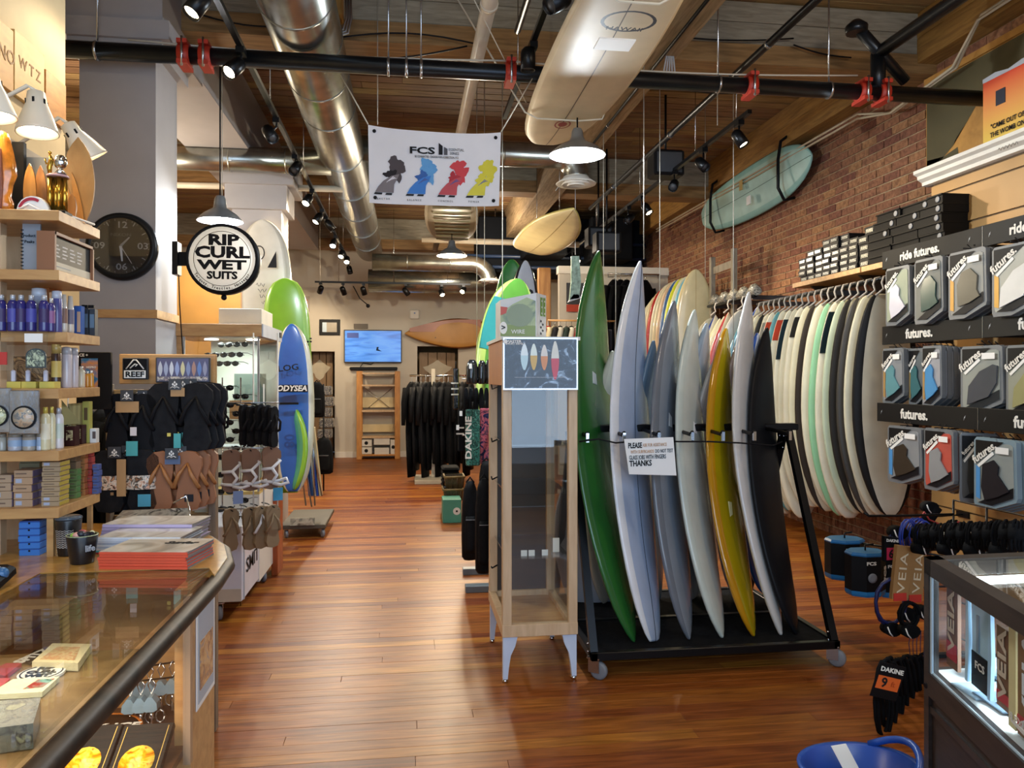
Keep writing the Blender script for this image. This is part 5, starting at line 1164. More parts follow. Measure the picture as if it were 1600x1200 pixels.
cslab('leash_pack', 'second brown lettered leash card, middle of the lit case', .06, .35, .42, .69, .90, VBd, [('VEIA', .5, .55, .045, col('#d8c8b0'), 1)], [(0.05, .95, .08, .2, col('#c23a44'))])
cslab('foam_strip', 'pale yellow foam strip upright in the lit case, left one', .05, .43, .465, .67, .93, col('#e0d6a0', .6), cat='strip', grp='foam strips in the lit case')
cslab('leash_pack', 'large brown leash card marked 8 in the lit case', .05, .475, .58, .67, .92, col('#8a6a48', .6), [('VEIA', .55, .6, .06, col('#e0eaf0'), 1), ('8 EXPLORER', .5, .12, .02, WHITE, 0)], [(0.02, .98, .04, .2, col('#b8303a'))])
cslab('foam_strip', 'pale yellow foam strip upright in the lit case, right one', .05, .6, .63, .67, .92, col('#e0d6a0', .6), cat='strip', grp='foam strips in the lit case')
cslab('leash_pack', 'brown leash card nearest the right frame edge in the lit case', .07, .65, .74, .68, .92, VBd, [('VEIA', .5, .55, .05, col('#d8c8b0'), 1)])
p = cp(.16, .1, .656); b = B().ball((p.x, p.y, p.z+.03), .05, 14, 8, sc3=(1.2, .8, .7)); b.prism([(-.07, -.01), (.0, -.01), (.0, .0), (-.07, .0)], .04, M=Matrix.Translation(p+Vector((.07, -.06, .02))))
single('baseball_hat', b, col('#7f98a8', .8), 'folded grey-blue cap on the case floor, far left', 'hat')
for k in range(5):
    P = [cp(.03+.03*k, .13+.08*k, .657+.004*k), cp(.03+.03*k+.02, .25+.1*k, .657+.004*k), cp(.2+.03*k, .27+.1*k, .657+.004*k), cp(.22+.02*k, .15+.08*k, .657+.004*k)]
    single('clear_packet', B().loft([P, [q+Vector((0, 0, .004)) for q in P]]), col(['#9fb8c8', '#6a8296', '#b8ccd8', '#8aa4b6', '#d0e0e8'][k], .2), ['lowest', 'second', 'third', 'fourth', 'top'][k]+' glossy clear packet fanned on the case floor', 'packet', 'clear packets on the case floor')
P = [(.06, .44), (.2, .42), (.3, .5), (.3, .8), (.18, .85), (.03, .72)]
for k in range(2): single('white_folder', B().loft([[cp(a-.01*k, c, .67+.014*k) for a, c in P], [cp(a-.01*k, c, .68+.014*k) for a, c in P]]), PAPER, ['lower', 'upper'][k]+' white card folder lying on the case floor', 'folder', 'white folders in the lit case')
# ---------------- blue bin ----------------
bx, by_ = 1.55, 2.47
t = thing('plastic_tub', 'blue plastic tub with rope-style handles on the floor, lower right', 'tub', (bx, by_, 0))
TUB = col('#2350a8', .3)
def ov(r, z, q=1.0): return [(bx+r*1.05*math.cos(a), by_+r*q*.8*math.sin(a), z) for a in [2*math.pi*i/32 for i in range(32)]]
part('shell', B().loft([ov(.15, .0), ov(.155, .01), ov(.185, .19), ov(.203, .205), ov(.203, .215), ov(.185, .21), ov(.15, .02), ov(.145, .015)], cap=True, smooth=True), TUB, t)
for s in (1,):
    part('handle', B().tube([(bx+.2*math.cos(a)*.98, by_+.17*math.sin(a), .21+.06*math.sin((a+.9)/1.8*math.pi)) for a in [-.9+i*.18 for i in range(11)]], .013, 8), TUB, t)
a_ = at(1328, 1172, 2.42); 
single('paper_card', B().loft([[(a_.x, 2.36, .15), (a_.x+.055, 2.36, .15), (a_.x+.055, 2.364, .15), (a_.x, 2.364, .15)], [(a_.x-.02, 2.5, .265), (a_.x+.035, 2.5, .27), (a_.x+.035, 2.504, .27), (a_.x-.02, 2.504, .265)]]), PAPER, 'white card propped up inside the blue tub', 'card')
# ---------------- curved shop counter ----------------
CZ = .97
ct = thing('shop_counter', 'curved maple shop counter with a glass display top and dark worn bullnose edge', 'counter', (-1.0, 1.8, 0))
edge = [(-.56, .1), (-.56, 1.0), (-.56, 1.8), (-.56, 2.35), (-.575, 2.58), (-.63, 2.78), (-.73, 2.97), (-.88, 3.12), (-1.06, 3.22), (-1.3, 3.27), (-1.7, 3.28), (-2.25, 3.28)]
def slab(b, pts, z0, z1): return b.loft([[(x, y_, z) for x, y_ in pts] for z in (z0, z1)])
b = B(); slab(b, edge[3:]+[(-2.25, 2.45), (-.6, 2.45)], CZ-.03, CZ); b.box(-2.25, -1.08, .1, 2.45, CZ-.03, CZ)
part('worktop', b, COUNTW, ct)
part('glass_top', B().box(-1.08, -.59, .1, 2.45, CZ-.012, CZ-.002), GLASSD, ct)
BN = woodmat('worn_bullnose', '#15110e', '#3a2a1e', .5, (5, 5, 5), .05)
BN.node_tree.nodes['Principled BSDF'].inputs['Specular IOR Level'].default_value = .2
part('bullnose', B().tube([(x, y_, CZ-.028) for x, y_ in edge], [.024]*len(edge), 14), BN, ct)
body = [(x-.05 if x > -.7 else x-.03, y_-.02) for x, y_ in edge]
b = B(); bp_ = [(-.615, 2.31), (-.615, 2.58), (-.66, 2.76), (-.76, 2.93), (-.9, 3.07), (-1.08, 3.17), (-1.7, 3.22), (-1.7, 2.62), (-.66, 2.62), (-.66, 2.31)]
slab(b, bp_, 0, CZ-.03); part('end_cabinet', b, OAK, ct)
part('plinth', B().box(-1.12, -.62, .1, 2.31, 0, .3), OAK, ct)
part('back_panel', B().box(-1.14, -1.12, .1, 2.62, 0, CZ-.03), OAK, ct)
part('lower_shelf', B().box(-1.12, -.63, .1, 2.6, .475, .495), col('#4a2c1a', .35), ct)
part('tray_deck', B().box(-1.1, -.72, .1, 2.2, .80, .815), woodmat('tray_wood', '#a08050', '#87683c', .5, (6, 6, 6)), ct)
part('front_glass', B().box(-.622, -.617, .1, 2.3, .46, CZ-.05), CLEAR, ct)
part('glass_channel', B().box(-.63, -.61, 2.285, 2.31, .45, CZ-.04), col('#b09070', .4), ct)
part('mid_panel', B().box(-1.1, -1.08, 2.0, 2.6, .45, .8), col('#5c3218', .35), ct)
lamp('counter_fill', 'AREA', (-.86, 1.9, .78), 5, (1, .82, .6), .3, (-.86, 1.9, 0), .9)  # added fill brightening the counter interior, no lamp fitted there
lamp('counter_fill', 'AREA', (-.9, 1.5, .94), 2.5, (1, .86, .68), .25, (-.9, 1.5, 0), 1.2)  # second added fill, lifts the tray under the glass
# poster on the end
A_, C_ = atX(307, 915, -.612), atX(335, 1080, -.612)
t = thing('framed_photo', 'white-bordered photo of a sculpture taped to the counter end', 'photo', (-.612, (A_.y+C_.y)/2, .5))
y0, y1 = A_.y, C_.y; z1, z0 = atX(307, 925, -.612).z, atX(320, 1092, -.612).z
part('border', B().box(-.614, -.611, y0, y1, z0, z1), PAPER, t)
part('print', B().box(-.611, -.610, y0+.015, y1-.015, z0+.015, z1-.015), col('#9fb4c4', .3), t)
part('figure_print', B().box(-.610, -.609, y0+.03, y1-.03, z0+.05, z0+(z1-z0)*.55), swirl('figure_photo', ['#3a3c50', '#8a5a3a', '#c8a06a', '#5c6a8c'], 18, 1), t)
part('text_line', B().box(-.6095, -.6088, y0+.05, y1-.05, z1-.052, z1-.046), INK, t)
# things under the counter glass
def flatslab(b, P, h): return b.loft([[p for p in P], [p+Vector((0, 0, h)) for p in P]])
DZ = .818
def under(name, label, cat, corners, h, m, grp=None, z=DZ):
    P = [atZ(px, py, z+h) for px, py in corners]; P = [Vector((p.x, p.y, z)) for p in P]
    t = thing(name, label, cat, P[0], group=grp); part('body', flatslab(B(), P, h), m, t)
    return t, [p+Vector((0, 0, h)) for p in P]
t, P = under('sticker_box', 'cream card box with a grid of drawings under the counter glass', 'box', ((50, 1034), (122, 1036), (143, 1006), (82, 1005)), .02, col('#e8dcb0', .6))
part('grid_print', flatslab(B(), [P[0].lerp(P[2], .12), P[1].lerp(P[3], .12), P[2].lerp(P[0], .2), P[3].lerp(P[1], .2)], .001), swirl('grid_drawing', ['#e8dcae', '#d89a70', '#e8d4a0', '#c88a60'], 60, .2), t)
t, P = under('sticker', 'black sticker with chunky white letters under the counter glass', 'sticker', ((36, 1034), (48, 1037), (66, 1017), (54, 1015)), .004, BLACK)
c_ = sum(P, Vector())/4; text('SPITZ', frame(c_+Vector((0, 0, .002)), (P[2]-P[1]), (P[3]-P[2])*-1) if False else Matrix.Translation(c_+Vector((0, 0, .001))) @ Matrix.Rotation(1.25, 4, 'Z') @ Matrix.Rotation(-math.pi/2, 4, 'X'), .03, WHITE, t, .03, 1.0)
c_ = atZ(65, 1048, DZ+.01)
t = thing('round_sticker', 'round white sticker with black bubble lettering under the counter glass', 'sticker', (c_.x, c_.y, DZ))
part('disc', B().lathe([(.052, 0), (.052, .006)], (c_.x, c_.y, DZ), 24, smooth=False), PAPER, t)
part('ring', B().lathe([(.047, .0062), (.047, .0072), (.044, .0072), (.044, .0062)], (c_.x, c_.y, DZ), 24, cap=False), INK, t)
for k, s in enumerate(('RIP', 'CURL', 'WET')): text(s, Matrix.Translation((c_.x, c_.y+.024-.024*k, DZ+.0075)) @ Matrix.Rotation(-math.pi/2, 4, 'X'), .017, INK, t, .05, 1.2)
t, P = under('card_booklet', 'open cream booklet with a teal and red drawing under the counter glass', 'booklet', ((-20, 1086), (66, 1081), (93, 1057), (20, 1061)), .012, col('#eef0c8', .6))
q = [P[0].lerp(P[1], .55).lerp(P[3].lerp(P[2], .55), .25), P[0].lerp(P[1], .9).lerp(P[3].lerp(P[2], .9), .3), P[0].lerp(P[1], .95).lerp(P[3].lerp(P[2], .95), .85), P[0].lerp(P[1], .6).lerp(P[3].lerp(P[2], .6), .85)]
part('drawing', flatslab(B(), q, .0008), swirl('leaf_drawing', ['#2c2c30', '#c04a44', '#7ac0b0', '#2c2c30'], 22, 1), t)
under('camo_pouch', 'camouflage cloth pouch at the near end under the counter glass', 'pouch', ((-25, 1140), (52, 1130), (64, 1090), (-20, 1096)), .05, swirl('camo_cloth', ['#3c3c34', '#5c5e50', '#6c6c5c', '#2c2c2a', '#8a8a6a'], 30, 1))
t, P = under('red_pouch', 'flat red patterned packet under the counter glass', 'packet', ((-20, 1050), (8, 1056), (34, 1036), (10, 1036)), .01, col('#a83848', .5)); under('pink_card', 'pink card at the left frame edge under the counter glass', 'card', ((-20, 1075), (4, 1072), (16, 1059), (-10, 1060)), .008, col('#c85860', .5))
# earrings / keyrings on two prongs
for j, (p0, p1, n, dz_) in enumerate((((200, 1066), (270, 1058), 3, 0), ((212, 1044), (287, 1032), 4, .0))):
    a, c = at(p0[0], p0[1], 2.5-.0*j+.06*j), at(p1[0], p1[1], 2.42+.1*j)
    t = thing('display_prong', ('lower' if j == 0 else 'upper')+' wire prong inside the counter end carrying keyrings', 'hook', a, group='prongs in the counter'); part('prong', B().tube([a, c, c+Vector((.01, 0, .015))], .003, 6), BLKM, t)
    for k in range(n):
        q = a.lerp(c, .05+.24*k)
        t = thing('keyring', '%s blue-grey and silver keyring from the left on the %s prong' % (ORD[k], 'lower' if j == 0 else 'upper'), 'keyring', q, group='keyrings in the counter')
        V = lambda x, y_, z: q+Vector((x, y_, z))*1.6
        part('clip', B().tube([V(0, 0, .004), V(.008, 0, -.01), V(0, 0, -.028), V(-.006, 0, -.01), V(0, 0, .004)], .0022, 5), CHROME, t)
        part('float', B().loft([[V(x*s_, y_*.01, -.03-z) for x, y_ in ((-.012, -1), (.012, -1), (.012, 1), (-.012, 1))] for z, s_ in ((0, .3), (.012, 1), (.024, 1.1), (.028, .6))]), col('#7f9aac', .5), t)
        part('bottle_charm', B().lathe([(.003, 0), (.007, .005), (.007, .045), (.003, .055)], V(0, 0, -.095), 10), CHROME, t)
        part('ring_charm', B().tube([V(.016+.008*math.cos(a2), 0, -.07+.012*math.sin(a2)) for a2 in [i*.785 for i in range(9)]], .003, 5), STEEL, t)
# fire-print disc boxes on the lower shelf
for k, (x0, x1, yy, lb) in enumerate(((-.79, -.65, 2.19, 'right black box with an orange flame disc on the low counter shelf'), (-.93, -.79, 2.2, 'left black box with an orange flame disc on the low counter shelf'))):
    t = thing('disc_box', lb, 'box', ((x0+x1)/2, yy, .495), group='flame disc boxes')
    M = Matrix.Translation(((x0+x1)/2, yy, .50)) @ Matrix.Rotation(.5, 4, 'X')
    part('carton', B().bbox(-.068, .068, -.12, .12, 0, .02, .003, M=M), BLACK, t)
    part('flame_disc', B().lathe([(.045, .0205), (.045, .0215), (.001, .0216)], n=20, M=M @ Matrix.Diagonal((1, 1.1, 1, 1))), swirl('flame_print', ['#c84a10', '#f0b020', '#f8e060', '#d86010'], 30, 1), t)
    for s in (-.055, .055): part('gold_line', B().box(s-.001, s+.001, -.11, .11, .0203, .021, M=M), col('#c8a040', .4), t)
c_ = Vector((-.9, 2.4, .496)); t = thing('dark_plaque', 'dark oval plaque with cream block letters at the bottom of the counter', 'sign', c_)
part('disc', B().lathe([(.125, 0), (.125, .012), (.12, .016)], c_, 32), col('#2a1c14', .4), t); part('ring', B().lathe([(.12, .0165), (.12, .018), (.11, .018), (.11, .0165)], c_, 32, cap=False), col('#b86a24', .4), t)
text('DICK ICE', Matrix.Translation(c_+Vector((0, .02, .018))) @ Matrix.Rotation(-math.pi/2+.0, 4, 'X'), .04, PAPER, t, .03, 1.0)
# ---------------- magazines, cups on the counter ----------------
def magstack(prefix, FLp, FRp, dep, n, h, cols_, z0, grp, topm, yshift=0, words=None):
    a, c = atZ(*FLp, z0), atZ(*FRp, z0); r = (c-a).normalized(); d = Vector((-r.y, r.x, 0)); w = (c-a).length
    for k in range(n):
        j = Vector((R.uniform(-.004, .004), R.uniform(-.003, .003), 0)); o_ = a+j
        t = thing('magazine', prefix+', '+('top one' if k == n-1 else ORD[k]+' from the bottom'), 'magazine', o_+Vector((0, 0, k*h)), group=grp)
        P = [o_, o_+r*w, o_+r*(w+.0)+d*dep, o_+d*dep]; zz = Vector((0, 0, z0-a.z+k*h))
        part('pages', flatslab(B(), [P[0]+zz+d*.002, P[1]+zz-r*.003+d*.002, P[2]+zz-r*.003-d*.002, P[3]+zz+r*.002-d*.002], h*.86), col('#8c8884', .7), t)
        part('spine', flatslab(B(), [P[0]+zz, P[1]+zz, P[1]+zz+d*.003, P[0]+zz+d*.003], h*.93), col(cols_[k % len(cols_)], .4), t)
        part('cover', flatslab(B(), [p+zz+Vector((0, 0, h*.86)) for p in P], h*.08), topm if k == n-1 else col(cols_[k % len(cols_)], .4), t)
    return a, r, d, w, z0+n*h
W1 = swirl('wave_cover', ['#8a8478', '#c8c0b0', '#e8e4dc', '#5c5850'], 5, 1.2); W2 = swirl('cloud_cover', ['#b8b4ac', '#dcdcd8', '#8c8478', '#e4e4e0'], 4, .8)
a, r, d, w, zt_ = magstack('orange-spined magazine in the front stack', (153, 889), (291, 890), .2, 6, .0088, ['#e0583c'], CZ, 'orange-spined magazines', W1)
text('Surfer', Matrix.Translation(a+r*w*.72+d*.13+Vector((0, 0, zt_-CZ+.001))) @ Matrix.Rotation(math.atan2(r.y, r.x), 4, 'Z') @ Matrix.Rotation(-math.pi/2, 4, 'X'), .03, INK, bpy.data.objects[[o.name for o in bpy.data.objects if o.name.startswith('magazine')][-1]], .02, shear=.3)
magstack('pale-spined magazine in the middle stack', (149, 866), (280, 866), .19, 9, .0062, ['#b83040', '#4ab0b8', '#d8dce4', '#c8d0dc', '#dce2ea', '#c0c8d4', '#d0d8e4', '#dfe4ec', '#e8ecf2'], CZ, 'pale-spined magazines', W2)
magstack('lilac-spined magazine at the back of the counter', (158, 850), (298, 850), .17, 6, .0115, ['#b8a8c8', '#c4b4d4', '#c8bcd8', '#b0a0c0'], CZ, 'lilac-spined magazines', W2)
a_, c_ = at(172, 812, 3.08), at(297, 796, 3.1)
t = thing('magazine_holder', 'clear acrylic stand tilting a dark magazine behind the stacks', 'stand', (a_.x, 3.08, CZ))
P = [at(170, 822, 3.05), at(293, 822, 3.05), at(297, 795, 3.16), at(192, 799, 3.16)]
part('magazine_cover', flatslab(B(), P, .004), swirl('dark_cover', ['#2c2c2a', '#6a6460', '#8c8880', '#1c1c1c', '#b0a89c'], 8, 2), t)
part('acrylic_leg', B().tube([at(296, 815, 3.1), at(297, 800, 3.14), at(291, 775, 3.16), at(270, 786, 3.14)], .004, 6), CHROME, t)
part('acrylic_base', B().box(a_.x, c_.x, 3.02, 3.2, CZ, CZ+.006), FILM, t)
def cup(label, px, py, r0, r1, h, name='tumbler'):
    p = atZ(px, py, CZ); p.y += r0*.9; p.x += -.0; t = thing(name, label, 'cup', (p.x, p.y, CZ)); 
    part('body', B().lathe([(r0*.96, 0), (r0, .004), (r1, h-.004), (r1*.99, h), (r1*.93, h), (r0*.85, .01)], p, 28), mat('matte_black', '#15161a', .3, noise=0, coat=.2), t); return t, p
t, p = cup('tall black insulated tumbler with a wavy white logo', 101, 870, .031, .04, .118)
part('lid', B().lathe([(.041, .118), (.041, .124), (.034, .128), (.005, .128)], p, 28), col('#4a5560', .15), t)
b = B()
for k in range(10):
    z = p.z+.03+.006*k; pts = [(p.x+.0365*math.sin(q)*(.9+.012*k), p.y-.0365*math.cos(q)*(.9+.012*k), z+.0015*math.sin(q*18)) for q in [-1.0+i*.1 for i in range(19)]]
    b.tube(pts, .0011, 4)
part('wave_logo', b, PAPER, t)
t, p = cup('black ceramic mug full of odds and ends', 122, 883, .034, .046, .088, 'mug')
part('rim', B().tube([(p.x+.0445*math.cos(q), p.y+.0445*math.sin(q), p.z+.088) for q in [i*.3307 for i in range(20)]], .0018, 5), col('#a8b48c', .3), t)
text('life', Matrix.Translation((p.x+.034, p.y-.028, p.z+.05)) @ Matrix.Rotation(.9, 4, 'Z'), .02, LGREY, t, .02)
for k, (dx, dy, c_, lb) in enumerate(((-.02, -.01, '#9acb58', 'lime green'), (-.008, -.02, '#e8a898', 'peach'), (.0, .0, '#b85858', 'dull red'), (.012, .01, '#e8e8b8', 'cream'), (.02, -.012, '#1c1c20', 'black'), (.004, -.02, '#2c2c34', 'charcoal'))):
    b = B().ball((p.x+dx, p.y+dy, p.z+.086+.004*(k % 3)), .013, 8, 5, sc3=(1, .8, .8)).ball((p.x+dx+.012, p.y+dy+.002, p.z+.09), .009, 8, 5)
    single('trinket', b, col(c_, .35), lb+' trinket poking out of the black mug', 'trinket', 'trinkets in the mug')
a_ = atZ(0, 905, CZ); t = thing('card_terminal', 'black card terminal with a blue-white screen at the left frame edge', 'terminal', (-1.2, 2.28, CZ))
M = Matrix.Translation((-1.17, 2.30, CZ+.0)) @ Matrix.Rotation(.2, 4, 'X')
part('case', B().bbox(-.06, .075, -.06, .06, .005, .045, .012, M=M), BLACK, t); part('screen', B().box(-.05, .045, -.062, .03, .0455, .047, M=M), col('#b0c4d4', .2), t)
part('side_badge', B().ball((.062, .0, .04), .018, 10, 6, M=M), col('#3a6a9a', .2), t); part('text_line', B().box(-.035, .03, -.052, -.047, .047, .0475, M=M), INK, t)
# ---------------- counter-top product shelves ----------------
hx0, hx1, hy0, hy1 = -1.52, -1.112, 2.65, 2.985
HZ = [2.089, 1.897, 1.70, 1.515, 1.314, 1.13]
ps = thing('product_shelf', 'maple display shelf of lotions and soaps standing on the counter', 'shelf', (-1.3, 2.8, CZ))
for k, z in enumerate(HZ):
    part('shelf_board', B().bbox(hx0, hx1, hy0 if k != 2 else hy0+.06, hy1, z-.033, z, .0015), OAK, ps)
part('back_panel', B().box(hx0, hx1-.14, hy1-.012, hy1, CZ, 2.06), PALE, ps)
part('side_post', B().box(-1.345, -1.315, hy0+.06, hy0+.1, CZ, 2.06), PALE, ps)
part('divider', B().box(hx1-.16, hx1-.13, hy1-.10, hy1-.0, HZ[1]-.2, HZ[1]-.033), col('#b06a30', .5), ps)
part('side_post', B().box(-1.155, -1.135, hy0+.015, hy0+.03, CZ, HZ[5]-.033), OAK, ps)
part('side_post', B().box(-1.145, -1.13, hy1-.03, hy1-.015, CZ, HZ[5]-.033), OAK, ps)
def sy(px, off=0): return (hy0+.035 if px < 80 else min(hy1-.035-max(off, 0), -1.15/rat(px)))+off
def bottle(label, px, w, h, z, body, cap, kind='flip', off=0, grp=None, lab=None, cat='bottle'):
    Y_ = sy(px, off); x = rat(px)*Y_; r = w*Y_/1200/2; t = thing('bottle', label, cat, (x, Y_, z), group=grp)
    k = {'flip': [(r*.95, 0), (r, .004), (r, h*.74), (r*.75, h*.83), (r*.45, h*.86)], 'cyl': [(r*.97, 0), (r, .003), (r, h*.78), (r*.9, h*.8)], 'tube': [(r*.9, 0), (r, h*.1), (r*.95, h*.5), (r*.6, h*.97)], 'can': [(r*.95, 0), (r, .003), (r, h*.8), (r*.6, h*.9), (r*.3, h*.93)]}[kind]
    part('body', B().lathe(k, (x, Y_, z), 14), col(body, .2, coat=.3), t)
    hc = k[-1][1]; cr = r*(.5 if kind == 'flip' else .96 if kind == 'cyl' else .62 if kind == 'tube' else .8)
    if cap: part('cap', B().lathe([(cr, hc-.002), (cr, h*.995), (cr*.9, h)] if kind != 'can' else [(r*.98, h*.76), (r*.9, h*.98), (r*.5, h)], (x, Y_, z), 14), col(cap, .3, .3 if kind == 'flip' else 0), t)
    if lab: part('label', B().lathe([(r*1.01, h*.25), (r*1.01, h*.62)], (x, Y_, z), 14, cap=False), col(lab, .5), t)
    return t
def pk(label, px0, px1, h, z, c, name='carton', off=0, d=.05, grp=None, lab=None, cat='box', edge=None):
    Y_ = sy((px0+px1)/2, off); x0, x1 = rat(px0)*Y_, rat(px1)*Y_; t = thing(name, label, cat, ((x0+x1)/2, Y_, z), group=grp)
    part('body', B().bbox(x0, x1, Y_, Y_+d, z, z+h, .0015), col(c, .5) if isinstance(c, str) else c, t)
    if lab: w = (x1-x0); part('label', B().box(x0+w*lab[0], x0+w*lab[1], Y_-.0012, Y_, z+h*lab[2], z+h*lab[3]), lab[4] if not isinstance(lab[4], str) else col(lab[4], .6), t)
    return t
z = HZ[2]; G = 'sun-care bottles on the third shelf'
for k, (px, lb) in enumerate(((2, 'at the left frame edge'), (20, 'second from the left frame edge'), (33, 'third from the left frame edge'), (49, 'fourth from the left frame edge'), (69, 'fifth from the left frame edge'))):
    bottle('indigo bottle with a silver cap, '+lb, px, 14, .118, z, '#2e2a6e', '#b8bcc2', off=.0, grp=G, lab='#4a4aa0' if k % 2 else '#3a2a5c')
bottle('short indigo bottle with pink lettering between two larger ones', 80, 10, .11, z, '#3c3474', '#c8c4bc', grp=G, off=.01, lab='#8a5a8a')
bottle('grey-white spray can standing behind the indigo bottles', 61, 21, .15, z, '#a8aebc', '#c8ccd4', 'can', off=.08, grp=G)
bottle('white and violet spray can right of the indigo bottles', 89, 14, .14, z, '#5a5a94', '#c4c6d0', 'can', off=.02, grp=G)
bottle('white spray tube with a red square, left one', 100, 9.5, .135, z, '#d8cfc0', None, 'tube', grp=G, lab='#8c6a5a'); bottle('white spray tube with a red square, right one', 110, 10, .135, z, '#d8cfc0', None, 'tube', grp=G, lab='#7a7484')
for px in (99.5, 108.5):
    pass
pk('blue and white tube box with a tan figure', 115, 127, .103, z, '#2f5ca8', grp=G, lab=(.45, .9, .1, .8, '#c8a890'), d=.03)
pk('slim black pencil box, left of the dark pair', 128.5, 138, .1, z, '#2a3038', grp=G, lab=(.15, .9, .3, .8, '#5c7488'), d=.03); pk('slim black pencil box, right of the dark pair', 139, 148, .098, z, '#2a3038', grp=G, lab=(.15, .9, .3, .8, '#5c7488'), d=.03)
for px in (130, 134.5, 140, 144.5): 
    Y_ = sy(px, .01); single('small_cap', B().bbox(rat(px)*Y_-.006, rat(px)*Y_+.004, Y_, Y_+.012, z+.101, z+.112, .001), BLACK, ['far left', 'centre left', 'centre right', 'far right'][[130, 134.5, 140, 144.5].index(px)]+' tiny black cap on top of the slim pencil boxes', 'cap', 'tiny black caps')
# second level: booklet and framed notice
z = HZ[1]
t = thing('spiral_booklet', 'grey spiral-bound booklet titled in dark print, upper shelf', 'booklet', (-1.2, 2.7, z))
a_, c_ = at(35, 345, 2.72), at(63, 420, 2.72)
part('pages', B().box(a_.x, c_.x, 2.72, 2.728, z, a_.z), col('#8d9299', .6), t)
for k in range(12): part('coil', B().box(a_.x-.004, a_.x+.004, 2.717, 2.73, z+.008+.0117*k, z+.011+.0117*k), INK, t)
text('Product Tips', frame((a_.x+.032, 2.7185, z+.12), (1, 0, 0), (0, 0, 1)), .010, INK, t, .01); text('Peaks', frame((a_.x+.022, 2.7185, z+.10), (1, 0, 0), (0, 0, 1)), .010, INK, t, .01)
t = thing('wooden_notice_box', 'walnut box frame with a black notice of white text on the upper shelf', 'box', (-1.16, 2.8, z))
xb = -1.135; ya, yb = xb/rat(86), xb/rat(147)
part('frame_side', B().box(xb-.055, xb, ya-.002, ya+.01, z, z+.13), col('#8a5c3c', .5), t); part('frame_side', B().box(xb-.055, xb, yb-.01, yb, z, z+.13), col('#8a5c3c', .5), t)
part('frame_side', B().box(xb-.055, xb, ya, yb, z+.12, z+.13), col('#8a5c3c', .5), t); part('notice', B().box(xb-.05, xb-.01, ya+.01, yb-.01, z, z+.12), BLACK, t); part('lower_strip', B().box(xb-.011, xb-.009, ya+.01, yb-.01, z+.001, z+.035), col('#d0c8b0', .6), t)
for j in range(4):
    for k in range(4): part('text_line', B().box(xb-.0105, xb-.0095, ya+.02+.058*j, ya+.02+.058*j+.03+.01*((j+k) % 2), z+.088-.012*k, z+.092-.012*k), PAPER, t)
part('text_line', B().box(xb-.0093, xb-.0085, ya+.03, ya+.14, z+.018, z+.022), MGREY, t)
# fourth level (HZ[3])
z = HZ[3]; G = 'items on the fourth shelf'
def blister(label, px0, px1, py0, py1, Y_, m, prt, round_=True, hang=True, grp='hanging blister packs'):
    a_, c_ = at(px0, py0, Y_), at(px1, py1, Y_); t = thing('blister_pack', label, 'blister pack', (a_.x, Y_, c_.z), group=grp)
    w, h = c_.x-a_.x, a_.z-c_.z
    part('bag', B().bbox(a_.x, c_.x, Y_, Y_+.008, c_.z, a_.z, .002), m, t)
    if round_:
        M = Matrix.Translation((a_.x+w*.5, Y_-.001, c_.z+h*.38)) @ Matrix.Rotation(math.pi/2, 4, 'X'); r = min(w, h)*.42
        part('seal_ring', B().lathe([(r, 0), (r, .003), (r*.86, .003)], n=22, M=M), INK, t); part('round_print', B().lathe([(r*.85, .003), (r*.85, .004), (.001, .0042)], n=22, M=M), prt, t)
    return t
SP1 = swirl('wax_print_a', ['#8a8478', '#c8a888', '#b8b0a0', '#6a7480', '#d0c8b8'], 45, 1); SP2 = swirl('wax_print_b', ['#b0b884', '#d8d8b0', '#707860', '#c8c8a8'], 45, 1); SILV = mat('foil', '#a8acb4', .25, .8, .15, 20, bump=.4)
t = blister('clear blister pack with a grey arched wax sticker, hung by the third shelf', 39, 73, 522, 584, 2.62, FILM, SP1, False)
a_ = at(56, 560, 2.615); arch = [(-.030, -.03), (.030, -.03), (.030, .008)]+[(.030*math.cos(q), .008+.024*math.sin(q)) for q in [i*.314 for i in range(1, 10)]]+[(-.030, .008)]
part('arch_sticker', B().prism(arch, .004, M=Matrix.Translation(a_)), col('#3c4648', .4), t); part('arch_inner', B().prism([(x*.86, z_*.86) for x, z_ in arch], .002, M=Matrix.Translation(a_+Vector((0, -.002, 0)))), swirl('arch_print', ['#9aa898', '#3c4648', '#b8c4a8', '#c8d0b8'], 70, .5), t)
b4 = at(53, 528, 2.612); part('header_card', B().box(b4.x-.028, b4.x+.025, 2.612, 2.615, b4.z-.014, b4.z+.014), PAPER, t)
blister('clear blister pack with a red item at the left frame edge', -8, 21, 526, 580, 2.62, FILM, SP2, False)
a_ = at(5, 560, 2.617); part('red_item', B().box(a_.x-.01, a_.x+.012, 2.613, 2.617, a_.z-.02, a_.z+.02), col('#c03a34', .4), [o for o in bpy.data.objects if o.name.startswith('blister_pack')][-1])
for k, (p0, p1) in enumerate(((10, 32), (33, 56), (61, 85))):
    Y_ = hy0+.03; x0, x1 = rat(p0)*Y_, rat(p1)*Y_; t = thing('lip_display', 'shallow yellow counter tray with a dark picture card, %s of three' % ['left', 'middle', 'right'][k], 'tray', ((x0+x1)/2, Y_, z), group='yellow trays on the fourth shelf')
    part('tray', B().bbox(x0, x1, Y_, Y_+.05, z, z+.022, .001), col('#d8c258', .4), t); part('picture_card', B().box(x0, x1, Y_+.045, Y_+.05, z+.022, z+.105), swirl('bark_print', ['#4a3020', '#8a6a48', '#3a2418', '#b08858'], 25, 2), t)
    part('white_tube', B().bbox(x0+.004, x0+.017, Y_+.015, Y_+.03, z+.02, z+.06, .004), col('#d0d0e0'), t)
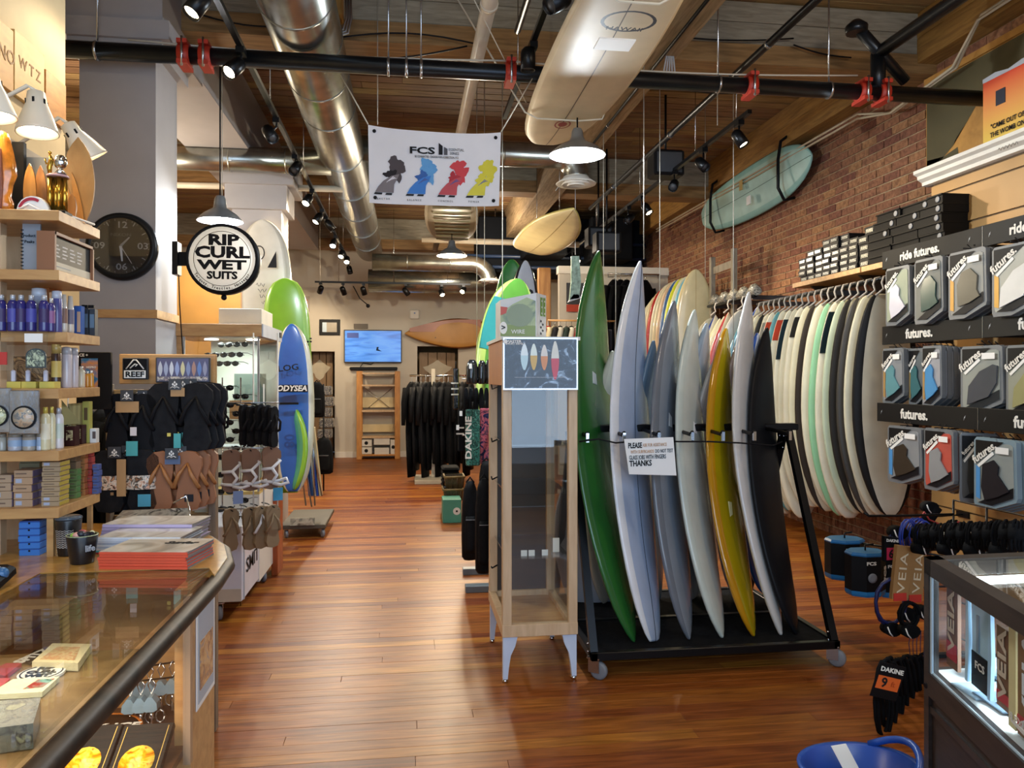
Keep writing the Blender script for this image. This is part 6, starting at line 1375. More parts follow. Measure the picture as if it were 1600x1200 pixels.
bottle('brown tube with a gold cap', 88, 13, .145, z, '#3c2820', '#a08a50', 'cyl', off=.005, grp=G, lab='#c8b060')
bottle('tall pale mauve bottle with a clear cap, left one', 104, 14, .14, z, '#cfc6c8', '#b0aeb0', 'can', grp=G); bottle('tall pale mauve bottle with a clear cap, right one', 115.5, 12, .139, z, '#cfc6c8', '#b0aeb0', 'can', grp=G)
bottle('short cream bottle beside the mauve pair', 127, 10, .075, z, '#d6ceb4', '#e4dcc8', 'flip', grp=G); bottle('small coral lotion bottle', 132, 5, .055, z, '#d88a80', '#2c3c5c', 'flip', grp=G); bottle('small amber oil bottle, left one', 137, 6.5, .058, z, '#c88a30', '#d8d8d0', 'flip', grp=G); bottle('small amber oil bottle, right one', 143, 6.5, .06, z, '#c88a30', '#e0e0d8', 'flip', grp=G)
# fifth level
z = HZ[4]; G = 'items on the fifth shelf'
blister('silver foil wax bag with a pink round print, front of the fifth shelf', 14, 61, 610, 678, 2.61, SILV, SP1, grp='silver wax bags'); blister('silver foil wax bag with a green round print at the left frame edge', -26, 17, 606, 676, 2.618, SILV, SP2, grp='silver wax bags')
for k, (p, w, c) in enumerate(((3, 12, '#b4ac9c'), (24, 19, '#b8b4b8'), (46, 18, '#b0a494'), (63, 10, '#c8ccd8'))):
    bottle('short round tin under the foil bags, %s from the left' % ORD[k], p, w, .055, z, c, '#8a8478', 'cyl', grp='short tins on the fifth shelf', cat='tin', lab='#9ab0c8' if k else None)
bottle('cream bottle with a yellow pump, left of two', 71, 13, .14, z, '#d8cfa8', '#d6c25c', 'flip', grp=G, lab='#e8e2c8'); bottle('cream bottle with a yellow pump, right of two', 81, 10, .14, z, '#d8cfa8', '#d6c25c', 'flip', off=.02, grp=G)
bottle('white bottle with a silver spray top', 92, 13, .135, z, '#dcd6d4', '#b4b4b8', 'flip', grp=G, lab='#c8d0c0')
Y_ = sy(105); x0, x1 = rat(99)*Y_, rat(117)*Y_
for k, (p0, p1) in enumerate(((100, 117), (118, 128))):
    pk(('front' if k == 0 else 'rear')+' dark red carton with cream drawings', p0, p1, .068, z, '#3a1c18', grp=G, lab=(.2, .8, .3, .8, swirl('cream_drawing', ['#3a1c18', '#3a1c18', '#c8b888', '#e0d4b0'], 60, .6)), d=.04)
b = B().loft([[(rat(96)*sy(96, .03), sy(96, .03), HZ[3]-.04), (rat(97)*sy(96, .03), sy(96, .03), z+.075), (rat(127)*sy(127, .0), sy(127, .0), z+.072)], [(rat(96)*sy(96, .034), sy(96, .034), HZ[3]-.04), (rat(97)*sy(96, .034), sy(96, .034), z+.075), (rat(127)*sy(127, .004), sy(127, .004), z+.072)]])
single('green_leaflet', b, col('#8f8a58', .6), 'olive green leaflet leaning diagonally on the fifth shelf', 'leaflet')
for k in range(5): pk('olive notebook upright on the fifth shelf, %s from the left' % ORD[k], 106+k*4.2, 109.6+k*4.2, .145, z, ['#8c8458', '#a09868'][k % 2], 'notebook', .03, .03, 'olive notebooks', cat='notebook')
pk('tall yellow-green carton with a brown emblem', 128.5, 139.5, .15, z, '#b0a850', grp=G, lab=(.25, .75, .55, .85, '#5c4420'), d=.03); pk('small white carton at the shelf end', 140, 150, .052, z, '#dcd8d0', grp=G, lab=(.45, .95, .3, .8, '#5a4a44'), d=.03)
# sixth level: soap boxes
z = HZ[5]
def soap(prefix, px0, px1, n, h, c, end, d, off=0, lab=(), grp='stacked soap boxes'):
    Y_ = sy((px0+px1)/2, off); x0, x1 = rat(px0)*Y_, rat(px1)*Y_
    for k in range(n):
        j = R.uniform(-.002, .002); t = thing('soap_box', prefix+', '+(['bottom', 'second up', 'third up', 'fourth up', 'fifth up', 'sixth up', 'seventh up', 'eighth up', 'ninth up'][k] if k < n-1 else 'top of its stack'), 'box', ((x0+x1)/2+j, Y_, z+k*h), group=grp)
        part('carton', B().bbox(x0+j, x1+j, Y_, Y_+d, z+k*h, z+(k+1)*h-.001, .001), col(c, .55), t)
        if end: part('side_print', B().box(x1+j, x1+j+.001, Y_+.003, Y_+d-.003, z+k*h+.002, z+(k+1)*h-.003), col(end, .5), t)
        w = x1-x0
        if k in lab: part('barcode', B().box(x0+w*.12, x0+w*.45, Y_-.001, Y_, z+k*h+h*.25, z+k*h+h*.8), col('#a8b0c4', .6), t)
        else: part('text_line', B().box(x0+w*.12, x0+w*.7, Y_-.001, Y_, z+k*h+h*.42, z+k*h+h*.56), col('#6a5444', .6), t)
soap('kraft soap box with lilac sides at the left frame edge', -12, 17, 4, .0265, '#ad9478', '#7c6a84', .06, 0, (1,)); soap('kraft soap box with lilac sides, second stack', 21, 50, 5, .024, '#b09070', '#74627c', .08, 0, (0, 1, 3))
soap('tan soap box with yellow sides, tall stack', 65, 93, 9, .0162, '#a48c6c', '#b8a040', .075, 0, (0, 1, 8)); soap('green-sided soap box', 107, 120, 5, .0205, '#6a8048', '#4c7a40', .035); soap('rust-sided soap box', 121, 132, 7, .0225, '#a8703c', '#a8603a', .03); soap('red soap box', 133, 143, 7, .0225, '#a03830', '#b04038', .03); soap('blue soap box at the shelf end', 144.5, 154, 5, .0215, '#4c5a8c', '#46548c', .03)
soap('olive soap box at the back of the soap shelf', 30, 62, 5, .0335, '#857c5c', None, .05, .09, ()); soap('brown soap box at the back of the soap shelf', 88, 118, 4, .042, '#7a6248', None, .04, .07, ())
# blue tins on the counter under the shelf
for k in range(5):
    Y_ = 2.69; x0, x1 = rat(29+R.uniform(-1, 1))*Y_, rat(62)*Y_; t = thing('blue_box', 'bright blue carton, %s in the pile on the counter under the shelf' % ['bottom', 'second', 'third', 'fourth', 'top'][k], 'box', ((x0+x1)/2, Y_, CZ+.0225*k), group='bright blue cartons')
    part('carton', B().bbox(x0, x1, Y_, Y_+.07, CZ+.0225*k, CZ+.0225*k+.0185, .001), col('#3f7fd0', .4), t); part('base', B().box(x0+.002, x1-.002, Y_+.002, Y_+.07, CZ+.0225*k+.0185, CZ+.0225*k+.0225), col('#2a55a0', .4), t); part('thumb_notch', B().box((x0+x1)/2-.003, (x0+x1)/2+.003, Y_-.0008, Y_, CZ+.0225*k+.013, CZ+.0225*k+.0185), INK, t)
# ---------------- things on the top shelf ----------------
z = HZ[0]
t = thing('carved_figure', 'glossy orange and maroon carved figure at the left frame edge on the top shelf', 'carving', (-1.26, 2.7, z))
x = rat(0)*2.7
part('maroon_half', B().loft([[(x-.05+dx, 2.69+dy, z+h) for dx, dy in ((0, 0), (w, -.01), (w, .05), (0, .05))] for h, w in ((0, .06), (.1, .065), (.2, .06), (.26, .03), (.28, .01))]), col('#8c5c50', .3), t)
part('orange_half', B().loft([[(x+.008+w*math.cos(q), 2.71+.02*math.sin(q), z+h) for q in [i*.785 for i in range(8)]] for h, w in ((0, .028), (.03, .03), (.05, .022), (.09, .028), (.12, .04), (.16, .036), (.2, .028), (.24, .018), (.262, .006))], smooth=True), mat('orange_lacquer', '#e0862c', .15, noise=.25, scale=30, coat=.5), t)
t = thing('picture_block', 'dark rectangular plaque behind the orange carving', 'plaque', (-1.2, 2.8, z)); x0, x1 = rat(18)*2.84, rat(37)*2.84
part('block', B().box(x0, x1, 2.84, 2.86, z, z+.27), BLACK, t); part('grey_sheet', B().box(rat(37)*2.9, rat(80)*2.9, 2.9, 2.905, z, z+.235), col('#8b8c84', .5), t)
def trophy_board(label, px, py_top, w, c, off=0, lean=0):
    Y_ = sy(px, off); x = rat(px)*Y_; h = at(px, py_top, Y_).z-z; W_ = w*Y_/1200
    pts = [(W_/2*wu('round', u), h*u) for u in [i/12 for i in range(13)]]; pts = pts+[(-a2, c2) for a2, c2 in reversed(pts)]
    M = Matrix.Translation((x, Y_, z)) @ Matrix.Rotation(lean, 4, 'Y')
    t = thing('wooden_board_trophy', label, 'trophy', (x, Y_, z), group='small wooden board trophies'); part('board', B().prism(pts, .008, M=M), c, t); part('foot', B().bbox(x-.02, x+.02, Y_-.01, Y_+.03, z, z+.008, .001), OAK, t); return t
TW = woodmat('trophy_wood', '#c89048', '#a06a30', .35, (12, 12, 3)); TW2 = woodmat('trophy_wood_dark', '#a8743c', '#86562a', .4, (12, 12, 3))
trophy_board('small carved wooden board trophy with a round seal', 46, 255, 17, TW, .1); trophy_board('plain wooden board trophy beside the gold column', 63, 258, 16, TW2, .14)
trophy_board('large oval wooden plaque at the right of the top shelf', 122, 214, 44, woodmat('plaque_wood', '#b08448', '#9c7038', .5, (8, 8, 3)), .04)
trophy_board('slim leaning wooden fin stick, left one', 118, 262, 8, TW, -.02, -.28); trophy_board('slim leaning wooden fin stick, right one', 130, 268, 8, TW, -.01, -.2); trophy_board('short split wooden piece at the plaque foot', 112, 303, 12, TW2, -.03)
Y_ = sy(84); x = rat(84)*Y_; GOLD = mat('gold', '#c89a3c', .2, .9, .05)
t = thing('gold_trophy', 'gold column trophy with winged figures on the top shelf', 'trophy', (x, Y_+.03, z))
for k in range(4): part('column', B().lathe([(.0085, .01), (.0085, .125)], (x-.02+.014*k, Y_+.02+.01*(k % 2), z), 12), GOLD, t)
part('base', B().bbox(x-.032, x+.034, Y_, Y_+.06, z, z+.012, .002), BLACK, t); part('cap_plate', B().lathe([(.034, .125), (.034, .131), (.03, .134)], (x, Y_+.03, z), 20), col('#c8a0a0', .3), t)
b = B().ball((x+.012, Y_+.02, z+.175), .022, 12, 8, sc3=(1, .8, 1.1)); b.lathe([(.02, .134), (.008, .15), (.01, .16)], (x+.012, Y_+.02, z), 12); part('silver_cup', b, CHROME, t)
b = B(); b.tube([(x-.02, Y_+.02, z+.134), (x-.022, Y_+.02, z+.155), (x-.016, Y_+.02, z+.18), (x-.02, Y_+.02, z+.2)], [.006, .009, .008, .004], 8).tube([(x-.016, Y_+.02, z+.175), (x-.032, Y_+.02, z+.168), (x-.036, Y_+.02, z+.185)], .003, 6).ball((x-.02, Y_+.02, z+.205), .006, 8, 5); part('gold_figure', b, GOLD, t)
t = thing('visor', 'white sun visor with a dark red band lying on the top shelf', 'visor', (-1.15, 2.68, z)); x = rat(48)*2.68
part('band', B().loft([[(x+r*math.cos(q)*1.0, 2.69+.02*k, z+max(.002, r*math.sin(q)*1.1)) for q in [.0+i*.3307 for i in range(20)]] for k, r in ((0, .048), (1, .05))], smooth=True), PAPER, t)
part('red_band', B().loft([[(x+r*math.cos(q), 2.686-.002*0, z+r*math.sin(q)*1.1) for q in [1.0+i*.14 for i in range(14)]] for r in (.034, .043)], cap=False, close=False), col('#a8283c', .5), t)
part('strap', B().tube([(x-.03, 2.67, z+.004), (x+.0, 2.665, z+.02), (x+.03, 2.67, z+.004), (x+.08, 2.7, z+.004), (x+.11, 2.9, z+.004)], .004, 6), PAPER, t)
# ---------------- header plaques and clip lamps ----------------
for k, (p0, p1, t0, t1, b0, c_, words) in enumerate(((-14, 22, 18, 44, 140, '#c8964a', ['UNO']), (22, 70, 44, 90, 146, '#c9a866', ['W T Z']), (71, 104, 107, 128, 180, '#c08a40', []))):
    X_ = -1.6; ya, yb = X_/rat(p0), X_/rat(p1); za_ = atX(p0, t0, X_).z; zb2 = atX(p0, b0 if k else 120, X_).z
    t = thing('wood_plaque', ['pale wooden plaque cut by the left frame edge', 'tall pale wooden plaque with faint printing above the clip lamp', 'orange-grained wooden plaque at the end of the header wall'][k], 'plaque', (X_, (ya+yb)/2, zb2), group='wooden plaques on the header wall')
    part('board', B().bbox(X_-.02, X_, ya+.004, yb-.004, zb2, za_, .002), woodmat('plq%d' % k, c_, ['#b88640', '#bb9858', '#a8702c'][k], .5, (6, 3, 9)), t)
    for j, s in enumerate(words): text(s, frame((X_+.001, (ya+yb)/2, za_-.12-.07*j), (0, 1, 0), (0, 0, 1)), [.05, .03][j] if k else .06, col('#8a6430', .6), t, .01)
b = B().box(-1.62, -1.56, 1.5, 3.93, 2.42, 2.5); single('light_rail_housing', b, col('#b9b4aa', .4), 'long grey light housing along the bottom of the header wall', 'housing')
def cliplamp(label, px, py, Y_, aim, lit=True):
    p = at(px, py, Y_); d = Vector(aim).normalized(); M = Matrix.Translation(p) @ d.to_track_quat('Z', 'Y').to_matrix().to_4x4()
    t = thing('clip_lamp', label, 'lamp', p, group='white clip lamps')
    SH = mat('lamp_enamel', '#e6e0d0', .3)
    part('lamp_shade', B().lathe([(.018, -.12), (.03, -.115), (.036, -.07), (.055, -.02), (.07, .03), (.072, .04), (.068, .04), (.05, -.02), (.03, -.07)], n=22, M=M), SH, t)
    part('bulb', B().lathe([(.02, -.06), (.045, 0), (.05, .025), (.002, .035)], n=16, M=M), BULBW, t)
    for k in range(6):
        q = k*1.047; part('vent_slot', B().box(.0355, .0375, -.004, .004, -.085, -.066, M=M @ Matrix.Rotation(q, 4, 'Z')), INK, t)
    e = p-d*.12; part('arm', B().tube([e, e+Vector((-.03, 0, .02)), Vector((-1.59, Y_-.05, 2.47))], .008, 8), SH, t)
    lamp('clip_light', 'SPOT', p+d*.06, 8, (1, .78, .5), .04, p+d, spot=110); return t
cliplamp('white clip lamp shining down over the left end of the product shelf', 58, 192, 3.05, (.06, -.08, -1)); cliplamp('white clip lamp at the end of the header, turned away to the right', 133, 235, 3.4, (.45, .3, -.8))
cliplamp('white clip lamp peeking at the left frame edge', -14, 165, 2.7, (.1, 0, -1))
# ---------------- sandal display beside the shelf ----------------
RY = 3.5
def rx(px, Y_=RY): return rat(px)*Y_
def zz_(px, py, Y_=RY): return at(px, py, Y_).z
sd = thing('sandal_display', 'wooden slotted sandal display with grey posts, right of the product shelf', 'display stand', (rx(250), RY, 0))
GP = woodmat('grey_post', '#8c7a64', '#6e5f4e', .5, (10, 10, 2))
for (a, b2, m) in ((165, 172, GP), (325, 337, GP)): part('post', B().bbox(rx(a), rx(b2), RY, RY+.05, 0, zz_(165, 600), .003), m, sd)
part('top_board', B().bbox(rx(182), rx(335), RY+.03, RY+.05, zz_(250, 600), zz_(250, 553), .003), OAK, sd)
for (y0, y1) in ((609, 628), (704, 722), (806, 850)): part('cross_plank', B().bbox(rx(172), rx(326), RY+.04, RY+.055, zz_(250, y1), zz_(250, y0), .002), woodmat('x_plank', '#a88c60', '#8c7048', .5, (3, 9, 9)) if 'x_plank' not in MATS else MATS['x_plank'], sd)
part('back_board', B().box(rx(200), rx(300), RY+.3, RY+.31, .3, zz_(250, 632)), col('#a39274', .6), sd)
part('acrylic_ledge', B().box(rx(172), rx(326), RY-.1, RY+.04, zz_(250, 704), zz_(250, 702)), FILM, sd)
part('plinth', B().box(rx(165), rx(322), RY+.0, RY+.06, 0, .5), GP, sd)
part('mirror_panel', B().box(rx(298), rx(324), RY+.06, RY+.07, zz_(310, 804), zz_(310, 722)), col('#cfcdb4', .4), sd)
for k in range(6):
    z0 = zz_(310, 800-14*k); part('brochure', B().loft([[(rx(298), RY+.03, z0), (rx(322), RY+.04, z0+.012), (rx(322), RY+.05, z0+.012), (rx(298), RY+.04, z0)], [(rx(296), RY+.0, z0+.026), (rx(322), RY+.01, z0+.04), (rx(322), RY+.02, z0+.04), (rx(296), RY+.01, z0+.026)]]), PAPER, sd)
def board3(name, label, cat, px0, px1, py0, py1, Y_, m, frame_=None, fw=.01):
    t = thing(name, label, cat, (rx((px0+px1)/2, Y_), Y_, zz_(px0, py1, Y_))); x0, x1, z0, z1 = rx(px0, Y_), rx(px1, Y_), zz_(px0, py1, Y_), zz_(px0, py0, Y_)
    if frame_: part('frame', B().bbox(x0, x1, Y_, Y_+.02, z0, z1, .003), frame_, t); part('print', B().box(x0+fw, x1-fw, Y_-.001, Y_, z0+fw, z1-fw), m, t)
    else: part('panel', B().bbox(x0, x1, Y_, Y_+.02, z0, z1, .002), m, t)
    return t, x0, x1, z0, z1, Y_
t, x0, x1, z0, z1, Y_ = board3('brand_sign', 'small black and white square footwear sign with a triangle wave mark', 'sign', 191, 231, 559, 593, 3.47, BLACK, DGREY, .004)
part('white_band', B().box(x0+.008, x1-.008, Y_-.003, Y_-.001, z0+.006, z0+(z1-z0)*.42), PAPER, t); text('REEF', frame(((x0+x1)/2, Y_-.004, z0+(z1-z0)*.23), (1, 0, 0), (0, 0, 1)), .024, INK, t, .03, 1.15)
b = B(); xm, zm, h_ = (x0+x1)/2, z0+(z1-z0)*.48, (z1-z0)*.42; b.tube([(xm-.036, Y_-.002, zm), (xm-.006, Y_-.002, zm+h_), (xm+.006, Y_-.002, zm+h_), (xm+.036, Y_-.002, zm)], .003, 5).tube([(xm-.02, Y_-.002, zm+.003), (xm+.0, Y_-.002, zm+h_*.55), (xm+.01, Y_-.002, zm+h_*.5), (xm+.002, Y_-.002, zm+h_*.3)], .003, 5); part('wave_mark', b, PAPER, t)
t, x0, x1, z0, z1, Y_ = board3('framed_photo', 'framed photo of a row of surfboards above the black flip-flops', 'photo', 243, 328, 558, 598, 3.46, col('#5a5878', .4), DGREY, .006)
for k, c in enumerate(('#c8ccd4', '#a8b0c8', '#d4d8e0', '#9aa8d0', '#d8d0a0', '#8894b8', '#b08878', '#6a88c0', '#9a9ab0')):
    xc = x0+.02+k*(x1-x0-.04)/8; b = B(); P = [(xc+s*.009*math.sin(math.pi*min(1, u*.95+.04)), Y_-.002, z0+.028+(z1-z0-.045)*u) for s, us in ((1, range(7)), (-1, range(6, -1, -1))) for u in [i/6 for i in us]]; b.add(P, [tuple(range(14))]); part('board_picture', b, col(c, .4), t)
part('foreground_print', B().box(x0+.008, x1-.008, Y_-.003, Y_-.001, z0+.008, z0+.026), swirl('foreground', ['#d8c8b8', '#5c5c78', '#e0d8c8', '#4a3c48'], 60, 1), t)
t, x0, x1, z0, z1, Y_ = board3('surf_print', 'blue painted board picture on a white card behind the flip-flops', 'picture', 233, 295, 606, 675, 3.52, col('#d0d0d4', .6))
b = B(); xc = rx(243, Y_); P = [(xc+s*.018*wu('short', u), Y_-.002, z0+(z1-z0)*(.02+.95*u)) for s, us in ((1, range(11)), (-1, range(10, -1, -1))) for u in [i/10 for i in us]]; b.add(P, [tuple(range(22))]); part('board_picture', b, col('#5f9ab0', .4), t); part('red_band', B().box(xc-.017, xc+.017, Y_-.004, Y_-.002, z0+(z1-z0)*.4, z0+(z1-z0)*.6), col('#8c3c24', .4), t)
t, x0, x1, z0, z1, Y_ = board3('black_poster', 'black poster with a blue and orange square beside the product shelf', 'poster', 119, 173, 550, 640, 3.3, BLACK)
part('blue_print', B().box(rx(127, Y_), rx(153, Y_), Y_-.002, Y_, zz_(0+140, 605, Y_), zz_(140, 560, Y_)), swirl('surf_square', ['#1f5a88', '#2f78a8', '#d08a4a', '#4a98b8'], 12, 1), t); text('CE +', frame((rx(131, Y_), Y_-.002, zz_(131, 555, Y_)), (1, 0, 0), (0, 0, 1)), .012, PAPER, t, .02); text('NISPRO', frame((rx(143, Y_), Y_-.003, zz_(140, 574, Y_)), (1, 0, 0), (0, 0, 1)), .008, PAPER, t, .02)
SOLE = [(0, -.5), (.16, -.47), (.21, -.36), (.17, -.15), (.18, .05), (.24, .25), (.23, .38), (.13, .48), (0, .5), (-.13, .47), (-.19, .36), (-.18, .15), (-.14, -.1), (-.18, -.35), (-.13, -.47)]
def sandals(label, px, py, Y_, w, h, c, strap, kind='thong', rz=0, grp=None, tags=(), pairw=.5, single_=False, flip=1, hdr=None):
    """pair hung toes up; w pair width, h length in metres"""
    p = at(px, py, Y_); M = Matrix.Translation(p) @ Matrix.Rotation(rz, 4, 'Z'); t = thing('sandals' if not single_ else 'sandal', label, 'sandals', M=M, group=grp)
    for s in ((-1, 1) if not single_ else (1,)):
        ox = s*w*.25 if not single_ else 0; k = w/.5*.62 if not single_ else w*1.0/.5
        pts = [(ox+s*x*k*1.0, z*h) for x, z in SOLE]; b = B(); b.prism(pts, .022); part('sole', b, c, t, local=True)
        tz = .30*h
        if kind == 'thong':
            b = B(); a0 = (ox+s*.015*k, -.004, tz)
            for q in (-1, 1): b.tube([a0, (ox+q*.09*k*1.1, -.03, .12*h), (ox+q*.19*k, -.012, -.08*h), (ox+q*.19*k, .01, -.12*h)], [.004, .008, .009, .008], 6)
            part('strap', b, strap, t, local=True)
        elif kind == 'slide':
            b = B(); b.loft([[(ox+.2*k*math.sin(q), -.03*math.cos(q)-.002, z) for q in [-1.5+.3*i for i in range(11)]] for z in (.1*h, -.12*h)], cap=False, close=False, smooth=True); part('strap', b, strap, t, local=True)
        else:
            b = B(); W_ = .2*k
            for pts in ([(-W_, 0, -.02*h), (0, -.03, .0), (W_, -.01, .16*h), (W_*.7, .03, .2*h)], [(0, -.03, 0), (.1*k, -.035, -.16*h), (0, -.04, -.3*h)], [(-W_, .01, -.3*h), (0, -.035, -.31*h), (W_, -.01, -.3*h), (W_*1.4, -.06, -.24*h), (W_*1.6, -.07, -.33*h), (W_*.8, -.06, -.38*h), (0, -.04, -.34*h)]):
                b.tube([(ox+x, y_, z) for x, y_, z in pts], .011, 6)
            part('strap', b, strap, t, local=True)
    for (nm, x, z, tw, th, tc, y_) in tags: part(nm, B().box(x-tw/2, x+tw/2, y_-.002, y_, z-th/2, z+th/2), col(tc, .6), t, local=True)
    part('hook', B().tube([(0, -.02, h*.44), (0, .06, h*.5), (0, .12, h*.5)], .004, 6), BLKM, t, local=True)
    if hdr:
        hc = part('header_card', B().box(hdr[0]-.025, hdr[0]+.025, -.036, -.034, h*.5-.03, h*.5+.015), DGREY, t, local=True)
        b = B()
        for (x, z, r) in ((0, .036, .006), (-.007, .028, .006), (.007, .028, .006), (0, .022, .006)): b.prism([(hdr[0]+x, h*.5+z-.035+r), (hdr[0]+x+r*.7, h*.5+z-.035), (hdr[0]+x, h*.5+z-.035-r), (hdr[0]+x-r*.7, h*.5+z-.035)], .001, M=Matrix.Translation((0, -.0375, 0)))
        b.tube([(hdr[0]+x, -.037, h*.5-.023+z) for x, z in ((-.018, 0), (-.008, .006), (0, 0), (.008, .006), (.018, 0))], .0018, 4); part('tree_mark', b, PAPER, hc, local=True)
    return t, M
SB = mat('sandal_black', '#17171a', .7); SBR = mat('sandal_brown', '#9a6440', .6); SBS = mat('strap_brown', '#a87040', .5); SDK = mat('sandal_footbed', '#222224', .8, noise=.15, scale=30)
WS = mat('strap_white', '#dcdce0', .5); TB = mat('sandal_tan', '#8a7458', .6); BRN = mat('sandal_wood_brown', '#7c5a44', .6); FL = swirl('flower_strap', ['#1a1a1c', '#d8a888', '#e8dcc8', '#1f1f22', '#d09870'], 45, 1)
C_ = '#b08a5c'; TL = '#4ca8a8'
def hung(label, n, step, *a, **k):
    t, M = sandals(label+', front pair', *a, **k)
    for i in range(1, n): dup(t, Matrix.Translation((step[0]*i, step[1]*i, step[2]*i)) @ M, label+', '+ORD[i]+' pair back')
hung('black flip-flops with a kraft band, upper left hook', 4, (.05, .05, -.002), 203, 662, 3.36, .19, .25, SB, SB, grp='sandal pairs on the upper left hook', tags=(('kraft_band', 0, .07, .09, .045, C_, -.03), ('price_tag', .02, -.1, .045, .06, TL, -.035), ('white_tag', .025, -.03, .025, .035, '#d8d0d0', -.033)), hdr=(.0,))
hung('black flip-flops with a wide footbed, upper right hook', 3, (.018, .05, .0), 281, 652, 3.36, .24, .29, SDK, SB, grp='sandal pairs on the upper right hook', tags=(('kraft_band', 0, .105, .055, .035, C_, -.03), ('price_tag', .0, -.095, .028, .06, TL, -.035), ('size_dot', -.033, -.07, .014, .014, '#d8c860', -.034)), hdr=(-.01,))
hung('black slides with a floral strap, lower left hook', 3, (.035, .05, .0), 196, 752, 3.34, .24, .26, SDK, FL, kind='slide', grp='sandal pairs on the lower left hook', tags=(('kraft_hanger', 0, .02, .035, .15, C_, -.045), ('price_tag', .085, -.075, .05, .05, '#4a9ab0', -.035), ('rivet', -.05, -.05, .012, .012, C_, -.004)), hdr=(-.03,))
hung('brown leather flip-flops, lower right hook', 3, (.02, .05, .003), 272, 752, 3.34, .2, .25, SBR, SBS, grp='sandal pairs on the lower right hook', tags=(('brand_patch', .06, -.07, .035, .03, '#2c2c30', -.004), ('blue_label', 0, .09, .06, .035, '#5a6a88', -.02)), hdr=(.0,))
# dark garments on a rail behind the shelves
t = thing('garment_rail', 'black garment rail behind the product shelf', 'rail', (-1.6, 4.3, 0)); zr = at(150, 612, 4.3).z; part('bar', B().tube([(-2.0, 4.3, zr), (-1.38, 4.3, zr)], .012, 8), BLKM, t)
for x in (-1.98, -1.4): part('leg', B().tube([(x, 4.3, zr), (x, 4.3, 0)], .012, 8), BLKM, t)
def garment(label, x, y_, ztop, L_, w, m, rz=0, grp=None, hang=STEEL, sleeves=True, th=.03, cat='garment', nm='wetsuit', legs=True):
    M = Matrix.Translation((x, y_, ztop)) @ Matrix.Rotation(rz, 4, 'Z'); t = thing(nm, label, cat, M=M, group=grp)
    prof = [(0, .18, .5), (-.03, .5, .7), (-.10, 1.0, 1), (-.22, .92, 1.1), (-.40, .78, 1), (-.52, .8, 1), (-.70, .74, .9), (-1, .56, .7)]
    b = B(); rg = [[(w/2*k*math.cos(q), th*d*math.sin(q), z*L_ if z < -.2 else z*L_) for q in [i*math.pi/5 for i in range(10)]] for z, k, d in prof]; b.loft(rg, smooth=True); part('body', b, m, t, local=True)
    if sleeves:
        for s in (-1, 1): part('sleeve', B().tube([(s*w*.42, 0, -.07*L_), (s*w*.56, .0, -.22*L_), (s*w*.6, 0, -.45*L_)], [.05, .042, .03], 8), m, t, local=True)
    part('hanger', B().tube([(-w*.45, 0, -.09*L_), (0, 0, -.0), (w*.45, 0, -.09*L_)], .006, 5).tube([(0, 0, 0), (0, 0, .05), (.015, 0, .075), (.0, 0, .09)], .004, 5), hang, t, local=True)
    return t
for k in range(7): garment('black garment on a white hanger, %s from the left behind the shelves' % ORD[k], -1.93+k*.085, 4.3, zr-.09, 1.0, .42, BLKF, 1.35, 'black garments behind the product shelf', PAPER, True, .02, nm='jacket', cat='jacket')
# ---------------- sunglasses cabinet ----------------
gx0, gx1, gy0, gy1 = -1.56, -1.04, 5.65, 6.45; gz0, gz1 = .74, 1.84
gc = thing('sunglasses_cabinet', 'tall lit glass sunglasses cabinet with a wooden crown and white frame', 'cabinet', ((gx0+gx1)/2, 6.05, 0))
part('crown', B().bbox(gx0-.14, gx1+.02, gy0-.02, gy1, gz1, 1.93, .004), OAK, gc); part('crown_side', B().box(gx1+.02, gx1+.03, gy0-.02, gy1, gz1, 1.93), LGREY, gc); part('power_plate', B().box(gx1+.03, gx1+.036, gy1-.12, gy1-.03, gz1+.03, gz1+.07), BLACK, gc)
part('left_stile', B().bbox(gx0-.14, gx0, gy0, gy0+.05, .1, gz1, .003), OAK, gc)
for (x, y_) in ((gx0, gy0), (gx1-.014, gy0), (gx1-.014, gy1-.014), (gx0, gy1-.014)): part('frame_post', B().box(x, x+.014, y_, y_+.014, gz0, gz1), WHITE, gc)
part('cabinet_floor', B().box(gx0, gx1, gy0, gy1, gz0-.02, gz0), woodmat('case_floor', '#e0c070', '#c8a860', .5, (5, 5, 5)), gc); part('lower_box', B().box(gx0, gx1, gy0, gy1, .1, gz0-.02), WHITE, gc); part('back_board', B().box(gx0, gx1, gy1-.01, gy1, gz0, gz1), col('#d4dccc', .5), gc)
part('glass_pane', B().box(gx0, gx1, gy0, gy0+.004, gz0, gz1), FILM, gc); part('glass_pane', B().box(gx1-.004, gx1, gy0, gy1, gz0, gz1), FILM, gc)
part('inner_panel', B().box(gx0+.22, gx1-.06, gy1-.2, gy1-.19, 1.25, 1.58), col('#5c6a60', .4), gc); part('inner_plank', B().box(gx0+.25, gx1-.1, gy0+.3, gy0+.31, 1.24, 1.38), OAK, gc)
for k, z in enumerate((1.1, 1.3)): part('glass_shelf', B().box(gx0+.02, gx1-.02, gy0+.05, gy1-.05, z, z+.005), FILM, gc)
part('white_block', B().bbox(gx0+.16, gx0+.38, gy0+.3, gy0+.5, gz0, gz0+.3, .004), col('#dfe6de', .4), gc)
for x in (-1.45, -1.15): part('downlight', B().lathe([(.05, 0), (.05, .006)], (x, 6.0, gz1-.008), 16), mat('downlight', '#f4fff4', .4, noise=0, emit=14), gc)
lamp('cabinet_light', 'AREA', (-1.3, 6.0, 1.82), 7, (.93, 1, .88), .3, (-1.3, 6.0, 0))
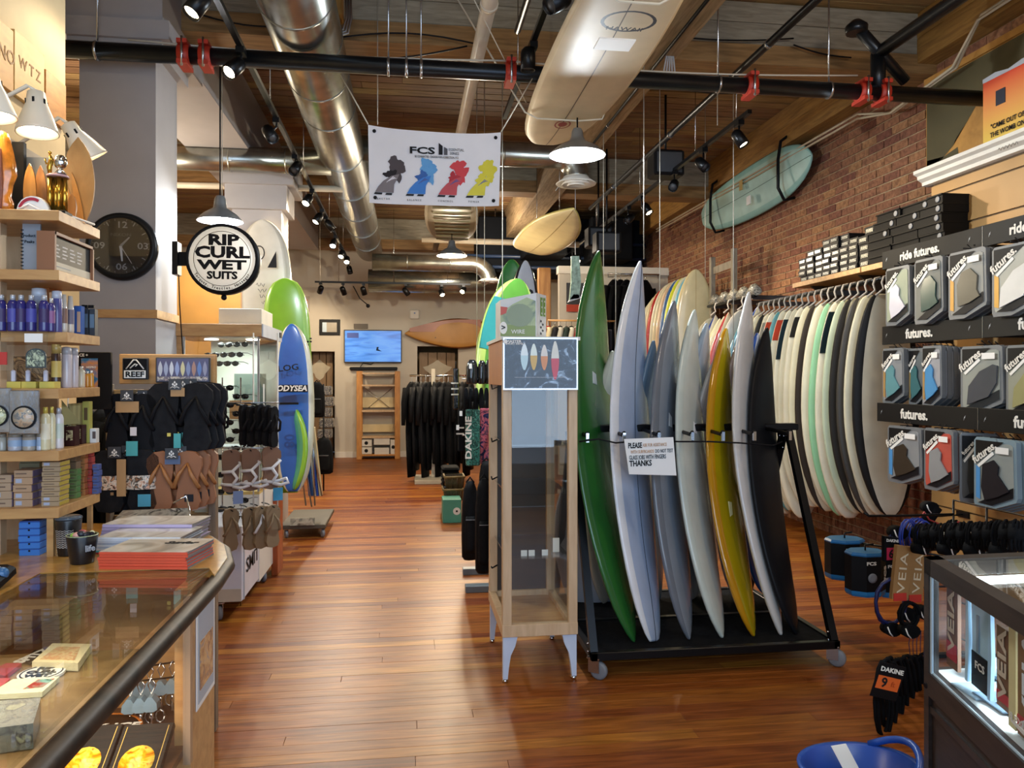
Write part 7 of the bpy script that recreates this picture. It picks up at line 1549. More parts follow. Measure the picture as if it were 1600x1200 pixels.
part('ticket_box', B().bbox(rx(339, 5.7), rx(407, 5.7), 5.75, 6.2, 1.93, zz_(370, 482, 5.75), .003), col('#ddd2bc', .6), gc)
g0 = thing('sunglasses', 'dark sunglasses on the left rod, topmost', 'sunglasses', M=T(rx(352, 5.35), 5.35, zz_(352, 606, 5.35)), group='sunglasses on the rods')
for s in (-1, 1): part('lens', B().lathe([(.024, 0), (.024, .003), (.001, .006)], n=12, M=Matrix.Translation((s*.03, 0, 0)) @ Matrix.Rotation(math.pi/2, 4, 'X') @ Matrix.Diagonal((1.1, .8, 1, 1))), mat('lens_dark', '#14181a', .08, .3, 0), g0, local=True)
b = B().tube([(-.058, .0, .012), (-.008, -.003, .01), (0, -.004, .008), (.008, -.003, .01), (.058, 0, .012)], .003, 5)
for s in (-1, 1): b.tube([(s*.058, 0, .012), (s*.06, .06, .012), (s*.058, .13, .0)], .0025, 5)
part('frame', b, BLACK, g0, local=True)
rod = thing('sunglasses_rods', 'narrow chrome rods of sunglasses left of the glass cabinet', 'display stand', (rx(350, 5.4), 5.4, 0)); 
for dx in (-.035, .085): part('rod', B().tube([(rx(352, 5.35)+dx, 5.42, 0), (rx(352, 5.35)+dx, 5.42, 1.55)], .005, 6), CHROME, rod)
for k in range(1, 16): dup(g0, T(rx(352, 5.35)+.1*(k % 2)-.0, 5.35, zz_(352, 606, 5.35)-.058*k, R.uniform(-.3, .3)), 'dark sunglasses on the %s rod, %s down' % (['left', 'right'][k % 2], ORD[k]))
for k, (px, py, Y_, n, lb) in enumerate(((370, 538, 5.8, 3, 'high row'), (362, 554, 5.75, 4, 'second row'), (355, 568, 5.7, 4, 'third row'))):
    for j in range(n): dup(g0, T(rx(px, Y_)-.07*j+.03, Y_+.06*j, zz_(px, py, Y_)-.0*j, -.3), 'sunglasses in the cabinet, %s, %s from the right' % (lb, ORD[j]), 'sunglasses inside the glass cabinet')
# white lettered base in front
sb = thing('lettered_stand', 'white rolling base with grey side lettering under the hanging sandals', 'display stand', (-1.25, 5.6, 0))
part('cabinet_body', B().bbox(-1.5, -1.045, 5.1, 6.12, .12, .60, .004), col('#dcdce4', .35), sb); part('kick_strip', B().box(-1.49, -1.05, 5.095, 5.1, .12, .2), col('#c8bca8', .5), sb); part('side_channel', B().box(-1.046, -1.04, 5.14, 5.16, .12, .60), LGREY, sb)
text('SMITH', frame((-1.042, 5.5, .31), (0, 1, 0), (0, 0, 1)), .1, INK, sb, .008, 1.5); caster(sb, -1.2, 5.14, .045); caster(sb, -1.09, 6.05, .045)
t = thing('orange_block', 'orange-red wooden block end at the aisle corner of the sunglasses display', 'block', (rx(432, 6.2), 6.2, 0)); part('panel', B().bbox(rx(424, 6.2), rx(434, 6.2), 6.2, 6.45, .0, zz_(430, 768, 6.2), .004), woodmat('orange_end', '#a8501f', '#8a3c14', .4, (8, 8, 2)), t)
# rods and hanging sandals in front of it
hr = thing('sandal_rods', 'three thin steel rods of hanging sandals over the white base', 'display stand', (-1.1, 5.0, 0))
for py in (629, 700, 795): part('rod', B().tube([at(335, py, 5.0), at(436, py, 5.0)], .004, 6), STEEL, hr)
for px in (337, 396, 412, 434): part('upright', B().tube([at(px, 520 if px in (396, 434) else 600, 5.02), at(px, 830, 5.02)], .005, 6), WHITE, hr)
def one(label, px, py, w, h, c, s, kind='thong', rz=.95, grp=None, **k): return sandals(label, px, py, 4.97, w, h, c, s, kind, rz, grp, single_=True, **k)
for k, (px, py) in enumerate(((347, 662), (383, 664), (395, 666), (408, 663), (419, 665), (429, 667))): one('black flip-flop hung edge-on from the top rod, %s from the left' % ORD[k], px, py, .1, .26, SB, SB, rz=1.15, grp='black flip-flops on the top rod')
for k, (px, py, tg) in enumerate(((361, 736, '#8098c8'), (391, 734, None), (423, 731, '#3f9ac8'))): one('brown sandal with white buckled straps, %s of three on the middle rod' % ['left', 'middle', 'right'][k], px, py, .14, .27, BRN, WS, 'buckle', .45, grp='brown and white sandals', tags=((('price_tag', .03, -.16, .06, .08, tg, -.05),) if tg else ()))
for k, (px, py) in enumerate(((361, 828), (391, 826), (408, 824), (426, 822))): one('taupe flip-flop hung from the lowest rod, %s from the left' % ORD[k], px, py, .12, .27, TB, WS if k == 2 else TB, rz=.75, grp='taupe flip-flops on the lowest rod')
# ---------------- round sign and wall clock ----------------
SYY = 5.38; c_ = at(350, 406, SYY); r = 53.5*(c_.x*SN+SYY*CS)/1200
t = thing('round_sign', 'round black-rimmed lightbox sign with bubble lettering on a wall bracket', 'sign', c_)
MX = Matrix.Translation(c_) @ Matrix.Rotation(math.pi/2, 4, 'X')
part('case', B().lathe([(r*.97, -.05), (r*1.02, -.045), (r*1.04, 0), (r*1.02, .05), (r*.93, .055), (r*.93, .048)], n=40, M=MX), BLACK, t)
part('face', B().lathe([(r*.93, .046), (r*.93, .05), (.001, .0505)], n=40, M=MX), mat('sign_face', '#efe6d4', .4, noise=0, emit=.35), t)
part('ring_line', B().lathe([(r*.80, .051), (r*.80, .053), (r*.785, .053), (r*.785, .051)], n=40, M=MX, cap=False), INK, t)
yf = SYY-.053
for (s, dz, dx, h, sx_, bo) in (('RIP', .53, .03, .31, 1.5, .045), ('CURL', .17, .0, .33, 1.35, .045), ('WET', -.19, .0, .27, 1.7, .045), ('SUITS', -.49, .0, .22, 1.15, .045)): text(s, frame((c_.x+dx*r, yf, c_.z+dz*r), (1, 0, 0), (0, 0, 1)), h*r, INK, t, bo, sx_)
s_ = 'Torquay, Trestles, Hossegor'
for i, ch in enumerate(s_):
    if ch == ' ': continue
    q = math.radians(-90-58+116*i/(len(s_)-1)); rr = r*.86; o_ = (c_.x+rr*math.cos(q), yf, c_.z+rr*math.sin(q)); text(ch, frame(o_, (-math.sin(q), 0, math.cos(q)), (-math.cos(q), 0, -math.sin(q))), .085*r, INK, t, .02)
bx_ = at(272, 400, SYY).x; part('wall_plate', B().bbox(bx_-.0, bx_+.035, SYY-.05, SYY+.05, c_.z-.11, c_.z+.11, .003), BLKM, t)
part('bracket', B().prism([(bx_+.03, c_.z-.045), (bx_+.12, c_.z-.045), (c_.x-r*.85, c_.z-.13), (c_.x-r*.85, c_.z+.13), (bx_+.12, c_.z+.045), (bx_+.03, c_.z+.045)], .03, M=Matrix.Translation((0, SYY-.015, 0))), BLACK, t)
part('knob', B().ball((c_.x+r*.0, SYY, c_.z-r*1.1), .02, 10, 6), BLACK, t)
single('power_cable', B().tube([(bx_+.03, SYY, c_.z-.1), (bx_+.035, SYY, c_.z-.3), (bx_+.03, 5.5, 1.6)], .004, 5), INK, 'thin power cord dropping from the round sign bracket', 'cord')
cl = at(188, 384, 5.14); r = 53*(cl.x*SN+5.14*CS)/1200; t = thing('wall_clock', 'large round black wall clock with grey numerals on the white column', 'clock', cl); MX = Matrix.Translation((cl.x, 5.2, cl.z)) @ Matrix.Rotation(math.pi/2, 4, 'X')
part('bezel', B().lathe([(r, 0), (r*1.01, .02), (r*.98, .055), (r*.85, .065), (r*.82, .05)], n=48, M=MX), mat('clock_black', '#1b1c1e', .35, noise=0), t); part('dial', B().lathe([(r*.84, .045), (r*.84, .048), (.001, .049)], n=40, M=MX), col('#2a2d30', .4), t)
part('crystal', B().lathe([(r*.83, .058), (r*.83, .059)], n=40, M=MX), FILM, t); yc = 5.2-.051
GC = col('#7c8084', .5)
for (s, x, z) in (('12', .03, .62), ('03', .62, 0), ('06', .02, -.62), ('09', -.6, 0)): text(s, frame((cl.x+x*r, yc, cl.z+z*r), (1, 0, 0), (0, 0, 1)), r*.2, GC, t, .01, 1.2)
text('NIXON', frame((cl.x, yc, cl.z+.33*r), (1, 0, 0), (0, 0, 1)), r*.1, DGREY, t, .01, 1.3)
for k in range(60):
    if k % 5 and k % 2: continue
    if k % 15 == 0: continue
    q = k*math.pi/30; l0, l1, w = (.68, .8, .012) if k % 5 == 0 else (.76, .8, .005); M = Matrix.Translation((cl.x, yc, cl.z)) @ Matrix.Rotation(q, 4, 'Y'); part('tick', B().box(-w*r, w*r, -.001, 0, l0*r, l1*r, M=M), GC, t)
for (q, l, w, c) in ((.75, .36, .035, GC), (3.05, .45, .04, LGREY), (2.6, .6, .01, LGREY)): part('hand', B().loft([[(-w*r, -.004, 0), (w*r, -.004, 0), (w*r, -.002, 0), (-w*r, -.002, 0)], [(-w*r*.5, -.004, l*r), (w*r*.5, -.004, l*r), (w*r*.5, -.002, l*r), (-w*r*.5, -.002, l*r)]], M=Matrix.Translation((cl.x, yc, cl.z)) @ Matrix.Rotation(q, 4, 'Y')), c, t)
# ---------------- soft boards, left middle ----------------
def up(label, top, bot, Yt, Yb, kind, W, dk, rl, hull=(0, 1, 0), name='surfboard', **k):
    P1 = at(top[0], top[1], Yt); P0 = at(bot[0], bot[1], Yb); P0.z = max(P0.z, .09); return make_board(name, label, P0, P1, hull, kind, W, .07, .05, deck=dk, hullc=dk, rail=rl, **k)
t = up('tall lime green soft-top board left of the back doorway', (445, 435), (449, 770), 8.0, 7.85, 'soft', .50, '#6fa22c', '#8fb84c', (.12, 1, 0), texts=(('~', .66, .08, .1, '#1c1c1c', 1, 0, .03),))
for k in range(12): 
    M = Matrix(t.matrix_basis); i, j = k % 6, k//6; part('checker', B().box(-.27+.03*i, -.25+.03*i, .03, .034, 1.52-.03*j-.012*i-.02*(i % 2), 1.535-.03*j-.012*i-.02*(i % 2)), BLACK, t, local=True)
t = up('blue soft-top board with black lettering in front of the lime one', (456, 506), (458, 768), 7.74, 7.6, 'long', .40, '#2a5da8', '#c8c4ae', (.15, 1, 0))
p = at(457, 607, 7.6); part('logo_patch', B().box(p.x-.16, p.x+.15, 7.545, 7.56, p.z-.035, p.z+.035), BLACK, t); text('ODYSEA', frame((p.x, 7.541, p.z), (1, 0, 0), (0, 0, 1)), .055, WHITE, t, .03, 1.0, shear=.2)
p = at(450, 575, 7.6); text('LOG', frame((p.x, 7.62, p.z), (1, 0, .12), (0, 0, 1)), .06, INK, t, .02, 1.2); p = at(452, 690, 7.5); text('80', frame((p.x, 7.55, p.z), (0, 0, 1), (-1, 0, 0)), .1, col('#1c4080'), t, .02)
part('cross_bar', B().box(at(437, 0, 7.55).x, at(466, 0, 7.55).x, 7.55, 7.58, at(440, 629, 7.55).z-.02, at(440, 629, 7.55).z), BLACK, t)
up('teal and lime soft board edge in the low rack', (464, 640), (459, 765), 7.65, 7.6, 'short', .3, '#3f9a7a', '#86b83c', (.8, .5, 0))
wb2 = up('white printed surfboard leaning on the second column', (410, 343), (412, 560), 8.2, 8.15, 'long', .56, '#cbc6ba', '#b4afa2', (.1, 1, 0))
p = at(418, 418, 8.09); part('triangle_logo', B().prism([(0, 0), (.09, .0), (.085, .17)], .004, M=Matrix.Translation(p)), INK, wb2); p = at(405, 395, 8.08); part('round_logo', B().tube([(p.x+.05*math.cos(q), p.y, p.z+.07*math.sin(q)) for q in [i*.45 for i in range(15)]], .006, 5), INK, wb2)
for k in range(5): p = at(400+k*3, 445+k*9, 8.06); part('pen_scribble', B().tube([(p.x+.012*i, p.y, p.z+.02*math.sin(i*1.9+k)) for i in range(8)], .003, 4), DGREY, wb2)
# low rolling rack with poles
br = thing('board_rack', 'low wheeled base with steel poles holding soft boards', 'rack', (at(475, 790, 8).x, 8.0, 0))
xa, xb = at(440, 790, 7.7).x, at(510, 790, 7.7).x; part('base', B().bbox(xa, xb, 7.6, 8.5, .09, .13, .005), col('#4a4438', .6), br)
for x in (xa+.04, xb-.04): caster(br, x, 7.66, .04)
for (a, b2) in (((461, 655), (478, 790)), ((480, 650), (503, 775)), ((487, 648), (492, 790)), ((466, 655), (487, 792))): part('pole', B().tube([at(*a, 7.8), at(*b2, 7.8)], .008, 6), STEEL, br)
part('top_clamp', B().tube([at(460, 652, 7.85), at(490, 650, 7.85)], .03, 8), BLACK, br)
part('print_card', B().box(xa+.1, xb-.1, 7.58, 7.6, .13, .2), swirl('base_print', ['#2c3c3c', '#b8b4a0', '#5a5448'], 9, 1), br)
for k, c in enumerate(('#2c58a0', '#3864a8', '#d8d4c0', '#2448a0', '#c8b890')): single('boxed_fin_strip', B().loft([[at(482+k*4, 775, 7.9)+Vector((dx, 0, 0)) for dx in (0, .03)]+[at(482+k*4, 775, 7.9)+Vector((dx, .1, 0)) for dx in (.03, 0)], [at(472+k*3.5, 668, 7.9)+Vector((dx, 0, 0)) for dx in (0, .03)]+[at(472+k*3.5, 668, 7.9)+Vector((dx, .1, 0)) for dx in (.03, 0)]]), col(c, .4), '%s narrow board edge from the left between the rack poles' % ORD[k], 'board', 'narrow board edges in the low rack')
def blob(label, px0, px1, py0, py1, Y_, c, nm, cat, strap=True, grp=None):
    a, c2 = at(px0, py0, Y_), at(px1, py1, Y_); cx, cz, w, h = (a.x+c2.x)/2, (a.z+c2.z)/2, c2.x-a.x, a.z-c2.z; t = thing(nm, label, cat, (cx, Y_, c2.z), group=grp)
    part('body', B().loft([[(cx+w/2*k*math.cos(q), Y_+w*.3*k*math.sin(q), c2.z+h*z) for q in [i*.628 for i in range(10)]] for z, k in ((0, .7), (.04, .95), (.3, 1), (.7, .95), (.9, .75), (1, .4))], smooth=True), c, t)
    if strap:
        part('pocket', B().loft([[(cx+w*.32*k*math.cos(q), Y_-w*.22+w*.14*math.sin(q), c2.z+h*z) for q in [i*.628 for i in range(10)]] for z, k in ((.1, .9), (.15, 1), (.5, 1), (.56, .8))], smooth=True), c, t); part('carry_handle', B().tube([(cx-.03, Y_, c2.z+h*.98), (cx, Y_, c2.z+h*1.05), (cx+.03, Y_, c2.z+h*.98)], .008, 6), c, t)
        part('zip_line', B().tube([(cx-w*.28, Y_-w*.37, c2.z+h*.52), (cx+w*.28, Y_-w*.37, c2.z+h*.52)], .003, 5), MGREY, t)
    return t
blob('black backpack on the upper peg by the back doorway', 482, 508, 597, 652, 10.8, BLKF, 'backpack', 'backpack'); blob('black backpack hanging low by the back doorway', 491, 521, 684, 740, 10.75, BLKF, 'backpack', 'backpack')
pg = thing('bag_stand', 'thin black stand holding the two backpacks', 'stand', (at(506, 740, 10.6).x, 10.6, 0)); p = at(505, 600, 10.75); part('pole', B().tube([(p.x, 10.8, 0), (p.x, 10.8, p.z)], .012, 6), BLKM, pg)
# ---------------- back wall fittings ----------------
YW = 15.2
def wallbox(name, label, cat, px0, px1, py0, py1, d, m, Y_=YW): 
    a, c = at(px0, py0, Y_), at(px1, py1, Y_); t = thing(name, label, cat, ((a.x+c.x)/2, Y_-d, c.z)); return t, a.x, c.x, c.z, a.z
t, x0, x1, z0, z1 = wallbox('television', 'wall-mounted television showing a surfer on blue water', 'television', 538, 628, 515.5, 567, .08, None)
part('bezel', B().bbox(x0, x1, YW-.1, YW-.05, z0, z1, .006), DGREY, t); part('wall_mount', B().box(x0+.4, x1-.4, YW-.05, YW, z0+.2, z1-.2), BLKM, t)
SC = swirl('ocean_screen', ['#2a5cb4', '#3f7ad0', '#5590e0', '#3468c0'], 3, .4); nt = SC.node_tree; p_ = nt.nodes['Principled BSDF']; nt.links.new([n for n in nt.nodes if n.type == 'VALTORGB'][0].outputs[0], p_.inputs['Emission Color']); p_.inputs['Emission Strength'].default_value = .55; [n for n in nt.nodes if n.type == 'MAPPING'][0].inputs['Scale'].default_value = (.5, 1, 3)
part('screen', B().box(x0+.02, x1-.02, YW-.103, YW-.1, z0+.02, z1-.02), SC, t)
p = at(590, 546, YW-.11); part('surfer_picture', B().ball(p+Vector((0, 0, .03)), .02, 8, 5).loft([[(p.x-.03, p.y-.002, p.z-.02), (p.x+.08, p.y-.002, p.z-.035), (p.x+.08, p.y, p.z-.035)], [(p.x-.02, p.y-.002, p.z+.02), (p.x+.02, p.y-.002, p.z+.0), (p.x+.02, p.y, p.z)]]), INK, t)
part('caption_patch', B().box(x0+.06, x0+.28, YW-.105, YW-.103, z1-.16, z1-.06), col('#3050b0', .4), t)
t, x0, x1, z0, z1 = wallbox('soundbar', 'slim black soundbar under the television', 'speaker', 547, 621, 573.5, 578.5, .1, None); part('body', B().bbox(x0, x1, YW-.1, YW, z0, z1, .01), BLACK, t); part('cable', B().tube([(x0+.2, YW-.03, z1), (x0+.25, YW-.05, z1+.08), (x0+.4, YW-.03, z1+.05), (x0+.5, YW-.03, z1+.12)], .008, 5), INK, t)
t, x0, x1, z0, z1 = wallbox('framed_mirror', 'small dark-framed picture with a painted window reflection on the back wall', 'picture', 499, 531.5, 499, 524, .03, None); part('frame', B().bbox(x0, x1, YW-.03, YW, z0, z1, .004), BLACK, t); part('print', B().box(x0+.06, x1-.06, YW-.032, YW-.03, z0+.06, z1-.06), col('#a09684', .2), t); part('painted_reflection', B().box(x0+.06, x0+.14, YW-.034, YW-.032, z0+.06, z1-.06), col('#b8ccdc', .3), t)  # the pale strip is a window reflection put in as colour
t, x0, x1, z0, z1 = wallbox('metal_plate', 'small bronze plate above the television', 'plate', 553, 575, 506, 514, .03, None); part('plate', B().bbox(x0, x1, YW-.03, YW, z0, z1, .004), col('#6a6052', .5), t)
t, x0, x1, z0, z1 = wallbox('alarm_box', 'white square alarm box high on the back wall', 'alarm', 640, 655.5, 484, 499, .06, None); part('case', B().bbox(x0, x1, YW-.06, YW, z0, z1, .02), WHITE, t); part('indicator', B().ball(((x0+x1)/2, YW-.06, z1-.07), .015, 8, 5), col('#6a88c8', .3), t)
t, x0, x1, z0, z1 = wallbox('wall_notice', 'faint red sign on the back wall beside the lime board', 'sign', 470, 484, 463, 487, .02, None); part('sheet', B().box(x0, x1, YW-.02, YW, z0, z1), col('#b0a494', .6), t); part('red_square', B().box(x0+.03, x1-.04, YW-.022, YW-.02, z0+.08, z1-.06), col('#c86a50', .6), t)
t = make_board('longboard', 'orange and yellow wooden longboard on the back wall', at(800, 521, 15.05), at(632, 521, 15.05), (0, -1, 0), 'gun', .58, .06, .03, deck='#b07a30', hullc='#b5813a', rail='#8a5420', gloss=.5); a = at(640, 515, 14.98)
for q_ in (680, 760): a = at(q_, 528, 15.1); part('wall_peg', B().tube([(a.x, 15.2, a.z), (a.x, 15.0, a.z)], .012, 6), BLKM, t)
part('red_half', B().loft([[(at(640+i*14, 500, 14.9).x, 15.0, at(640, 520, 15).z+.02), (at(640+i*14, 500, 14.9).x, 15.0, at(640, 520, 15).z+.03+.24*math.sin(min(1.57, .25+i*.22)))] for i in range(9)], cap=False, close=False), col('#9a5428', .4), t)
t = thing('security_camera', 'small black speaker on a thin arm in front of the back wall', 'camera', at(575, 478, 13.5)); part('arm', B().tube([at(552, 447, 13.5), at(562, 466, 13.5), at(574, 476, 13.5)], .01, 6), BLKM, t); part('ball_head', B().ball(at(575, 478, 13.5), .035, 10, 6), BLACK, t)
# back rooms seen through the openings
for (nm, pxa, pxb, lb) in (('wooden_screen', 478, 521, 'carved wooden screen in the left back opening'), ('wooden_screen', 655, 712, 'carved wooden screen in the right back opening')):
    Y_ = 15.6; x0, x1 = at(pxa, 0, Y_).x, at(pxb, 0, Y_).x; zt2 = at(500, 550, Y_).z; t = thing(nm, lb, 'screen', ((x0+x1)/2, Y_, 0)); n = 4; w = (x1-x0)/n
    for k in range(n): part('panel', B().bbox(x0+w*k, x0+w*(k+1)-.012, Y_, Y_+.03, 0, zt2, .004), woodmat('screen_wood', '#9c7f5e', '#866a4c', .6, (4, 4, 1)) if 'screen_wood' not in MATS else MATS['screen_wood'], t)
    b = B(); P = [(x0+(x1-x0)*(.5+.34*math.cos(q)*(1+.3*math.sin(3*q))), at(500, 578, Y_).z+.16*math.sin(q)*(1+.3*math.cos(4*q))) for q in [i*.393 for i in range(16)]]; b.prism(P, .012, M=Matrix.Translation((0, Y_-.012, 0))); part('carved_relief', b, col('#c4b8a0', .7), t)
for k in range(5):
    p = at(503+(k % 2)*3, 610+k*17, 15.0-.5); single('printed_fabric', B().bbox(p.x-.1, p.x+.16, 14.6, 14.9, p.z-.1, p.z+.08, .02), swirl('striped_cloth', ['#2a2c34', '#8a8a90', '#1c1c20', '#b0aca0', '#3a4a70'], 20, 2), 'dark striped folded cloth, %s down in the left opening' % ORD[k], 'clothing', 'folded cloths in the left opening')
# ladder shelf
lx0, lx1 = at(557, 0, 14.8).x, at(625, 0, 14.8).x; LZ = at(590, 580, 14.8).z
t = thing('ladder_shelf', 'pine ladder shelf unit mostly empty under the television', 'shelf', ((lx0+lx1)/2, 14.9, 0)); w = .1
for x in (lx0, lx1-w): part('side_frame', B().bbox(x, x+w, 14.8, 14.83, 0, LZ, .004), PINE, t); part('side_frame', B().bbox(x, x+w, 15.1, 15.13, 0, LZ, .004), PINE, t)
for py in (583, 602, 642, 683, 711): z = at(590, py, 14.8).z; part('shelf_board', B().bbox(lx0+w, lx1-w, 14.8, 15.12, z-.02, z+.012, .003), PINE if py > 700 else PALE, t)
for (a, c) in ((623, 640), (668, 681)): part('back_board', B().box(lx0+w, lx1-w, 15.08, 15.1, at(0, c, 15).z, at(0, a, 15).z), col('#e0cc9c', .6), t)
za_, zb_2 = at(0, 607, 15.1).z, at(0, 640, 15.1).z
for s in (1, -1): part('cross_brace', B().tube([((lx0+lx1)/2-s*.26, 15.05, za_), ((lx0+lx1)/2+s*.2, 15.05, zb_2)], .006, 5), STEEL, t)
G = 'cartons on the lowest ladder shelf'
for k, (a, c, y0, y1, lb) in enumerate(((563.5, 581, 687, 697.5, 'upper small white carton with a round mark, left on the ladder shelf'), (563.5, 581, 699, 709.5, 'lower small white carton with a round mark, left on the ladder shelf'), (584, 609, 684, 695, 'upper plain white carton, middle of the ladder shelf'), (585, 608, 700, 710, 'lower plain white carton, middle of the ladder shelf'), (610, 619, 687, 710, 'tall white carton with a dark mark, right on the ladder shelf'))):
    q, e = at(a, y0, 14.82), at(c, y1, 14.82); tt = thing('carton', lb, 'box', ((q.x+e.x)/2, 14.85, e.z), group=G); part('box_body', B().bbox(q.x, e.x, 14.82, 15.05, e.z, q.z, .004), col('#dcd8d0', .6), tt)
    if k in (0, 1, 4): part('round_mark', B().lathe([(.035, 0), (.035, .003)], n=10, M=Matrix.Translation(((q.x+e.x)/2, 14.82, (q.z+e.z)/2)) @ Matrix.Rotation(math.pi/2, 4, 'X')), INK, tt)
# ---------------- wetsuit rail ----------------
wz = at(690, 587, 11.6).z; wxa, wxb = at(640, 0, 11.6).x, at(738, 0, 11.6).x
t = thing('wetsuit_rail', 'chrome wetsuit rail with a white post and T-shaped base', 'rail', ((wxa+wxb)/2, 11.6, 0)); part('bar', B().tube([(wxa, 11.6, wz), (wxb, 11.6, wz)], .016, 8), CHROME, t)
p = at(677, 700, 11.55); part('post', B().bbox(p.x-.03, p.x+.03, 11.57, 11.63, .06, wz+.1, .004), PVC, t); part('base', B().bbox(p.x-.28, p.x+.3, 11.2, 11.9, 0, .06, .006), col('#b8b0a0', .5), t)
WM_ = [BLKF, mat('neoprene', '#101216', .6, noise=.15, scale=12), swirl('print_neoprene', ['#0e1012', '#14161a', '#8c8468', '#101214'], 10, 2)]
for k in range(14):
    x = wxa+.03+k*(wxb-wxa-.05)/13; garment('black wetsuit on the chrome rail, %s from the left' % ORD[k], x, 11.6-.03*(k % 2), wz-.09, 1.42-.1*(k % 3), .5, WM_[(k*5) % 3 if k in (2, 5, 9) else k % 2], 1.15+.15*(k % 3), 'wetsuits on the chrome rail', LGREY, True, .045)
# ---------------- accessory rail between the aisle and the wood cabinet ----------------
ax = lambda px, Y_: rat(px)*Y_
t = thing('accessory_rack', 'long steel display rack with grey feet behind the wood cabinet', 'rack', (.45, 6.8, 0))
for y_ in (5.55, 6.05): part('foot', B().bbox(ax(727 if y_ < 6 else 723, y_), ax(775, y_), y_-.04, y_+.04, 0, .05, .004), col('#6c7478', .4), t)
part('upright', B().bbox(.64, .68, 5.6, 5.65, .05, 1.8, .003), BLKM, t); part('upright', B().bbox(.95, 1.0, 8.2, 8.25, .05, 1.8, .003), BLKM, t)
for z in (.9, 1.3, 1.75): part('bar', B().tube([(.66, 5.62, z), (.97, 8.22, z)], .014, 6), STEEL, t)
for (py, a, c) in ((592, 722, 772), (680, 722, 772)): part('front_bar', B().tube([at(a, py, 6.2), at(c, py, 6.2)], .006, 6), STEEL, t)
G = 'glossy wrapped pads on the accessory rack'; GL = mat('glossy_wrap', '#1a1c20', .12, noise=.4, scale=12, bump=.4, coat=.5)
for k, (a, c, y0, y1, lb) in enumerate(((728, 747, 562, 600, 'left'), (746, 760, 563, 600, 'middle'), (758, 771, 562, 600, 'right'))): blob('%s glossy plastic-wrapped black pad on the top bar' % lb, a, c, y0, y1, 6.2, GL, 'wrapped_pad', 'pad', False, G)
for k in range(6): blob('black hanging pad in the second tier, %s from the left' % ORD[k], 724+k*8, 732+k*8, 606, 640, 6.4, BLKF, 'hanging_pad', 'pad', False, 'black pads in the second tier')
def bagpanel(label, a, c, y0, y1, Y_, m, words=None, grp='printed board bags'):
    q, e = at(a, y0, Y_), at(c, y1, Y_); t = thing('board_bag', label, 'bag', ((q.x+e.x)/2, Y_, e.z), group=grp); part('body', B().bbox(q.x, e.x, Y_, Y_+.05, e.z, q.z, .008), m, t)
    part('loop', B().tube([((q.x+e.x)/2, Y_+.02, q.z), ((q.x+e.x)/2, Y_+.02, q.z+.06)], .006, 5), BLACK, t)
    if words: text(words, frame((q.x+(e.x-q.x)*.2, Y_-.003, (q.z+e.z)/2), (0, 0, 1), (-1, 0, 0)), .05, WHITE, t, .03, 1.4)
bagpanel('teal leaf-print bag with white vertical letters', 728, 750, 640, 728, 6.1, swirl('leaf_print', ['#1c2c28', '#3a7a6c', '#1a2422', '#5a9484', '#16201e'], 16, 2.5), 'DAKINE'); bagpanel('navy and coral flower-print bag', 750, 766, 638, 725, 6.15, swirl('flower_print', ['#1a1c3a', '#20244a', '#c0606a', '#1c1e3c', '#d89888'], 14, 1.5)); bagpanel('dark patterned bag at the right by the wooden post', 765, 773, 640, 715, 6.2, swirl('flower_print', ['#1a1c3a'], 14, 1))
bagpanel('narrow black bag with a white side stripe, left of the leaf print', 716, 726, 640, 706, 6.5, BLKF, '| |', 'printed board bags'); bagpanel('tall dark plastic bag strip with white lettering beside the wetsuits', 708, 717, 575, 640, 6.9, GL, '| | |')
for k, (x, y_) in enumerate(((735, 572), (720, 646), (715, 668))): p = at(x, y_, 6.05); single('size_tag', B().box(p.x-.01, p.x+.012, 6.05, 6.052, p.z-.02, p.z+.02), PAPER, 'white size tag on the dark bags, %s' % ['highest', 'middle', 'lowest'][k], 'tag', 'white size tags')
for k, (a, c, y0, y1, Y_, lb) in enumerate(((721, 748, 752, 874, 5.9, 'large black backpack, front left of the aisle rack'), (742, 770, 748, 895, 5.7, 'large black backpack, front right beside the wooden post'), (748, 772, 720, 800, 6.1, 'smaller black bag tucked above the two backpacks'))): blob(lb, a, c, y0, y1, Y_, mat('pack_black', '#0d0e11', .6, noise=.2, scale=25), 'backpack', 'backpack', True, 'black bags on the aisle rack')
# baskets and shoe box on the floor
WK = swirl('wicker', ['#2c2418', '#5c4c30', '#3c3020', '#74603c'], 60, .4)
def basket(label, a, c, y0, y1, Y_):
    q, e = at(a, y0, Y_), at(c, y1, Y_); z0 = max(0, e.z); cx, w, h = (q.x+e.x)/2, e.x-q.x, q.z-z0; t = thing('wicker_basket', label, 'basket', (cx, Y_+.15, z0), group='wicker baskets by the aisle'); part('weave', B().loft([[(cx+sx_*w/2*k, Y_+.15+sy_*.15*k, z0+h*z) for sx_, sy_ in ((-1, -1), (1, -1), (1, 1), (-1, 1))] for z, k in ((0, .9), (1, 1), (1, .94), (.1, .86))]), WK, t); part('rim', B().tube([(cx-w/2, Y_, q.z), (cx+w/2, Y_, q.z), (cx+w/2, Y_+.3, q.z), (cx-w/2, Y_+.3, q.z), (cx-w/2, Y_, q.z)], .014, 6), col('#7c6840', .6), t)
    for k in range(4): part('rib', B().tube([(cx-w/2+w*(k+.5)/4, Y_-.004, z0), (cx-w/2+w*(k+.5)/4, Y_-.004, q.z)], .006, 5), col('#4c3c24', .7), t)
basket('upper wicker basket beside the black backpacks', 695, 726, 746, 764, 8.6); basket('lower wicker basket beside the black backpacks', 693, 724, 766, 782, 8.5)
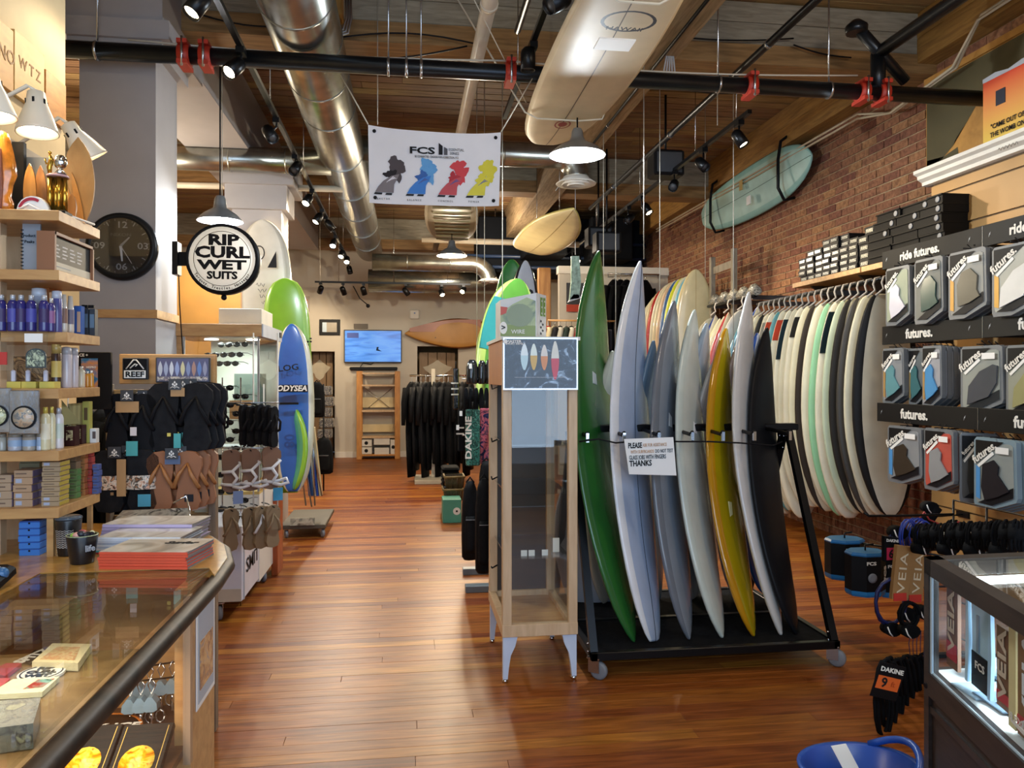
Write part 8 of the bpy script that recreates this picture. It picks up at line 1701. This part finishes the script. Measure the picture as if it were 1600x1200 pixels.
q, e = at(692, 781, 8.2), at(721, 797, 8.2); t = thing('shoe_carton', 'mint green shoe carton with a round white mark on the floor by the backpacks', 'box', ((q.x+e.x)/2, 8.3, 0)); part('carton', B().bbox(q.x, e.x, 8.2, 8.5, 0, q.z, .004), col('#4f9a84', .5), t); part('round_mark', B().lathe([(.04, 0), (.04, .003)], n=14, M=Matrix.Translation((e.x-.05, 8.2, q.z*.5)) @ Matrix.Rotation(math.pi/2, 4, 'X')), PAPER, t); part('bird_mark', B().box(e.x-.06, e.x-.04, 8.195, 8.197, q.z*.5-.01, q.z*.5+.01), INK, t)
for k in range(5): single('folded_shorts', B().bbox(at(690, 0, 9).x, at(718, 0, 9).x, 8.9, 9.25, .26+.05*k, .306+.05*k, .02), BLKF, 'black folded clothing in the low pile by the rail, %s up' % ORD[k], 'clothing', 'black folded clothing pile')
# ---------------- behind the cabinet: boards and clothes at the partition ----------------
t = up('lime and teal striped surfboard behind the boxed goggles', (812, 436), (800, 700), 6.6, 6.4, 'round', .5, '#6aa83c', '#c8dc78', (.35, 1, .0), roc=.12, gloss=.2) if False else make_board('surfboard', 'lime and teal striped surfboard behind the boxed goggles', at(790, 700, 6.4), at(812, 436, 6.7), (-.5, .86, 0), 'long', .6, .06, .12, deck='#62a040', hullc='#62a040', rail='#c4dc70', stripe=('#3f9a98', .55, .86))
make_board('surfboard', 'yellow-green and turquoise surfboard edge left of the wood cabinet', at(768, 640, 6.9), at(795, 455, 7.0), (-.8, .6, 0), 'gun', .5, .06, .1, deck='#3fa89a', hullc='#c8dc58', rail='#d8e070')
make_board('surfboard', 'dark green longboard tip high behind the goggles box', at(800, 800, 8.6), at(800, 405, 8.8), (.2, 1, 0), 'long', .5, .06, .06, deck='#1f5c2a', rail='#2c6c30'); make_board('surfboard', 'grey-white surfboard with a black rail and small oval logo', at(822, 808, 8.2), at(821, 407, 8.4), (-.2, 1, 0), 'long', .42, .06, .06, deck='#9ca0aa', rail='#141418', texts=(('0', .86, -.05, .14, '#202024', 1, 0, .03),))
PY = 11.95; q = at(899, 445, PY); t = thing('hanging_oar_board', 'narrow wooden hollow board standing against the partition', 'board', at(852, 520, 11.9)); part('plank', B().bbox(ax(841, 11.8), ax(861, 11.8), 11.8, 11.9, 0, at(850, 418, 11.8).z, .01), woodmat('hollow_board', '#a87c48', '#8a5f34', .5, (6, 6, 1)), t)
t = thing('wall_poster', 'dark and red picture half hidden behind the green surfboard', 'poster', at(896, 480, PY)); part('dark_print', B().box(ax(885, PY), ax(915, PY), PY-.02, PY, at(885, 475, PY).z, at(885, 442, PY).z), DGREY, t); part('red_print', B().box(ax(885, PY), ax(915, PY), PY-.025, PY, at(885, 487, PY).z, at(885, 476, PY).z), col('#b8442c', .5), t)
t = thing('wrapped_board', 'slim pale green surfboard in plastic wrap hanging by the partition', 'surfboard', at(899, 470, 9)); P = [(ax(px, 9), at(px, py, 9).z) for px, py in ((893, 400), (905, 400), (908, 440), (905, 466), (890, 468), (893, 440))]; part('wrap', B().prism(P, .05, M=Matrix.Translation((0, 9, 0))), mat('wrap_green', '#9cb8ac', .15, noise=.25, scale=20, coat=.5), t); part('nose_wrap', B().loft([[(ax(888, 9), 9, at(888, 472, 9).z), (ax(910, 9), 9, at(910, 465, 9).z), (ax(910, 9), 9.06, at(910, 465, 9).z), (ax(888, 9), 9.06, at(888, 472, 9).z)], [(ax(896, 9), 9, at(896, 460, 9).z), (ax(903, 9), 9, at(903, 460, 9).z), (ax(903, 9), 9.06, at(903, 460, 9).z), (ax(896, 9), 9.06, at(896, 460, 9).z)]]), LGREY, t)
single('hang_cord', B().tube([at(899, 398, 9), (at(899, 398, 9).x, 9, 4.45)], .005, 5), LGREY, 'cord holding the plastic-wrapped pale green board', 'cord')
zr = at(890, 501, 11.2).z; t = thing('shirt_rail', 'wooden rail of shirts on hangers in front of the partition', 'rail', (ax(890, 11.2), 11.2, 0)); part('bar', B().tube([(ax(856, 11.2), 11.2, zr), (ax(962, 11.2), 11.2, zr)], .014, 8), OAK, t)
for px in (857, 961): part('leg', B().tube([(ax(px, 11.2), 11.2, zr), (ax(px, 11.2), 11.2, 0)], .014, 8), STEEL, t)
for k, c in enumerate(('#b02c34', '#d8cca8', '#2c2c30', '#c8c4b8', '#34403c', '#e0dcd0', '#c03034', '#b8b0a0', '#22242a', '#a82c30', '#3c3c44')): garment('%s shirt on the wooden rail, %s from the left' % (['crimson', 'sand', 'charcoal', 'pale grey', 'dark green', 'white', 'bright red', 'stone', 'near-black', 'brick red', 'slate'][k], ORD[k]), ax(858, 11.2)+.085*k, 11.2, zr-.08, .75, .46, col(c, .8), 1.0, 'shirts on the wooden rail', STEEL, True, .03, nm='shirt', cat='shirt')
zr = at(970, 428, 11.6).z; t = thing('wetsuit_hanger_rail', 'high rail of black wetsuits under the white trim of the partition', 'rail', (ax(975, 11.6), 11.6, 0)); part('bar', B().tube([(ax(950, 11.6), 11.6, zr), (ax(1030, 11.6), 11.6, zr)], .012, 8), STEEL, t); part('wall_arm', B().tube([(ax(950, 11.6), 11.6, zr), (ax(950, 12), 12, zr)], .01, 6), STEEL, t); part('wall_arm', B().tube([(ax(1028, 11.6), 11.6, zr), (ax(1028, 12), 12, zr)], .01, 6), STEEL, t)
for k in range(6): garment('black wetsuit on the high partition rail, %s from the left' % ORD[k], ax(960, 11.6)+.1*k, 11.6, zr-.09, 1.7, .5, BLKF, .7, 'wetsuits on the high partition rail', STEEL, True, .05)
# near-black boxes added to darken the void over the partition, with pipe runs
b = B(); 
t = thing('dark_duct_fill', 'black boxes and ducts added to darken the void above the partition', 'ventilation', (2.2, 13.2, 3.4), group=None)
for a in ((1.2, 4.1, 13.0, 13.9, 3.35, 4.3), (1.9, 2.6, 12.3, 13.0, 3.55, 4.1), (3.0, 3.7, 12.3, 13.0, 3.5, 4.2)): part('dark_fill_box', B().bbox(*a, .02), col('#0c0f14', .8), t)
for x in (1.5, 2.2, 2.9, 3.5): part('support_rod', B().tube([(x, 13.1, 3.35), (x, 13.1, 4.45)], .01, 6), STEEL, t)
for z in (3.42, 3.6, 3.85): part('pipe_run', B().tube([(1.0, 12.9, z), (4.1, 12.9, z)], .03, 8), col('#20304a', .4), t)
for k, (px, py, Y_) in enumerate(((948, 380, 9.5), (935, 372, 9.8), (1040, 258, 7.6))):
    p = at(px, py, Y_); s = thing('ceiling_speaker', 'dark cabinet speaker in the ceiling shadow, %s' % ['left of the pair', 'right of the pair', 'nearest one above the track'][k], 'speaker', p, group='dark ceiling speakers'); part('cabinet', B().bbox(p.x-.16, p.x+.16, Y_-.12, Y_+.12, p.z-.13, p.z+.13, .015), BLACK, s); part('grille', B().box(p.x-.13, p.x+.13, Y_-.125, Y_-.12, p.z-.1, p.z+.1), DGREY, s); part('rod', B().tube([(p.x, Y_, p.z), (p.x, Y_, 4.45)], .012, 6), BLKM, s)
